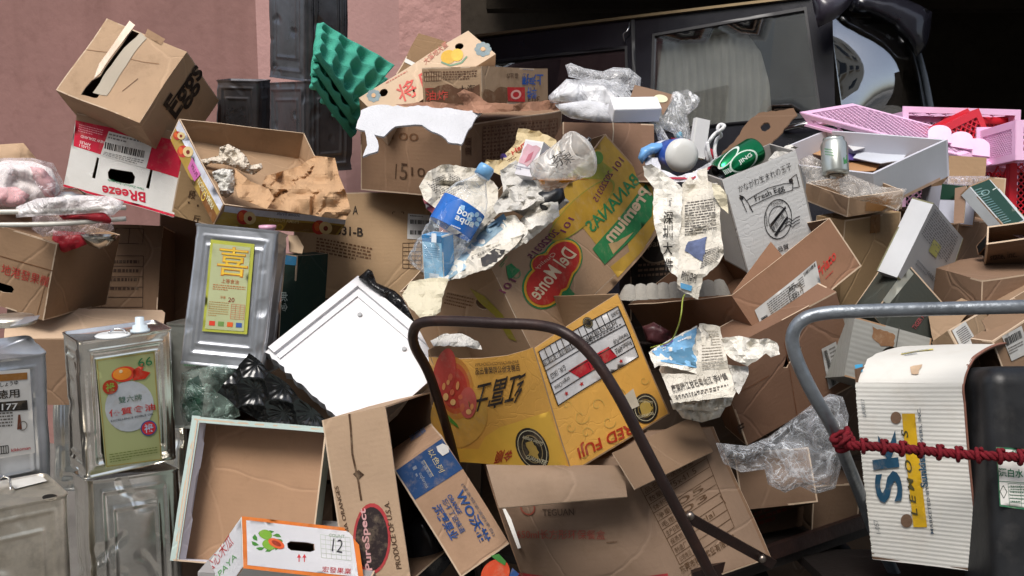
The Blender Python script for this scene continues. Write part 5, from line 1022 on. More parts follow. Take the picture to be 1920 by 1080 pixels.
    Q(mb, s, jag([(1200, 756), (1214, 750), (1222, 764), (1214, 780), (1202, 776)], 2.5, 6), '#b59a4e', .0026); T(mb, s, 'GUARANTEE', (1196, 784), (1226, 776), (1194, 779), '#cdc6a8', .02, .0028); T(mb, s, 'GoldenEmpire', (1224, 750), (1196, 748), (1223, 756), '#cdc6a8', .0, .0028)
    def swirl(c, r, d):
        p = [(c[0] + r * (1 - t_ / 14) * math.cos(d * t_ * .5), c[1] + r * (1 - t_ / 14) * math.sin(d * t_ * .5) * 1.1) for t_ in range(13)]; Ln(mb, s, p, 1.5, '#c9a656', .0012)
    for c, r, d in (((1090, 780), 16, 1), ((1120, 760), 13, -1), ((1100, 812), 12, -1), ((1140, 790), 14, 1), ((1070, 800), 10, 1), ((1208, 712), 9, 1), ((1160, 740), 13, -1), ((1092, 850), 10, 1), ((1150, 824), 9, 1), ((1064, 760), 9, -1)): swirl(c, r, d)
    Q(mb, s, [(1168, 742), (1186, 728), (1192, 745), (1198, 760), (1180, 768)], '#cfc6b4', .003)
hh = [(1126, 738), (1132, 730), (1160, 736), (1178, 748), (1168, 760), (1140, 762), (1128, 752)]
carton(b, 'apple_box', 'golden apple carton with red apple picture, upside down behind the rusty trolley handle', 'fruit box', GOLD, K('#a27a50'), skip=('AC0',), deco=deco, spec={'AB0': dict(outline_px=[(801, 655), (803, 668), (860, 673), (900, 672), (950, 666), (985, 657), (998, 652), (1036, 770), (1072, 888), (960, 878), (852, 864), (826, 790), (808, 710)], cell=.025), 'BC0': dict(holes_px=[], cell=.03)})
paper([(806, 640, 2.0), (830, 626, 2.0), (866, 626, 2.0), (896, 640, 2.0), (904, 656, 1.98), (870, 650, 1.96), (840, 648, 1.96), (812, 650, 1.98)], 'grey tissue tucked into the open top of the golden apple carton', npg, .012, 18, 15, name='tissue', cat='paper')
# --- trolley with rusty brown handle
rust = mat('rusty_paint', '#2a1c19', rough=.45, metal=.3, var=.3, ns=18, bump=.4, bs=60, spec=.45, dirt=.4, dirtc='#5a3424')
t = thing('hand_trolley', P(1300, 1240, 2.1), 'platform trolley with a rusty dark brown tube handle, loaded with cartons', 'trolley')
mb = MB(); tube(mb, [P(905, 1100, 2.3), P(870, 940, 2.26), P(845, 830, 2.2), P(808, 710, 2.08), P(778, 650, 2.0), P(776, 620, 1.96), P(794, 604, 1.93), P(850, 602, 1.9), P(930, 606, 1.86), P(1010, 610, 1.83), P(1062, 626, 1.8), P(1110, 668, 1.79), P(1158, 740, 1.78), P(1215, 850, 1.79), P(1280, 975, 1.82), P(1345, 1100, 1.88), P(1400, 1200, 1.95)], .0105, rust, 16, 8); mb.build('handle', t)
def bar(mb, a, b_, w_, th, m):
    x = b_ - a; n = V((0, 0, 1)); y = x.cross(n).normalized(); hexa(mb, a - y * w_ / 2, x, y * w_, n * th, m)
mb = MB(); bar(mb, P(1286, 968, 1.86), P(1452, 1060, 2.02), .02, .012, rust); mb.build('brace', t)
for px, py, d in ((1293, 966, 1.85), (1428, 1046, 1.99)): mb = MB(); a = P(px, py, d); lathe(mb, a, a + V((0, 0, -.012)), [(0, .008), (.6, .008), (1, .006), (1, 0)], mat('chrome_dull', '#8a8078', rough=.4, metal=1), 12); mb.build('bolt', t)
mb = MB(); bar(mb, P(1300, 1088, 2.0), P(1644, 970, 2.3), .03, .02, rust); mb.build('platform_edge', t)
mb = MB(); o = P(1300, 1100, 2.02); A = P(1644, 982, 2.32) - o; hexa(mb, o, A, V((0, -.03, .02)) * 0 + V((0, .02, 0)), V((-.5, .05, .5)), mat('platform_steel', '#2b2624', rough=.6, metal=.4, bump=.3)); mb.build('platform', t)
for px, d in ((1400, 2.25), (1560, 2.4)):
    mb = MB(); a = P(px, 1110 if px < 1500 else 1066, d); lathe(mb, a, a + V((.04, 0, .01)), [(0, 0), (0, .05), (.2, .062), (.8, .062), (1, .05), (1, 0)], mat('tyre', '#151515', rough=.85), 28); w_ = mb.build('wheel', t)
    mb = MB(); lathe(mb, a - V((.003, 0, 0)), a, [(0, 0), (0, .028), (1, .032)], mat('wheel_hub', '#5a3a28', rough=.6), 20); mb.build('hub', w_)
# --- bulging carton under the apple carton, form carton
b = Box((1160, 858, 2.1), (905, 866, .05), (1262, 1110, .0), (1338, 800, .12), amp=.005, freq=4, name='teguan', fix={(1, 1, 0): (995, 1130, 0)})
b.bul['AB0'] = .05
def deco(mb, S):
    s = S['AB0']; Q(mb, s, [(985, 1132), (965, 1072), (1060, 1084), (1150, 1090), (1250, 1076), (1256, 1096)], '#8c2c30', .001) 
    T(mb, s, 'TEGUAN', (1020, 968), (1078, 966), (1019, 955), '#4a3a2e', .02, .002); El(mb, s, (992, 952), (1006, 956), (990, 966), '#8a4638', .002, .2); T(mb, s, '650ml长方形环保餐盒', (972, 1010), (1136, 1012), (971, 992), '#8a4438', .01, .002); Para(mb, s, [(1138, 1016), (1172, 1014), (1172, 1020), (1138, 1022)], 1, '#5f4632', .002)
    s = S['BC0']; q = [(1200, 914), (1320, 842), (1375, 990), (1272, 1060)]
    Grid(mb, s, q, 1, 9, 1.2, '#4f3823', .0014); Ln(mb, s, [bil(q, .3, 0), bil(q, .3, 1)], 1.2, '#4f3823', .0014)
    for k, tx in enumerate(('品名', '数量', '体积', '净重', '毛重', '生产日期', '保质期', '制造厂', '公司电话')): a, c = bil(q, .03, (k + .85) / 9), bil(q, .24, (k + .85) / 9); T(mb, s, tx, a, c, bil(q, .03, (k + .25) / 9), '#4f3823', .0, .002)
    for k, tx in enumerate(('一次性餐盒', '75x41.5', '', '05', '03', '', 'Maclai', '', '')): 
        if tx: a, c = bil(q, .36, (k + .8) / 9), bil(q, .8, (k + .8) / 9); T(mb, s, tx, a, c, bil(q, .36, (k + .2) / 9), '#4f3823', .0, .002)
    T(mb, s, '东莞市特冠实业有限公司', (1276, 1078), (1378, 1016), (1270, 1064), '#4f3823', .02, .002)
    Ln(mb, s, [(1318, 850), (1322, 858)], 2, '#4f3823'); Ln(mb, s, [(1350, 930), (1360, 945)], 2, '#4f3823')
carton(b, 'cardboard_box', 'bulging takeaway box carton with faded red lettering and a printed form, under the apple carton', 'cardboard box', K('#84634a', dirt=.4), innerd, deco=deco, spec={'BC0': dict(cell=.03)},  # shade of the apple carton is put into these darker browns
  flaps=[([(912, 872, 2.02), (1168, 872, 2.04), (1176, 930, 1.98), (936, 952, 1.97)], 'pale front flap folded down', dict(mo=K('#8f6e52', dirt=.3), bulge=.025)), ([(1148, 848, 2.02), (1304, 778, 2.14), (1338, 846, 2.08), (1190, 916, 1.96)], None, dict(mo=K('#7d5c3d')))])
solo(lambda mb: plate(mb, Surf(P(940, 960, 2.2), P(952, 956, 2.2), P(982, 1030, 2.15), P(975, 1030, 2.15), ref=P(960, 990, 3)), [(942, 954), (951, 953), (976, 1026), (970, 1028)], .004, white_p), 'paper_scrap', 'thin white strip of card standing beside the navy topped orange carton', 'card strip')
# filler cartons deep in the heap
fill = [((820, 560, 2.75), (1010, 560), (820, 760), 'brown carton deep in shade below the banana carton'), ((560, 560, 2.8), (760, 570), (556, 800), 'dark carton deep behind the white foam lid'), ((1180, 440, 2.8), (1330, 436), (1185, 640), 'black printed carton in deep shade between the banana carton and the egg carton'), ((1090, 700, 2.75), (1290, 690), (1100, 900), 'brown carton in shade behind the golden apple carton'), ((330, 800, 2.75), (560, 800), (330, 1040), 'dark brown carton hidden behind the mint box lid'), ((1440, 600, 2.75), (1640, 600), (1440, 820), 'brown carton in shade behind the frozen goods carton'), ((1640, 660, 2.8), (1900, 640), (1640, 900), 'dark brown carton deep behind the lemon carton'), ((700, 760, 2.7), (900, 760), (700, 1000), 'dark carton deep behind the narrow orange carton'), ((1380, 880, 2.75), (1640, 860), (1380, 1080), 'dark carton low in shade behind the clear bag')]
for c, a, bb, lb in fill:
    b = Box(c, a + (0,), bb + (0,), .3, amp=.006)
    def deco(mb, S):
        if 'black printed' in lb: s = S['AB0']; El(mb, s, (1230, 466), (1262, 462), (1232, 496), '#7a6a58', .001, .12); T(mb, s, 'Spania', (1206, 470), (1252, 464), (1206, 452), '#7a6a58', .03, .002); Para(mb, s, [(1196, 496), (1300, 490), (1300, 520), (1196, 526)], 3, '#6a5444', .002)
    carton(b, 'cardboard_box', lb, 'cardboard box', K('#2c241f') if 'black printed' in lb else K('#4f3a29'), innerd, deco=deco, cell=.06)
# a ground course of cartons that carries the heap
k = 0
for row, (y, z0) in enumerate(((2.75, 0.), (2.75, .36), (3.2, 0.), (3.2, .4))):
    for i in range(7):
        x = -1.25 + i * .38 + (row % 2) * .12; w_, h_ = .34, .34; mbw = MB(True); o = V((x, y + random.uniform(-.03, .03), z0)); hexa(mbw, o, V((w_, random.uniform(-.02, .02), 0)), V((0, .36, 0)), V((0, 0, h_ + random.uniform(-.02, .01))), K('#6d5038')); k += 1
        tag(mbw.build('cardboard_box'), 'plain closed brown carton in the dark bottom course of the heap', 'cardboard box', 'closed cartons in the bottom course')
# ================================================================== right side of the heap
# white bags, foam block, carton, card with an oval hole
bagw = film('film_carrier', '#f4f5f8', 1.7, .25, 10, 1.35)
solo(lambda mb: inflate(mb, [(1028, 180), (1050, 160), (1062, 148), (1096, 150), (1132, 148), (1160, 160), (1182, 180), (1196, 200), (1180, 226), (1120, 228), (1070, 222), (1052, 212), (1060, 196), (1030, 192)], 2.56, .22, bagw, .014, 6, 8, 26, 1), 'plastic_bag', 'knotted white carrier bag puffed up beside the small printed carton', 'plastic bag')
fb = film('film_bag_clear', '#f2f4f6', .42, .12, 12, .9)
solo(lambda mb: inflate(mb, [(1060, 122), (1070, 118), (1096, 128), (1130, 134), (1150, 126), (1180, 128), (1202, 146), (1200, 168), (1170, 170), (1140, 160), (1100, 152), (1066, 144)], 2.5, .1, film('film_white', '#f4f5f7', .72, .15, 14, .95), .02, 12, 6, 14, 2), 'plastic_bag', 'translucent white bag knot rising above the carrier bag', 'plastic bag')
solo(lambda mb: inflate(mb, [(1130, 150), (1165, 148), (1192, 186), (1222, 198), (1212, 206), (1180, 200), (1150, 176)], 2.46, .05, fb, .012, 16, 6, 12, 6), 'plastic_film', 'crinkled clear film trailing from the bag knot over the card with a hole', 'plastic film')
b = Box((1054, 229, 2.72), (1226, 232, .0), (1056, 340, .0), .28, name='brownR'); carton(b, 'cardboard_box', 'plain brown carton tied with thin string, carrying the white bags', 'cardboard box', K('#8a5f43'), innerd, stick=[('string', 'AB0', lambda mb, s: Ln(mb, s, [(1149, 228), (1150, 246), (1148, 270)], 2, '#b5a894', .003))])
b = Box((1242, 203, 2.35), (1152, 205, .0), (1236, 229, .0), .05, amp=.001, name='foamblk'); mb = MB(); rbox(mb, b.o, b.A, b.B, b.C, .004, foamw, 4); tag(mb.build('foam_block'), 'white foam block lying on the plain brown carton between the bags', 'foam block')
s = Surf(P(1190, 159, 2.43), P(1265, 178, 2.42), P(1246, 214, 2.39), P(1172, 198, 2.4), ref=P(1200, 180, 4), amp=.002)
ovh = ell((1239, 186), (1252, 188), (1238, 193), 18)
solo(lambda mb: (plate(mb, s, [(1190, 159), (1266, 179), (1243, 216), (1238, 199), (1176, 198)], .003, K('#8a6347'), K('#c9b9a4'))), 'cardboard_sheet', 'brown card panel with an oval white patch, leaning among the white bags', 'cardboard sheet').name
mb = MB(); El(mb, s, (1239, 186), (1252, 188), (1238, 193), '#d4cfae', .002); o = mb.build('oval_patch', [x for x in bpy.data.objects if x.name.startswith('cardboard_sheet')][-1])
solo(lambda mb: inflate(mb, [(1262, 172), (1290, 168), (1314, 184), (1308, 200), (1288, 216), (1296, 250), (1304, 290), (1284, 300), (1262, 250), (1240, 240), (1226, 226), (1250, 206)], 2.42, .08, fb, .02, 12, 7, 16, 4), 'plastic_bag', 'clear limp bag hanging down behind the white capped tub', 'plastic bag')
solo(lambda mb: inflate(mb, [(1225, 232), (1240, 236), (1258, 268), (1250, 270), (1234, 262)], 2.4, .03, fb, .008, 16, 5, 8, 5), 'plastic_film', 'thin twist of clear film beside the plain brown carton', 'plastic film')
solo(lambda mb: inflate(mb, [(1040, 196), (1100, 188), (1150, 196), (1152, 230), (1100, 226), (1056, 214)], 2.44, .06, mat('foam_white', ''), .008, 10, 8, 12, 5), 'foam_sheet', 'white foam wrap spread on the plain brown carton under the bags', 'foam sheet')
# yellow pack, blue cap, string
b = Box((1326, 228, 2.42), (1300, 222, .02), (1316, 300, .0), (1332, 226, .03), amp=.001)
def deco(mb, S):
    s = S['AB0']; Q(mb, s, [(1300, 223), (1322, 228), (1312, 298), (1296, 290)], '#d0942a'); El(mb, s, (1306, 250), (1314, 250), (1304, 262), '#c4602a', .0014); El(mb, s, (1310, 278), (1316, 278), (1308, 290), '#d8b050', .0014)
carton(b, 'snack_packet', 'yellow and orange snack packet standing behind the white capped tub', 'packet', mat('pack_pale', '#cfcfcf', rough=.4), white_p, deco=deco)
solo(lambda mb: inflate(mb, [(1268, 250), (1276, 246), (1282, 252), (1280, 262), (1270, 262)], 2.44, .03, gloss('#2a94b8', .35), .002, 10, 5, 6), 'bottle_cap', 'small turquoise cap behind the white capped tub', 'bottle cap')
solo(lambda mb: inflate(mb, [(1258, 258), (1300, 262), (1340, 282), (1350, 300), (1300, 296), (1260, 280)], 2.5, .05, redp, .006, 10, 7, 8), 'plastic_wrapper', 'red wrapper squeezed behind the white capped tub', 'wrapper')
solo(lambda mb: tube(mb, [P(1328, 302, 2.36), P(1324, 280, 2.36), P(1332, 262, 2.34), P(1342, 250, 2.34), P(1352, 244, 2.33), P(1358, 236, 2.33), P(1350, 234, 2.34), P(1346, 242, 2.34), P(1352, 254, 2.35), P(1344, 262, 2.36), P(1340, 280, 2.35), P(1342, 300, 2.35), P(1338, 312, 2.35), P(1330, 290, 2.33), P(1326, 266, 2.33)], .0045, mat('white_cord', '#d6d6d6', rough=.7, bump=.4, bs=200), 10), 'cord', 'looped thick white cord beside the yellow snack packet', 'cord')
# tub
a, c = P(1232, 296, 2.42), P(1281, 291, 2.26)
t = thing('plastic_tub', a, 'blue and white tub with a milky round end pointing out of the heap', 'tub')
mb = MB(); lathe(mb, a, c, [(0, 0), (0, .03), (.2, .04), (.8, .04), (.9, .0405), (.95, .038)], mat('tub_blue', '#2a4a9a', rough=.3, var=.1, bump=0, spec=.5), 36); mb.build('body', t)
mb = MB(); lathe(mb, a.lerp(c, .3), a.lerp(c, .55), [(0, .0405), (1, .0408)], mat('tub_white', '#cfd2da', rough=.35, bump=0), 36); mb.build('label_band', t)
mb = MB(); lathe(mb, a.lerp(c, .9), c + (c - a).normalized() * .012, [(0, .0395), (.4, .039), (.7, .036), (.9, .028), (1, .02), (1, 0)], mat('milky', '#c6c6c2', rough=.3, var=.03, bump=0, spec=.5), 36); mb.build('cap', t)
solo(lambda mb: inflate(mb, [(1196, 296), (1202, 278), (1222, 268), (1250, 268), (1262, 272), (1240, 286), (1216, 292), (1204, 308)], 2.32, .06, mat('sky_blue_bag', '#6a9fd2', rough=.3, var=.1, bump=.1, spec=.5), .004, 8, 6, 14), 'plastic_bottle', 'pale blue plastic bottle neck lying against the white capped tub', 'bottle')
paper([(1206, 296, 2.34), (1232, 296, 2.3), (1240, 318, 2.24), (1270, 330, 2.22), (1302, 322, 2.22), (1336, 300, 2.3), (1354, 290, 2.36), (1346, 308, 2.3), (1300, 340, 2.2), (1250, 342, 2.2), (1216, 322, 2.24)], 'glossy white leaflet with a red edge wrapped under the tub', mat('leaflet', '#c9c9ce', rough=.4, var=.1, crease=.2), .005, 8, 21, name='leaflet', cat='leaflet', pr=lambda mb, s: Ln(mb, s, [(1216, 318), (1246, 334), (1300, 334), (1340, 308)], 4, '#a3243c', .002))
# torn card with a hole
s = Surf(P(1345, 300, 2.5), P(1470, 205, 2.56), P(1497, 215, 2.54), P(1440, 285, 2.46), ref=P(1420, 250, 4), amp=.006, freq=10)
def f_(mb):
    o = jag([(1330, 322), (1352, 296), (1358, 284), (1376, 270), (1392, 244), (1410, 222), (1424, 212), (1470, 205), (1488, 200), (1496, 212), (1486, 226), (1466, 248), (1440, 276), (1432, 290), (1410, 296), (1388, 316), (1370, 330)], 1.6, 8)
    plate(mb, s, o, .004, K('#6f4c30', dirt=.5), K('#a67c55'), (jag(ell((1436, 238), (1446, 234), (1437, 246), 14), 1.2, 5),), 12)
solo(f_, 'torn_cardboard', 'torn brown cardboard flap with a finger hole sheltering the green can', 'cardboard sheet')
def can(a, c, r, m, name, label, deco=None, top=True):
    t = thing(name, a, label, 'drink can'); mb = MB()
    lathe(mb, a, c, [(.03, 0), (.03, r * .55), (0, r * .6), (.01, r * .72), (.05, r * .95), (.09, r), (.85, r), (.93, r * .86), (.97, r * .8), (1, r * .82)], m, 40); 
    if deco: deco(mb, CylS(a, c, r))
    mb.build('body', t); al = mat('aluminium', '#b9bcc0', rough=.22, metal=1, var=.05, bump=0)
    for q, d_ in ((c, -1), (a, 1)):
        mb = MB(); x = (c - a).normalized() * (-d_); lathe(mb, q + x * .001, q - x * .005, [(0, r * (.82 if d_ < 0 else .6)), (0, r * (.76 if d_ < 0 else .5)), (1, r * (.7 if d_ < 0 else .4)), (1, 0)], al, 36); mb.build('end', t)
    mb = MB(); x = (c - a).normalized(); y = x.cross(V((0, 0, 1))).normalized(); z = x.cross(y); o = c - x * .0035
    tube(mb, [o + y * r * .1, o + y * r * .4 + z * r * .16, o + y * r * .5, o + y * r * .4 - z * r * .16, o + y * r * .1], .0012, al, 6); mb.build('pull_tab', t)
    mb = MB(); lathe(mb, o - y * r * .32 + x * .0006, o - y * r * .32 + x * .0009, [(0, r * .3), (1, r * .3), (1, 0)], mat('can_hole_black', '#0a0a0a', rough=.6), 20); mb.build('mouth_disc', t)  # dark inside of the drinking hole painted as a black disc
def gd(mb, cs):
    El(mb, cs, (1394, 302), (1420, 290), (1398, 320), '#b8c8bc', .0004, .12); El(mb, cs, (1366, 296), (1386, 276), (1370, 304), '#c0ccc4', .0004, .18); T(mb, cs, 'JING', (1388, 310), (1412, 294), (1383, 302), '#d5dcd6', .03, .0006); Bars(mb, cs, [(1355, 320), (1370, 314), (1376, 320), (1360, 328)], 9, '#c8d2cc', .0005)
can(P(1418, 280, 2.33), P(1344, 330, 2.27), .034, mat('can_green', '#0f7a48', rough=.2, metal=.8, var=.1, bump=0, spec=.6), 'beer_can', 'shiny green drink can lying under the torn cardboard flap', gd)
def sd(mb, cs): Para(mb, cs, [(1546, 278), (1568, 281), (1568, 296), (1548, 293)], 3, '#5a8a64', .0005); Q(mb, cs, [(1581, 296), (1588, 290), (1588, 306), (1582, 308)], '#3a7a4a', .0005)
can(P(1567, 330, 2.18), P(1563, 262, 2.2), .029, mat('can_silver', '#b4b8b2', rough=.3, metal=.75, var=.1, bump=0, spec=.6), 'beer_can', 'silver green drink can standing upright in the grey tray', sd)
# fresh egg carton
b = Box((1354, 338, 2.2), (1491, 281, .02), (1402, 512, .0), (1312, 322, .06), amp=.002, name='fresh')
def deco(mb, S):
    s = S['AB0']; k_ = '#2a2a2e'
    T(mb, s, 'かながわ生まれの玉子', (1386, 362), (1484, 316), (1382, 349), k_, -.005)
    f = lambda x, y: (x, y)
    Ln(mb, s, [(1405, 388), (1425, 378), (1450, 366), (1485, 356), (1486, 343), (1468, 344), (1440, 352), (1418, 364), (1400, 376), (1412, 398), (1405, 388)], 1.4, k_); Ln(mb, s, [(1400, 398), (1386, 366), (1394, 369), (1400, 378)], 1.4, k_); Ln(mb, s, [(1486, 352), (1498, 350), (1492, 326), (1482, 334), (1486, 343)], 1.4, k_); El(mb, s, (1390, 371), (1394, 370), (1391, 375), k_); El(mb, s, (1482, 338), (1486, 337), (1483, 342), k_)
    T(mb, s, 'Fresh Egg', (1418, 380), (1472, 357), (1413, 368), k_, .02)
    El(mb, s, (1459, 411), (1485, 405), (1462, 449), k_, .0012, .05); El(mb, s, (1459, 411), (1477, 407), (1461, 436), k_, .0012, .06); Q(mb, s, [(1444, 421), (1472, 386), (1474, 390), (1446, 427)], k_, .0014); Q(mb, s, [(1452, 440), (1476, 404), (1478, 408), (1456, 444)], k_, .0014); T(mb, s, '神奈川県', (1450, 437), (1472, 408), (1446, 428), k_, .0, .0016)
    T(mb, s, 'KANAGAWA', (1440, 424), (1438, 398), (1436, 424), k_, .0, .0016); T(mb, s, 'TAMAGO', (1446, 388), (1468, 380), (1445, 382), k_, .0, .0016)
    for dy in (0, 6, 12): Ln(mb, s, [(1472, 414 + dy), (1480, 409 + dy), (1486, 414 + dy), (1492, 409 + dy), (1500, 405 + dy)], 1.4, k_)
    T(mb, s, '品質', (1460, 474), (1480, 466), (1458, 464), k_, .02)
carton(b, 'egg_box', 'tilted white fresh egg carton with a black stamp emblem, beside the hanging newspapers', 'egg carton', mat('egg_white', '#dcdddd', rough=.55, var=.07, ns=4, bump=.08, flute=.05, dirt=.2, dirtc='#8e8a82', crease=.1), K('#96918a'), skip=('AC0',), deco=deco)
paper([(1440, 300, 2.28), (1452, 284, 2.32), (1482, 270, 2.34), (1496, 276, 2.3), (1480, 290, 2.24), (1452, 304, 2.22)], 'crumpled grey paper poking from the top of the fresh egg carton', npg, .012, 20, 22, name='tissue', cat='paper')
# hanging newspapers
paper([(1206, 312, 2.24), (1222, 308, 2.22), (1240, 320, 2.2), (1262, 338, 2.18), (1280, 352, 2.16), (1278, 400, 2.12), (1274, 450, 2.1), (1272, 520, 2.08), (1254, 508, 2.1), (1240, 470, 2.12), (1226, 420, 2.14), (1224, 380, 2.18), (1226, 352, 2.2), (1208, 330, 2.24)], 'long newspaper strip with big black Chinese headline hanging beside the banana carton', npl, .012, 9, 23, pr=lambda mb, s: (T(mb, s, '深', (1244, 420), (1262, 420), (1244, 396), '#2a2826', .02, .004), T(mb, s, '圳', (1243, 446), (1261, 446), (1243, 422), '#2a2826', .02, .004), T(mb, s, '大', (1243, 478), (1261, 478), (1243, 454), '#2a2826', .02, .004), T(mb, s, '件', (1246, 508), (1262, 508), (1246, 484), '#2a2826', .02, .004), T(mb, s, 'Bor', (1254, 372), (1254, 388), (1260, 372), '#4a4744', .0, .004)))
paper([(1280, 346, 2.2), (1300, 322, 2.24), (1326, 314, 2.24), (1328, 340, 2.2), (1346, 344, 2.14), (1352, 372, 2.1), (1350, 420, 2.08), (1358, 476, 2.06), (1350, 492, 2.04), (1318, 522, 2.02), (1314, 540, 2.02), (1308, 562, 2.02), (1270, 540, 2.04), (1272, 480, 2.06), (1276, 410, 2.12)], 'wide newspaper page with a blue photo draped over the egg carton side', npm, .014, 8, 24, pr=lambda mb, s: (Q(mb, s, jag([(1290, 452), (1326, 444), (1318, 490), (1284, 470)], 1.5, 8), mat('photo_blue', '#56607f', rough=.8, var=.5, ns=30), .003), Para(mb, s, [(1284, 380), (1340, 372), (1344, 436), (1284, 444)], 13, '#5a5652', .003, .35, .12), Para(mb, s, [(1320, 470), (1348, 462), (1350, 486), (1312, 506)], 9, '#4a4744', .003, .4, .2), T(mb, s, '时代周刊', (1276, 524), (1304, 532), (1280, 506), '#3a3836', .03, .004), Q(mb, s, [(1276, 530), (1298, 536), (1296, 546), (1276, 540)], '#5a9ac4', .004)))
paper([(1334, 344, 2.12), (1350, 348, 2.1), (1362, 366, 2.08), (1366, 400, 2.08), (1352, 388, 2.1), (1338, 366, 2.1)], 'yellowed newspaper corner curling at the egg carton edge', mat('paper_cream', ''), .008, 12, 25)
# frozen goods open carton
b = Box((1372, 556, 2.12), (1176, 572, .12), (1434, 648, .0), (1556, 409, .18), amp=.003, name='friato')
def deco(mb, S):
    s = S['BC0']; T(mb, s, 'Friato', (1534, 524), (1567, 486), (1530, 504), '#b0322a', .04, .002); Para(mb, s, [(1546, 522), (1566, 502), (1568, 506), (1548, 526)], 1, '#b0322a', .002)
def lab(mb, s):
    q = [(1414, 583), (1529, 490), (1541, 552), (1436, 634)]; Q(mb, s, q, '#b9b9b6', .0022); f = lambda u, v: bil(q, u, v)
    Bars(mb, s, [f(.03, .35), f(.03, .95), f(.13, .97), f(.13, .38)], 14, off=.003); Para(mb, s, [f(.18, .08), f(.62, .08), f(.62, .9), f(.18, .9)], 12, '#55524e', .003, .4, .1); El(mb, s, (1490, 551), (1504, 548), (1492, 568), '#3c3a38', .003, .09); T(mb, s, 'BRASIL', (1478, 548), (1502, 534), (1476, 541), '#3c3a38', .02, .0034); T(mb, s, '2021', (1484, 560), (1500, 550), (1482, 554), '#3c3a38', .01, .0034); T(mb, s, 'SIF', (1486, 566), (1498, 560), (1485, 561), '#3c3a38', .0, .0034)
    T(mb, s, '14817', (1514, 562), (1540, 546), (1511, 551), '#2e2c2a', .02, .0034); Bars(mb, s, [f(.78, .05), f(.98, .03), f(.98, .13), f(.78, .15)], 16, off=.003); Para(mb, s, [f(.68, .1), f(.76, .1), f(.76, .5), f(.68, .5)], 6, '#55524e', .003)
carton(b, 'cardboard_box', 'open brown carton with raised flaps, red brand lettering and a long white shipping label', 'cardboard box', K('#94603f', dirt=.35), K('#7d5135'), skip=('AC0',), deco=deco, stick=[('shipping_label', 'BC0', lab)], flaps=[([(1376, 552, 2.14), (1374, 550, 2.14), (1446, 454, 2.26), (1478, 492, 2.24)], None, dict(outline=[(0, 0), (1, 0), (1, 1), (0, 1)])), ([(1476, 492, 2.24), (1546, 414, 2.36), (1560, 404, 2.36), (1478, 478, 2.28)], None)])
t2 = thing('egg_tray', P(1270, 560, 2.3), 'grey pulp tray edge inside the open brown carton under the hanging newspapers', 'egg tray')
mb = MB(); 
for k in range(9): a = P(1180 + k * 21, 560 - k * 1.2, 2.3); lathe(mb, a, a + UP * .035, [(0, .028), (.5, .02), (.9, .011), (1, 0)], mat('pulp_grey', '#9c9890', rough=.9, bump=.6, bs=200), 10)
mb.build('tray_cups', t2)
# folded newspaper stack and papers in the middle
paper([(1216, 660, 2.06), (1256, 636, 2.12), (1308, 610, 2.14), (1312, 640, 2.1), (1312, 692, 2.04), (1308, 702, 2.02), (1284, 694, 2.02), (1236, 684, 2.02), (1228, 690, 2.02)], 'blue and white newspaper supplement lying on the folded newspapers', npl, .005, 8, 31, pr=lambda mb, s: (Q(mb, s, [(1222, 658), (1262, 636), (1306, 614), (1308, 690), (1276, 684), (1240, 678)], mat('photo_sky', '#6f9fc4', rough=.7, var=.4, ns=22), .0016), Q(mb, s, [(1250, 660), (1300, 650), (1306, 686), (1268, 680)], '#4f7a96', .0022), Para(mb, s, [(1240, 652), (1292, 630), (1294, 640), (1244, 660)], 2, '#d6d8dc', .0026, .5, .1), Ln(mb, s, [(1224, 658), (1262, 638)], 3, '#6a4a8c', .003)))
paper([(1312, 606, 2.1), (1350, 612, 2.1), (1366, 690, 2.0), (1380, 736, 1.96), (1374, 744, 1.95), (1300, 752, 1.95), (1262, 756, 1.96), (1240, 700, 2.0), (1306, 702, 1.99)], 'folded Chinese newspaper with black headline on top of the newspaper pile', npm, .006, 7, 32, pr=lambda mb, s: (T(mb, s, '廣東陽江甘石粵北江 李村鎮', (1262, 736), (1366, 712), (1256, 722), '#3a3632', .03, .004), Para(mb, s, [(1266, 742), (1366, 720), (1370, 728), (1268, 750)], 2, '#55504a', .003, .5, .04), Para(mb, s, [(1316, 620), (1346, 620), (1360, 690), (1316, 696)], 14, '#8f877a', .003, .3, .2)))
for k, (o, lb) in enumerate((([(1256, 750), (1300, 754), (1376, 742), (1370, 760), (1340, 772), (1290, 768), (1262, 768)], 'fanned newspaper layer directly under the folded headline page'), ([(1264, 764), (1300, 768), (1362, 760), (1350, 782), (1316, 792), (1280, 784)], 'lowest curled newspaper in the folded newspaper pile'))):
    mb = MB(); inflate(mb, o, 2.0 + k * .03, .05, npm, .012, 22, 5, 8, k); tag(mb.build('newspaper'), lb, 'newspaper')
mb = MB(); inflate(mb, [(1236, 694), (1262, 752), (1300, 760), (1376, 742), (1366, 690), (1340, 640), (1312, 606), (1296, 660), (1240, 680)], 2.12, .12, npm, .01, 14, 9, 10, 3); tag(mb.build('newspaper'), 'thick bundle of old newspapers beneath the headline page', 'newspaper')
paper([(1352, 634, 2.04), (1384, 630, 2.04), (1416, 636, 2.0), (1440, 634, 1.98), (1458, 644, 1.98), (1462, 664, 1.98), (1446, 670, 1.98), (1436, 662, 1.98), (1424, 672, 1.98), (1402, 686, 1.98), (1376, 676, 2.0), (1358, 660, 2.02)], 'crumpled pale paper with curled edges beside the newspaper pile', npl, .02, 14, 33)
paper([(1366, 684, 2.02), (1404, 688, 2.0), (1402, 704, 1.98), (1384, 740, 1.97), (1376, 724, 1.98)], 'grey folded paper tucked under the curled pale paper', npg, .008, 12, 34)
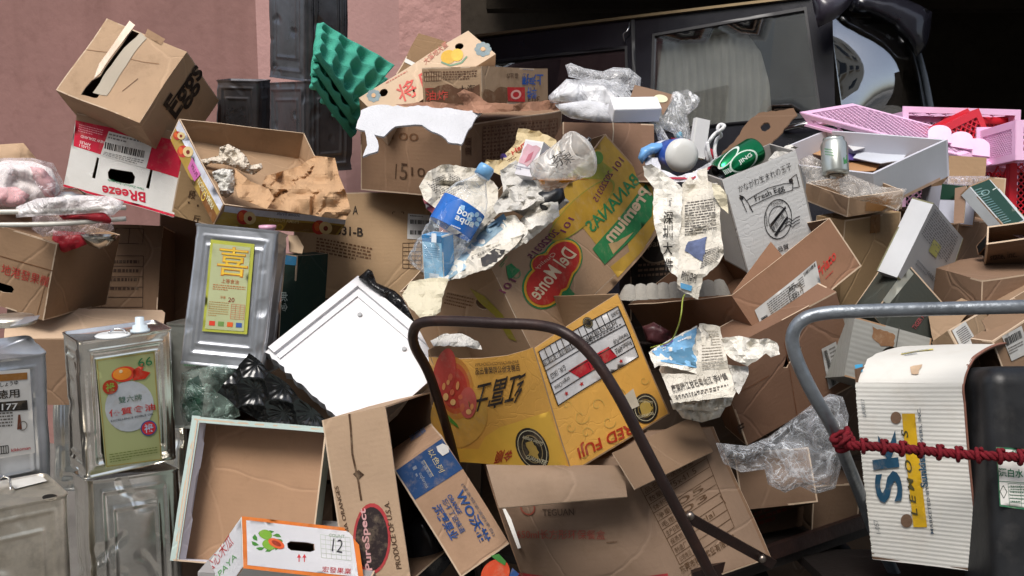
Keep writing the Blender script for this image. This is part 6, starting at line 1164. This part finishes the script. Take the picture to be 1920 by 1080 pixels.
solo(lambda mb: tube(mb, [P(1284, 552, 2.02), P(1280, 562, 2.02), P(1277, 590, 2.0), P(1270, 616, 2.02), P(1256, 640, 2.06), P(1220, 652, 2.1)], .0015, gloss('#8f9a3a', .5), 6), 'string', 'thin yellow green string dangling above the blue newspaper supplement', 'string')
# brown carton below with label
b = Box((1340, 668, 2.08), (1566, 545, .06), (1401, 834, .0), (1300, 640, .08), amp=.004, name='F')
def deco(mb, S):
    s = S['AB0']; s2 = S['BC0']; T(mb, s, 'MMF', (1342, 806), (1368, 812), (1340, 792), '#33231a', .05, .002) if False else T(mb, s, 'F', (1386, 812), (1398, 805), (1381, 796), '#33231a', .05, .002); Ln(mb, s, [(1468, 642), (1496, 778)], 1.3, '#6d432b')
    Ln(mb, s, [(1378, 738), (1440, 704)], 1.3, '#6d432b')
def lab(mb, s): q = [(1540, 652), (1568, 638), (1584, 708), (1554, 728)]; Q(mb, s, q, '#b5b5b3', .002); Bars(mb, s, [(1544, 656), (1550, 653), (1568, 716), (1560, 722)], 22, off=.0028); Para(mb, s, [(1554, 652), (1566, 646), (1580, 704), (1568, 712)], 9, '#66625e', .0028)
carton(b, 'cardboard_box', 'brown carton with a vertical white barcode sticker behind the grey trolley handle', 'cardboard box', K('#82563a', dirt=.4), innerd, deco=deco, spec={'AB0': dict(holes_px=[[(1466, 690), (1474, 664), (1486, 652), (1502, 650), (1500, 668), (1482, 676), (1474, 690)]])}, stick=[('barcode_sticker', 'AB0', lab)])
clb = film('film_clear_bag', '#dfe3e8', .22, .1, 10, .7)
t = thing('plastic_bag', P(1480, 920, 2.0), 'big crumpled clear plastic bag hanging under the brown carton by the grey handle', 'plastic bag')
mb = MB(); inflate(mb, [(1342, 830), (1400, 836), (1440, 820), (1480, 790), (1520, 760), (1556, 738), (1580, 744), (1592, 780), (1584, 830), (1576, 880), (1566, 916), (1530, 926), (1500, 912), (1472, 924), (1440, 908), (1434, 880), (1390, 886), (1356, 868)], 2.0, .16, clb, .03, 9, 7, 24, 2); mb.build('bag_film', t)
mb = MB(); inflate(mb, [(1450, 840), (1500, 790), (1556, 760), (1570, 820), (1560, 890), (1520, 910), (1480, 890)], 2.02, .08, clb, .03, 12, 8, 20, 7); mb.build('inner_fold', t)
for c, a, bb, lb, col in (((1376, 850, 2.24), (1516, 838), (1392, 955), 'small brown carton hanging below the big clear plastic bag', '#7d5a3e'), ((1386, 952, 2.3), (1522, 905), (1396, 1030), 'low brown carton with faint red print above the trolley edge', '#6b4a34'), ((1527, 912, 2.3), (1614, 906), (1522, 1000), 'small square carton low beside the lemon carton', '#73543a')):
    b = Box(c, a + (0,), bb + (0,), .2, amp=.004)
    def deco(mb, S):
        if 'red print' in lb: Para(mb, S['AB0'], [(1402, 966), (1500, 930), (1506, 960), (1410, 994)], 3, '#7a3a2c', .002, .6, .12)
    carton(b, 'cardboard_box', lb, 'cardboard box', K(col), innerd, deco=deco)
# tall carton with tape and the lined carton on it
b = Box((1584, 412, 2.3), (1690, 397, .02), (1570, 650, .0), (1531, 403, .05), amp=.003, name='tall')
carton(b, 'cardboard_box', 'tall ochre carton closed with brown tape, carrying the film lined carton', 'cardboard box', K('#a9804e', dirt=.2), innerd, stick=[('tape', 'AB0', lambda mb, s: Q(mb, s, [(1632, 403), (1650, 401), (1649, 436), (1630, 438)], mat('brown_tape', '#8a6238', rough=.3, spec=.5), .002))])
b = Box((1589, 372, 2.26), (1695, 356, .02), (1586, 408, .0), (1512, 342, .06), amp=.003, name='lined')
carton(b, 'cardboard_box', 'low brown carton lined with clear film, resting on the tall ochre carton', 'cardboard box', K('#a87e56', dirt=.2), K('#9a734e'), skip=('AC0',), stick=[('tape', 'AB0', lambda mb, s: Q(mb, s, [(1622, 372), (1674, 362), (1668, 384), (1652, 396), (1620, 396)], mat('brown_tape', ''), .002))])
solo(lambda mb: inflate(mb, [(1498, 300), (1520, 290), (1560, 312), (1600, 330), (1650, 350), (1700, 354), (1696, 370), (1684, 396), (1660, 386), (1600, 374), (1550, 350), (1512, 344)], 2.28, .12, film('film_liner', '#e6dfd6', .5, .2, 14, .85), .02, 12, 7, 14, 3), 'plastic_film', 'cloudy film liner bunched over the rim of the low brown carton', 'plastic film')
# grey tray
b = Box((1637, 326, 2.34), (1777, 261, .25), (1412, 300, .1), (1642, 398, .02), amp=.001, name='greytray')
gry = mat('grey_tray', '#9fa2a6', rough=.55, var=.05, ns=3, bump=.08, dirt=.12, dirtc='#77797c'); gry2 = mat('grey_tray_in', '#bcbcc4', rough=.55, var=.05, bump=.05)
carton(b, 'foam_tray', 'large pale grey open tray on the cartons, holding cards and a can', 'tray', gry, gry2, skip=('AB0',), th=.008, spec={'AB1': dict(mo=gry, mi=K('#a9825e'))})
flo = b.face('AB1'); 
for o, z, col, lb in (([(1516, 260), (1560, 240), (1620, 258), (1560, 300), (1520, 286)], .05, '#a8825e', 'brown card folded in the grey tray behind the can'), ([(1524, 282), (1560, 268), (1640, 284), (1620, 300), (1560, 300)], .038, '#4a3c78', 'purple card strip in the grey tray behind the can'), ([(1590, 272), (1626, 262), (1640, 270), (1600, 282)], .06, '#c2c2c4', 'small white card on top of the brown card in the grey tray'), ([(1616, 278), (1700, 290), (1690, 302), (1650, 306), (1600, 296)], .046, '#b8bcc4', 'long whitish card across the grey tray'), ([(1590, 300), (1650, 306), (1640, 318), (1590, 322)], .03, '#a37a54', 'brown card scrap beside the silver can in the grey tray')):
    s = b.face('AB1'); s.n = -s.n; ss = Surf(*[flo.pt(u, v, -z) if True else 0 for u, v in ((0, 0), (1, 0), (1, 1), (0, 1))], ref=None, amp=.004, freq=12); ss.n = -flo.n
    mb = MB(); plate(mb, ss, o, .002, mat('cardp' + col, col, rough=.6, var=.1)); tag(mb.build('card'), lb, 'card', 'cards in the grey tray')
solo(lambda mb: inflate(mb, [(1204, 612), (1226, 604), (1258, 622), (1262, 640), (1236, 650), (1212, 640)], 2.3, .05, mat('maroon_wrap', '#4a2a2e', rough=.4, var=.3, ns=20), .012, 14, 6, 10), 'plastic_wrapper', 'maroon wrapper deep in the gap above the blue newspaper supplement', 'wrapper')
# ------------------------------------------------------------------ crates
pink = mat('crate_pink', '#e6bcdb', rough=.35, var=.06, ns=4, bump=.08, spec=.5, dirt=.1, dirtc='#a0648a'); rd_ = mat('crate_red', '#c2202e', rough=.35, var=.08, ns=4, bump=.08, spec=.5)
def lattice(mb, s, nx, ny, m, bw=.003, th=.004, border=.02, diag=True):
    W, H = s.W, s.H
    def strip(p, q, w_, t0=0):
        L = math.hypot(q[0] - p[0], q[1] - p[1]); dx, dy = -(q[1] - p[1]) / L * w_ / 2, (q[0] - p[0]) / L * w_ / 2
        c = [(p[0] + dx, p[1] + dy), (p[0] - dx, p[1] - dy), (q[0] - dx, q[1] - dy), (q[0] + dx, q[1] + dy)]
        v_ = [s.pt(x / W, y / H, z) for z in (t0, t0 - th) for x, y in c]; mb.add(v_, [[0, 1, 2, 3], [7, 6, 5, 4], [0, 4, 5, 1], [1, 5, 6, 2], [2, 6, 7, 3], [3, 7, 4, 0]], m, None, False)
    x0, y0, x1, y1 = border, border, W - border, H - border
    for p, q in (((0, border / 2), (W, border / 2)), ((0, H - border / 2), (W, H - border / 2)), ((border / 2, 0), (border / 2, H)), ((W - border / 2, 0), (W - border / 2, H))): strip(p, q, border, .0015)
    if diag:
        st = (x1 - x0) / nx; k = -int((y1 - y0) / st) - 1
        while x0 + k * st < x1:
            for sg in (1, -1):
                a = x0 + k * st; pts = []
                for x in (a, a + (y1 - y0)):
                    pass
                lo, hi = max(x0, a), min(x1, a + (y1 - y0))
                if hi - lo > .004:
                    ya, yb = y0 + lo - a, y0 + hi - a
                    if sg < 0: ya, yb = y1 - (lo - a), y1 - (hi - a)
                    strip((lo, ya), (hi, yb), bw, 0 if sg > 0 else -.0006)
            k += 1
    else:
        for i in range(1, nx): strip((x0 + (x1 - x0) * i / nx, y0), (x0 + (x1 - x0) * i / nx, y1), bw)
        for j in range(1, ny): strip((x0, y0 + (y1 - y0) * j / ny), (x1, y0 + (y1 - y0) * j / ny), bw, -.0006)
def crate(b, label, m, open_='AB1', n=22, name='crate', flange=.012, solid=()):
    t = thing(name, b.base(), label, 'crate', 'stacked plastic crates')
    for f in ALL:
        if f == open_: continue
        s = b.face(f, amp=.0008); mb = MB(); lattice(mb, s, n if f[:2] == 'AB' else max(6, n // 3), 8, m); mb.build('lattice_panel', t)
    s = b.face(open_, amp=.0008); mb = MB(); fl = flange; W, H = s.W, s.H
    o = [(-fl, -fl), (W + fl, -fl), (W + fl, H + fl), (-fl, H + fl)]; panel(mb, s, m, m, .006, o, ([(.004, .004), (W - .004, .004), (W - .004, H - .004), (.004, H - .004)],), .06); mb.build('rim', t)
    return t
b = Box((1500, 211, 2.75), (1598, 195, .2), (1800, 292, .0), (1520, 238, .02), amp=0, name='crateA', fix={}); crate(b, 'pink crate lying upside down on the heap, its diamond mesh base uppermost', pink, 'AB1', 12)
b = Box((1702, 208, 2.95), (1906, 214, .05), (1694, 440, .0), .1, amp=0, name='crateB'); crate(b, 'pink crate standing on its side with a red crate nested against it', pink, 'AB0', 15, flange=.014)
b = Box((1716, 262, 2.85), (1835, 204, .08), (1745, 330, .0), .05, amp=0, name='crateC'); crate(b, 'red crate corner wedged between the pink crates', rd_, 'AB1', 10)
b = Box((1780, 218, 3.02), (1895, 222, .0), (1780, 430, .0), .06, amp=0); crate(b, 'red crate nested inside the standing pink crate', rd_, 'AB1', 12)
b = Box((1895, 262, 2.8), (2060, 262, .0), (1890, 520, .05), .2, amp=0, name='crateD'); crate(b, 'red mesh crate standing at the far edge of the heap', rd_, 'AB1', 12)
b = Box((1905, 226, 2.72), (2060, 226, .0), (1905, 300, .05), .2, amp=0, name='crateE'); crate(b, 'pink crate resting on the red mesh crate at the far edge', pink, 'AB1', 12)
st = [o for o in bpy.data.objects if o.get('label', '').startswith('pink crate standing')][0]
for k, (x, y, r) in enumerate(((1762, 236, 22), (1802, 248, 22), (1832, 262, 24))):
    mb = MB(); s = Surf(P(x - 40, y - 20, 2.83), P(x + 40, y - 12, 2.8), P(x + 40, y + 40, 2.78), P(x - 40, y + 34, 2.8), ref=P(x, y, 4), amp=0); plate(mb, s, [(x - r, y + 26)] + [(x + r * math.cos(R(a)), y + 12 + r * .62 * -math.sin(R(a))) for a in range(180, -1, -15)] + [(x + r, y + 32)], .012, pink); mb.build('handle', st)
# cartons near the crates
b = Box((1780, 292, 2.55), (1850, 296, .0), (1776, 345, .0), .1, amp=.003); carton(b, 'cardboard_box', 'small open orange brown carton in front of the pink crates', 'cardboard box', K('#b28455'), inner, skip=('AC0',))
b = Box((1846, 330, 2.6), (1886, 334, .0), (1840, 420, .0), .08, amp=.003); carton(b, 'cardboard_box', 'pale brown carton between the dark green sleeve and the pink crates', 'cardboard box', K('#b98f64'), inner)
gm = mat('label_darkgreen', '#16382a', rough=.4, var=.15, bump=0, spec=.4)
b = Box((1766, 345, 2.42), (1835, 352, .0), (1757, 418, .0), .12, amp=.001, name='greenwhite')
def deco(mb, S): Q(mb, S['AB0'], [(1766, 345), (1835, 352), (1833, 376), (1762, 374)], gm)
carton(b, 'cardboard_box', 'green and white carton standing open, with a bare brown flap across its front', 'cardboard box', mat('box_white_lav', '#b9bbc8', rough=.5, bump=0), inner, deco=deco, flaps=[([(1790, 353, 2.38), (1811, 349, 2.36), (1806, 418, 2.36), (1787, 419, 2.38)], None, dict(mo=K('#9c7255')))])
b = Box((1816, 349, 2.34), (1856, 334, .03), (1886, 428, .0), .03, amp=.001, name='greensleeve')
def deco(mb, S):
    s = S['AB0']; Q(mb, s, [(1820, 350), (1854, 337), (1918, 412), (1886, 425)], gm, .001)
    for k in range(16): x, y = 1826 + k * 3.6, 358 + k * 4.0; Ln(mb, s, [(x, y), (x + 14, y - 4.5)], 1.6, '#5f7f80', .002)
    Ln(mb, s, [(1860, 357), (1869, 352)], 2, '#b9c4bc', .002); El(mb, s, (1846, 362), (1854, 360), (1847, 367), '#7f9a98', .0024, .25)
carton(b, 'box_sleeve', 'dark green box sleeve with pale lettering rows, tilted at the far edge', 'box sleeve', mat('sleeve_white', '#b9bec0', rough=.45, bump=0), inner, deco=deco)
b = Box((1766, 330, 2.45), (1858, 334, .05), (1762, 352, .0), .1, amp=.002); mb = MB(); inflate(mb, [(1764, 348), (1780, 330), (1856, 330), (1852, 342), (1820, 348)], 2.46, .05, film('film_tray', '#d8d2dc', .45, .12, 20, .9), .006, 16, 6, 8); tag(mb.build('plastic_film'), 'clear film lid lying on top of the green and white carton', 'plastic film')
b = Box((1862, 424, 2.3), (1935, 434, .0), (1866, 440, .0), .08, amp=.001); carton(b, 'black_box', 'flat black box lying under the end of the dark green sleeve', 'box', mat('black_card', '#17191a', rough=.4, bump=.1), innerd)
solo(lambda mb: plate(mb, Surf(P(1880, 436, 2.28), P(1940, 418, 2.34), P(1940, 440, 2.3), P(1900, 448, 2.24), ref=P(1900, 440, 4), amp=.002), [(1882, 432), (1904, 424), (1940, 430), (1940, 444), (1915, 446)], .001, mat('leaflet_pink', '#c8aeb8', rough=.4, var=.3, ns=20)), 'leaflet', 'pinkish leaflet lying on the flat black box', 'leaflet')
# grey carton with green print
b = Box((1751, 381, 2.22), (1806, 447, .03), (1682, 520, .02), (1711, 370, .05), amp=.001, name='greyprint', fix={(1, 1, 0): (1755, 600, 0)})
def deco(mb, S):
    s = S['AB0']; Para(mb, s, [(1752, 392), (1796, 446), (1772, 500), (1726, 440)], 13, '#5f6066', .0014, .35, .08); Q(mb, s, [(1750, 448), (1764, 462), (1754, 484), (1740, 470)], '#97975a', .0014); Para(mb, s, [(1720, 486), (1750, 520), (1744, 530), (1714, 498)], 2, '#77787c', .0014); T(mb, s, 'GREEN', (1736, 512), (1752, 532), (1740, 506), '#66676b', .0, .002)
carton(b, 'cardboard_box', 'white and grey finely printed carton, tilted in front of the tall brown carton', 'cardboard box', mat('box_grey', '#9b9c9e', rough=.5, var=.08, bump=.05, dirt=.15, dirtc='#7c7c60'), K('#7d7a50'), deco=deco, spec={'BC0': dict(mo=mat('box_white2', '#c6c8cb', rough=.45, bump=0)), 'AC0': dict(mo=mat('box_white2', ''))})
b = Box((1797, 420, 2.42), (1856, 414, .0), (1766, 600, .0), .2, amp=.005); carton(b, 'cardboard_box', 'tall creased brown carton under the green and white carton', 'cardboard box', K('#8f6544', crease=.4), innerd)
b = Box((1849, 458, 2.22), (1985, 440, .05), (1841, 530, .0), (1851, 424, .1), amp=.004)
def deco(mb, S): T(mb, S['AB0'], 'state, Inc.', (1856, 488), (1906, 482), (1855, 474), '#2e2119', .03, .002)
carton(b, 'cardboard_box', 'open brown carton with dark lettering at the far edge of the heap', 'cardboard box', K('#7d583c'), innerd, skip=('AC0',), deco=deco)
b = Box((1842, 524, 2.18), (1985, 506, .05), (1838, 612, .0), .2, amp=.004); carton(b, 'cardboard_box', 'plain brown carton directly below the lettered open carton', 'cardboard box', K('#866042'), innerd)
b = Box((1860, 585, 2.15), (1990, 505, .05), (1890, 660, .0), .1, amp=.004); carton(b, 'cardboard_box', 'tilted light brown carton just above the grey trolley handle at the far edge', 'cardboard box', K('#9a7350'), innerd)
b = Box((1702, 494, 2.24), (1790, 590, .02), (1636, 590, .0), .08, amp=.002)
def deco(mb, S): s = S['AB0']; T(mb, s, 'TIGER PLUM', (1716, 618), (1744, 580), (1709, 612), '#93474c', .03, .002); Q(mb, s, [(1700, 500), (1712, 514), (1664, 572), (1654, 562)], '#8e9088', .001)
carton(b, 'cardboard_box', 'dark olive carton with red lettering below the grey printed carton', 'cardboard box', K('#3b4038', dirt=.3), innerd, deco=deco)
b = Box((1603, 594, 2.12), (1746, 634, .02), (1583, 705, .0), .12, amp=.002, name='greytear')
def deco(mb, S): s = S['AB0']; Q(mb, s, jag([(1635, 613), (1678, 628), (1674, 650), (1652, 648), (1636, 636)], 1.5, 6), '#73543a', .0012); Ln(mb, s, [(1685, 614), (1678, 658)], 2, '#4a4844', .0014)
carton(b, 'cardboard_box', 'grey carton with a torn brown patch and a hand hole below the grey handle', 'cardboard box', mat('box_grey_old', '#84847f', rough=.6, var=.08, bump=.1, flute=.2, dirt=.2, dirtc='#66625a'), inner, deco=deco, spec={'AB0': dict(holes_px=[ell((1668, 664), (1684, 662), (1668, 650), 16)])})
b = Box((1779, 619, 2.06), (1905, 545, .03), (1832, 712, .0), (1747, 642, .03), amp=.004, name='lblbox')
def lab(mb, s): q = [(1784, 621), (1808, 603), (1832, 641), (1804, 658)]; Q(mb, s, q, '#b9b9b6', .002); Para(mb, s, [bil(q, .15, .15), bil(q, .85, .15), bil(q, .85, .85), bil(q, .15, .85)], 8, '#4a4846', .0028, .4, .2)
carton(b, 'cardboard_box', 'brown carton with a square white sticker and a round hole below the grey handle', 'cardboard box', K('#92704c', dirt=.3, crease=.5), innerd, stick=[('sticker', 'AB0', lab)], spec={'AB0': dict(holes_px=[ell((1880, 606), (1896, 598), (1878, 626), 16)])})
b = Box((1860, 640, 1.98), (1960, 575, .03), (1888, 712, .0), .06, amp=.003)
def lab(mb, s): q = [(1877, 630), (1914, 610), (1930, 660), (1896, 676)]; Q(mb, s, q, '#b9b9b6', .002); Bars(mb, s, [(1881, 634), (1911, 618), (1915, 632), (1886, 648)], 20, off=.0028); Para(mb, s, [(1888, 652), (1916, 638), (1920, 652), (1892, 666)], 3, '#66625e', .0028)
carton(b, 'cardboard_box', 'brown carton with a black barcode sticker peeping above the lemon carton', 'cardboard box', K('#8a6544'), innerd, stick=[('barcode_sticker', 'AB0', lab)])
for o, d, col, lb, a_ in (([(1742, 590), (1800, 556), (1830, 566), (1790, 616), (1752, 640)], 2.2, '#a07a55', 'flattened brown board standing between the torn grey carton and the sticker carton', .3), ([(1838, 600), (1900, 560), (1940, 570), (1940, 610), (1880, 640), (1850, 632)], 2.0, '#8c6848', 'flattened creased board behind the grey handle at the far edge', .25), ([(1560, 590), (1590, 586), (1600, 640), (1586, 700), (1572, 690)], 2.2, '#77787a', 'narrow grey board standing beside the torn grey carton', .2), ([(1800, 560), (1842, 540), (1850, 575), (1822, 590)], 2.3, '#b08a62', 'torn pale cardboard scrap behind the grey handle', .2), ([(1690, 610), (1730, 596), (1748, 640), (1716, 650)], 2.3, '#6e5038', 'dark brown board scrap above the lemon carton', .2)):
    xs = [p[0] for p in o]; ys = [p[1] for p in o]; x0, x1, y0, y1 = min(xs), max(xs), min(ys), max(ys); s = Surf(P(x0, y0, d + a_ * .2), P(x1, y0, d + a_ * .1), P(x1, y1, d), P(x0, y1, d + .03), ref=P(x0, y0, 4), amp=.008, freq=9)
    solo(lambda mb: plate(mb, s, jag(o, 1, 12), .004, K(col, crease=.4), None, (), 9), 'flattened_cardboard', lb, 'cardboard sheet')
# ------------------------------------------------------------------ lemon carton
b = Box((1803, 690, 1.82), (1602, 692, .03), (1839, 1072, .0), (1925, 646, .16), amp=.0, name='lemon', fix={(1, 1, 0): (1636, 1048, 0)})
wht = mat('lemon_white', '#cfcdc6', rough=.55, var=.05, ns=3, bump=.1, bs=120, flute=0, dirt=.25, dirtc='#a3937a', spec=.3)
t = thing('lemon_box', b.base(), 'fluted white lemon carton on its side, roped to the trolley with blue and yellow print', 'fruit box')
def rib(v, k): return .0003 * math.sin(v * k)
FS = b.face('AB0', amp=0); r0 = .05
def fS(u, v):  # front face with rounded top, flutes pressed in
    p = FS.base(u, v); bow = -.012 * math.sin(math.pi * v) * (1 - u * .3); return p + FS.n * (rib(v, 290) * min(1, v * 6) - bow * .6 - .035 * max(0, 1 - v / .09) ** 2)
cw = FS.c; LS = Surf(cw[0], cw[1], cw[2], cw[3], ref=b.mid, amp=.0015, freq=6, fn=fS)
mb = MB(); W, H = LS.W, LS.H; nu, nv = 20, 330; e0 = random.Random(3)
vs = [LS.pt((i / nu) if i < nu else 1 + .004 * e0.uniform(-1, 1.6), j / nv, z) for z in (0, -.005) for i in range(nu + 1) for j in range(nv + 1)]; M_ = (nu + 1) * (nv + 1)
hol = [(LS.inv(1681, 783), .017), (LS.inv(1700, 976), .018)]
ok = lambda i, j: not any(math.hypot(((i + .5) / nu - c[0]) * W, ((j + .5) / nv - c[1]) * H) < r for c, r in hol)
nu_f = [[i * (nv + 1) + j, (i + 1) * (nv + 1) + j, (i + 1) * (nv + 1) + j + 1, i * (nv + 1) + j + 1] for i in range(nu) for j in range(nv)]
mb.add(vs[:M_], nu_f, wht); mb.add(vs[M_:], [f[::-1] for f in nu_f], K('#7d5539'))
for c, r in hol:      # finger holes: their dark insides painted as flat brown discs
    pass
for cpx, rr in (((1681, 783), 10), ((1700, 976), 11)):
    El(mb, LS, cpx, (cpx[0] + rr, cpx[1]), (cpx[0], cpx[1] + rr * 1.15), K('#7a553a'), .0022)
ye, bl = '#c9a01e', '#234a63'
Q(mb, LS, [(1692, 775), (1716, 775), (1739, 988), (1713, 988)], ye, .0022, 10)
T(mb, LS, 'L E M O N S', (1722, 966), (1704, 808), (1709, 962), '#4a4426', .03, .0034); 
T(mb, LS, 'Sk', (1696, 938), (1681, 806), (1646, 944), bl, .05, .0034); T(mb, LS, 'MARKETED BY Sunkist GROWERS, INC.', (1753, 1000), (1727, 764), (1746, 1000), '#3a4a58', .02, .0028); T(mb, LS, 'Sunkist', (1742, 912), (1736, 850), (1728, 913), '#2c4a5e', .04, .0034)
T(mb, LS, 'LAIR017', (1626, 782), (1622, 748), (1619, 782), '#6d7478', .01, .0026); T(mb, LS, '1-057', (1652, 1000), (1646, 974), (1644, 1000), '#6d7478', .0, .0026)
Q(mb, LS, [(1603, 686), (1618, 684), (1618, 698), (1606, 700)], '#3a8ab0', .0026); Q(mb, LS, jag([(1708, 690), (1728, 684), (1722, 702), (1708, 702)], 2, 6), '#b39a80', .0024)
mb.build('front_panel', t)
TS = b.face('AC0', amp=.002); 
def fT(u, v): p = TS.base(u, v); return p + TS.n * (.02 * math.sin(math.pi * v) - .028 * max(0, 1 - v / .2) ** 2 * 1)
TT_ = Surf(*TS.c, ref=b.mid, amp=.002, fn=fT); mb = MB(); panel(mb, TT_, wht, K('#7d5539'), .005, [(0, 0)] + [(W * k / 20, 0) for k in range(1, 20)] + [(TT_.W, 0)] + [(TT_.W + random.uniform(-.004, .006), TT_.H * k / 16) for k in range(1, 16)] + [(TT_.W, TT_.H), (0, TT_.H)], (), .02)
Para(mb, TT_, [(1690, 664), (1740, 656), (1760, 662), (1700, 670)], 2, '#9aa0a4', .002); Ln(mb, TT_, [(1690, 666), (1720, 660), (1750, 657)], 2, '#c9b85a', .002); mb.build('top_panel', t)
for f, nm in (('AC1', 'bottom_panel'), ('AB1', 'back_panel'), ('BC1', 'end_panel')): mb = MB(); panel(mb, b.face(f), wht, K('#6d4a32'), .005); mb.build(nm, t)
for kk in (.0, .006): mb = MB(); pts = [fS(0, 1 - j / 12) + V((.001, 0, kk)) for j in range(13)] + [fT(0, j / 12) + V((.001, 0, kk)) for j in range(1, 13)]; tube(mb, pts, .0022, K('#8a4f3c'), 6, 3); mb.build('torn_edge', t)
# ------------------------------------------------------------------ black drum
t = thing('jerrycan', P(1940, 1200, 1.75), 'scratched black plastic drum with a green and white bleach label', 'jerrycan')
blkp = mat('black_hdpe', '#1d1e20', rough=.45, var=.35, ns=16, bump=.35, bs=30, dirt=.5, dirtc='#4c4a48', spec=.4)
b = Box((1852, 686, 1.76), (2080, 684, .0), (1882, 1180, .0), .16, amp=0, name='jerry'); mb = MB(); rbox(mb, b.o, b.A, b.B, b.C, .035, blkp, 10); mb.build('body', t); s = b.face('AB0', amp=0)
mb = MB(); q = [(1867, 838), (1935, 842), (1938, 958), (1874, 949)]; Q(mb, s, q, '#2c6a4c', .0006); f = lambda u, v: bil(q, u, v); Q(mb, s, [f(.03, .03), f(1, .03), f(1, .97), f(.03, .97)], mat('label_white', ''), .0012)
T(mb, s, '漂白水', (1872, 893), (1918, 896), (1871, 877), '#2c6a4c', .04, .002); T(mb, s, '43519', (1896, 849), (1916, 850), (1896, 843), '#2c6a4c', .02, .002); Ln(mb, s, [(1870, 902), (1938, 906)], 1, '#2c6a4c', .002); Grid(mb, s, [(1889, 906), (1936, 908), (1937, 952), (1892, 948)], 2, 6, .8, '#5a7a68', .002); Ln(mb, s, [(1880, 910), (1887, 922), (1881, 934), (1874, 921), (1880, 910)], 1.2, '#3a4a40', .002); Para(mb, s, [(1892, 910), (1934, 912), (1935, 946), (1894, 944)], 6, '#4a6a58', .002, .35)
mb.build('label', t)
# ------------------------------------------------------------------ grey trolley
gpipe = mat('galvanised', '#7c8288', rough=.38, metal=.6, var=.25, ns=22, bump=.5, bs=70, dirt=.55, dirtc='#3f4246')
t = thing('hand_trolley', P(1700, 1300, 1.9), 'platform trolley with a worn galvanised grey tube handle and red rope tied to it', 'trolley')
mb = MB(); tube(mb, [P(2100, 572, 1.7), P(1920, 575, 1.7), P(1760, 579, 1.72), P(1620, 583, 1.73), P(1540, 588, 1.74), P(1502, 602, 1.745), P(1486, 630, 1.75), P(1492, 668, 1.755), P(1520, 730, 1.765), P(1560, 800, 1.8), P(1588, 866, 1.88), P(1612, 925, 1.97), P(1645, 1010, 2.04), P(1690, 1100, 2.08)], .0122, gpipe, 18, 8); mb.build('handle', t)
mb = MB(); o = P(1640, 1170, 1.75); hexa(mb, o, V((.7, 0, 0)), V((0, .02, 0)), V((0, 0, .5)), mat('platform_steel', '')); mb.build('platform', t)
# rope
rope = mat('rope_red', '#64121c', rough=.8, var=.3, ns=40, bump=.6, bs=300, spec=.2)
path = crn([P(1578, 818, 1.752), P(1590, 834, 1.745), P(1612, 836, 1.74), P(1650, 838, 1.735), P(1700, 842, 1.735), P(1760, 848, 1.735), P(1803, 852, 1.73), P(1860, 855, 1.71), P(1960, 860, 1.7)], 14)
t = thing('rope', P(1750, 850, 1.74), 'dark red twisted rope wound round itself and tied across the lemon carton', 'rope')
def helix(path, r, n, ph):
    out = []; L = 0
    for i, p in enumerate(path):
        if i: L += (p - path[i - 1]).length
        x = (path[min(i + 1, len(path) - 1)] - path[max(0, i - 1)]).normalized(); y = x.cross(V((0, 0, 1))).normalized(); z = x.cross(y); out.append(p + (y * math.cos(L * n + ph) + z * math.sin(L * n + ph)) * r)
    return out
fine = []
for i in range(len(path) - 1): fine += [path[i].lerp(path[i + 1], k / 4) for k in range(4)]
for k in range(3): mb = MB(); tube(mb, helix(fine, .0048, 190, k * 2.09), .0042, rope, 8, 1); mb.build('strand', t)
tot = 0; nxt = .012
for i in range(1, len(fine) - 2):
    tot += (fine[i] - fine[i - 1]).length
    if tot > nxt:
        nxt += .033; c = fine[i]; x = (fine[i + 1] - fine[i - 1]).normalized(); y = x.cross(V((0, 0, 1))).normalized(); z = x.cross(y)
        mb = MB(); tube(mb, [c + x * (.008 * (a / 12 - .5)) + (y * math.cos(a * .55) + z * math.sin(a * .55)) * .0115 for a in range(13)], .0038, rope, 8, 2); mb.build('coil', t)
for k in range(3): mb = MB(); c = P(1573 + k * 5, 812 + k * 9, 1.778); x = (P(1600, 870, 1.8) - P(1540, 765, 1.77)).normalized(); y = x.cross(V((0, 0, 1))).normalized(); z = x.cross(y); tube(mb, [c + (y * math.cos(a * .53) + z * math.sin(a * .53)) * .0165 + x * .001 * a for a in range(13)], .0052, rope, 8, 2); mb.build('knot', t)
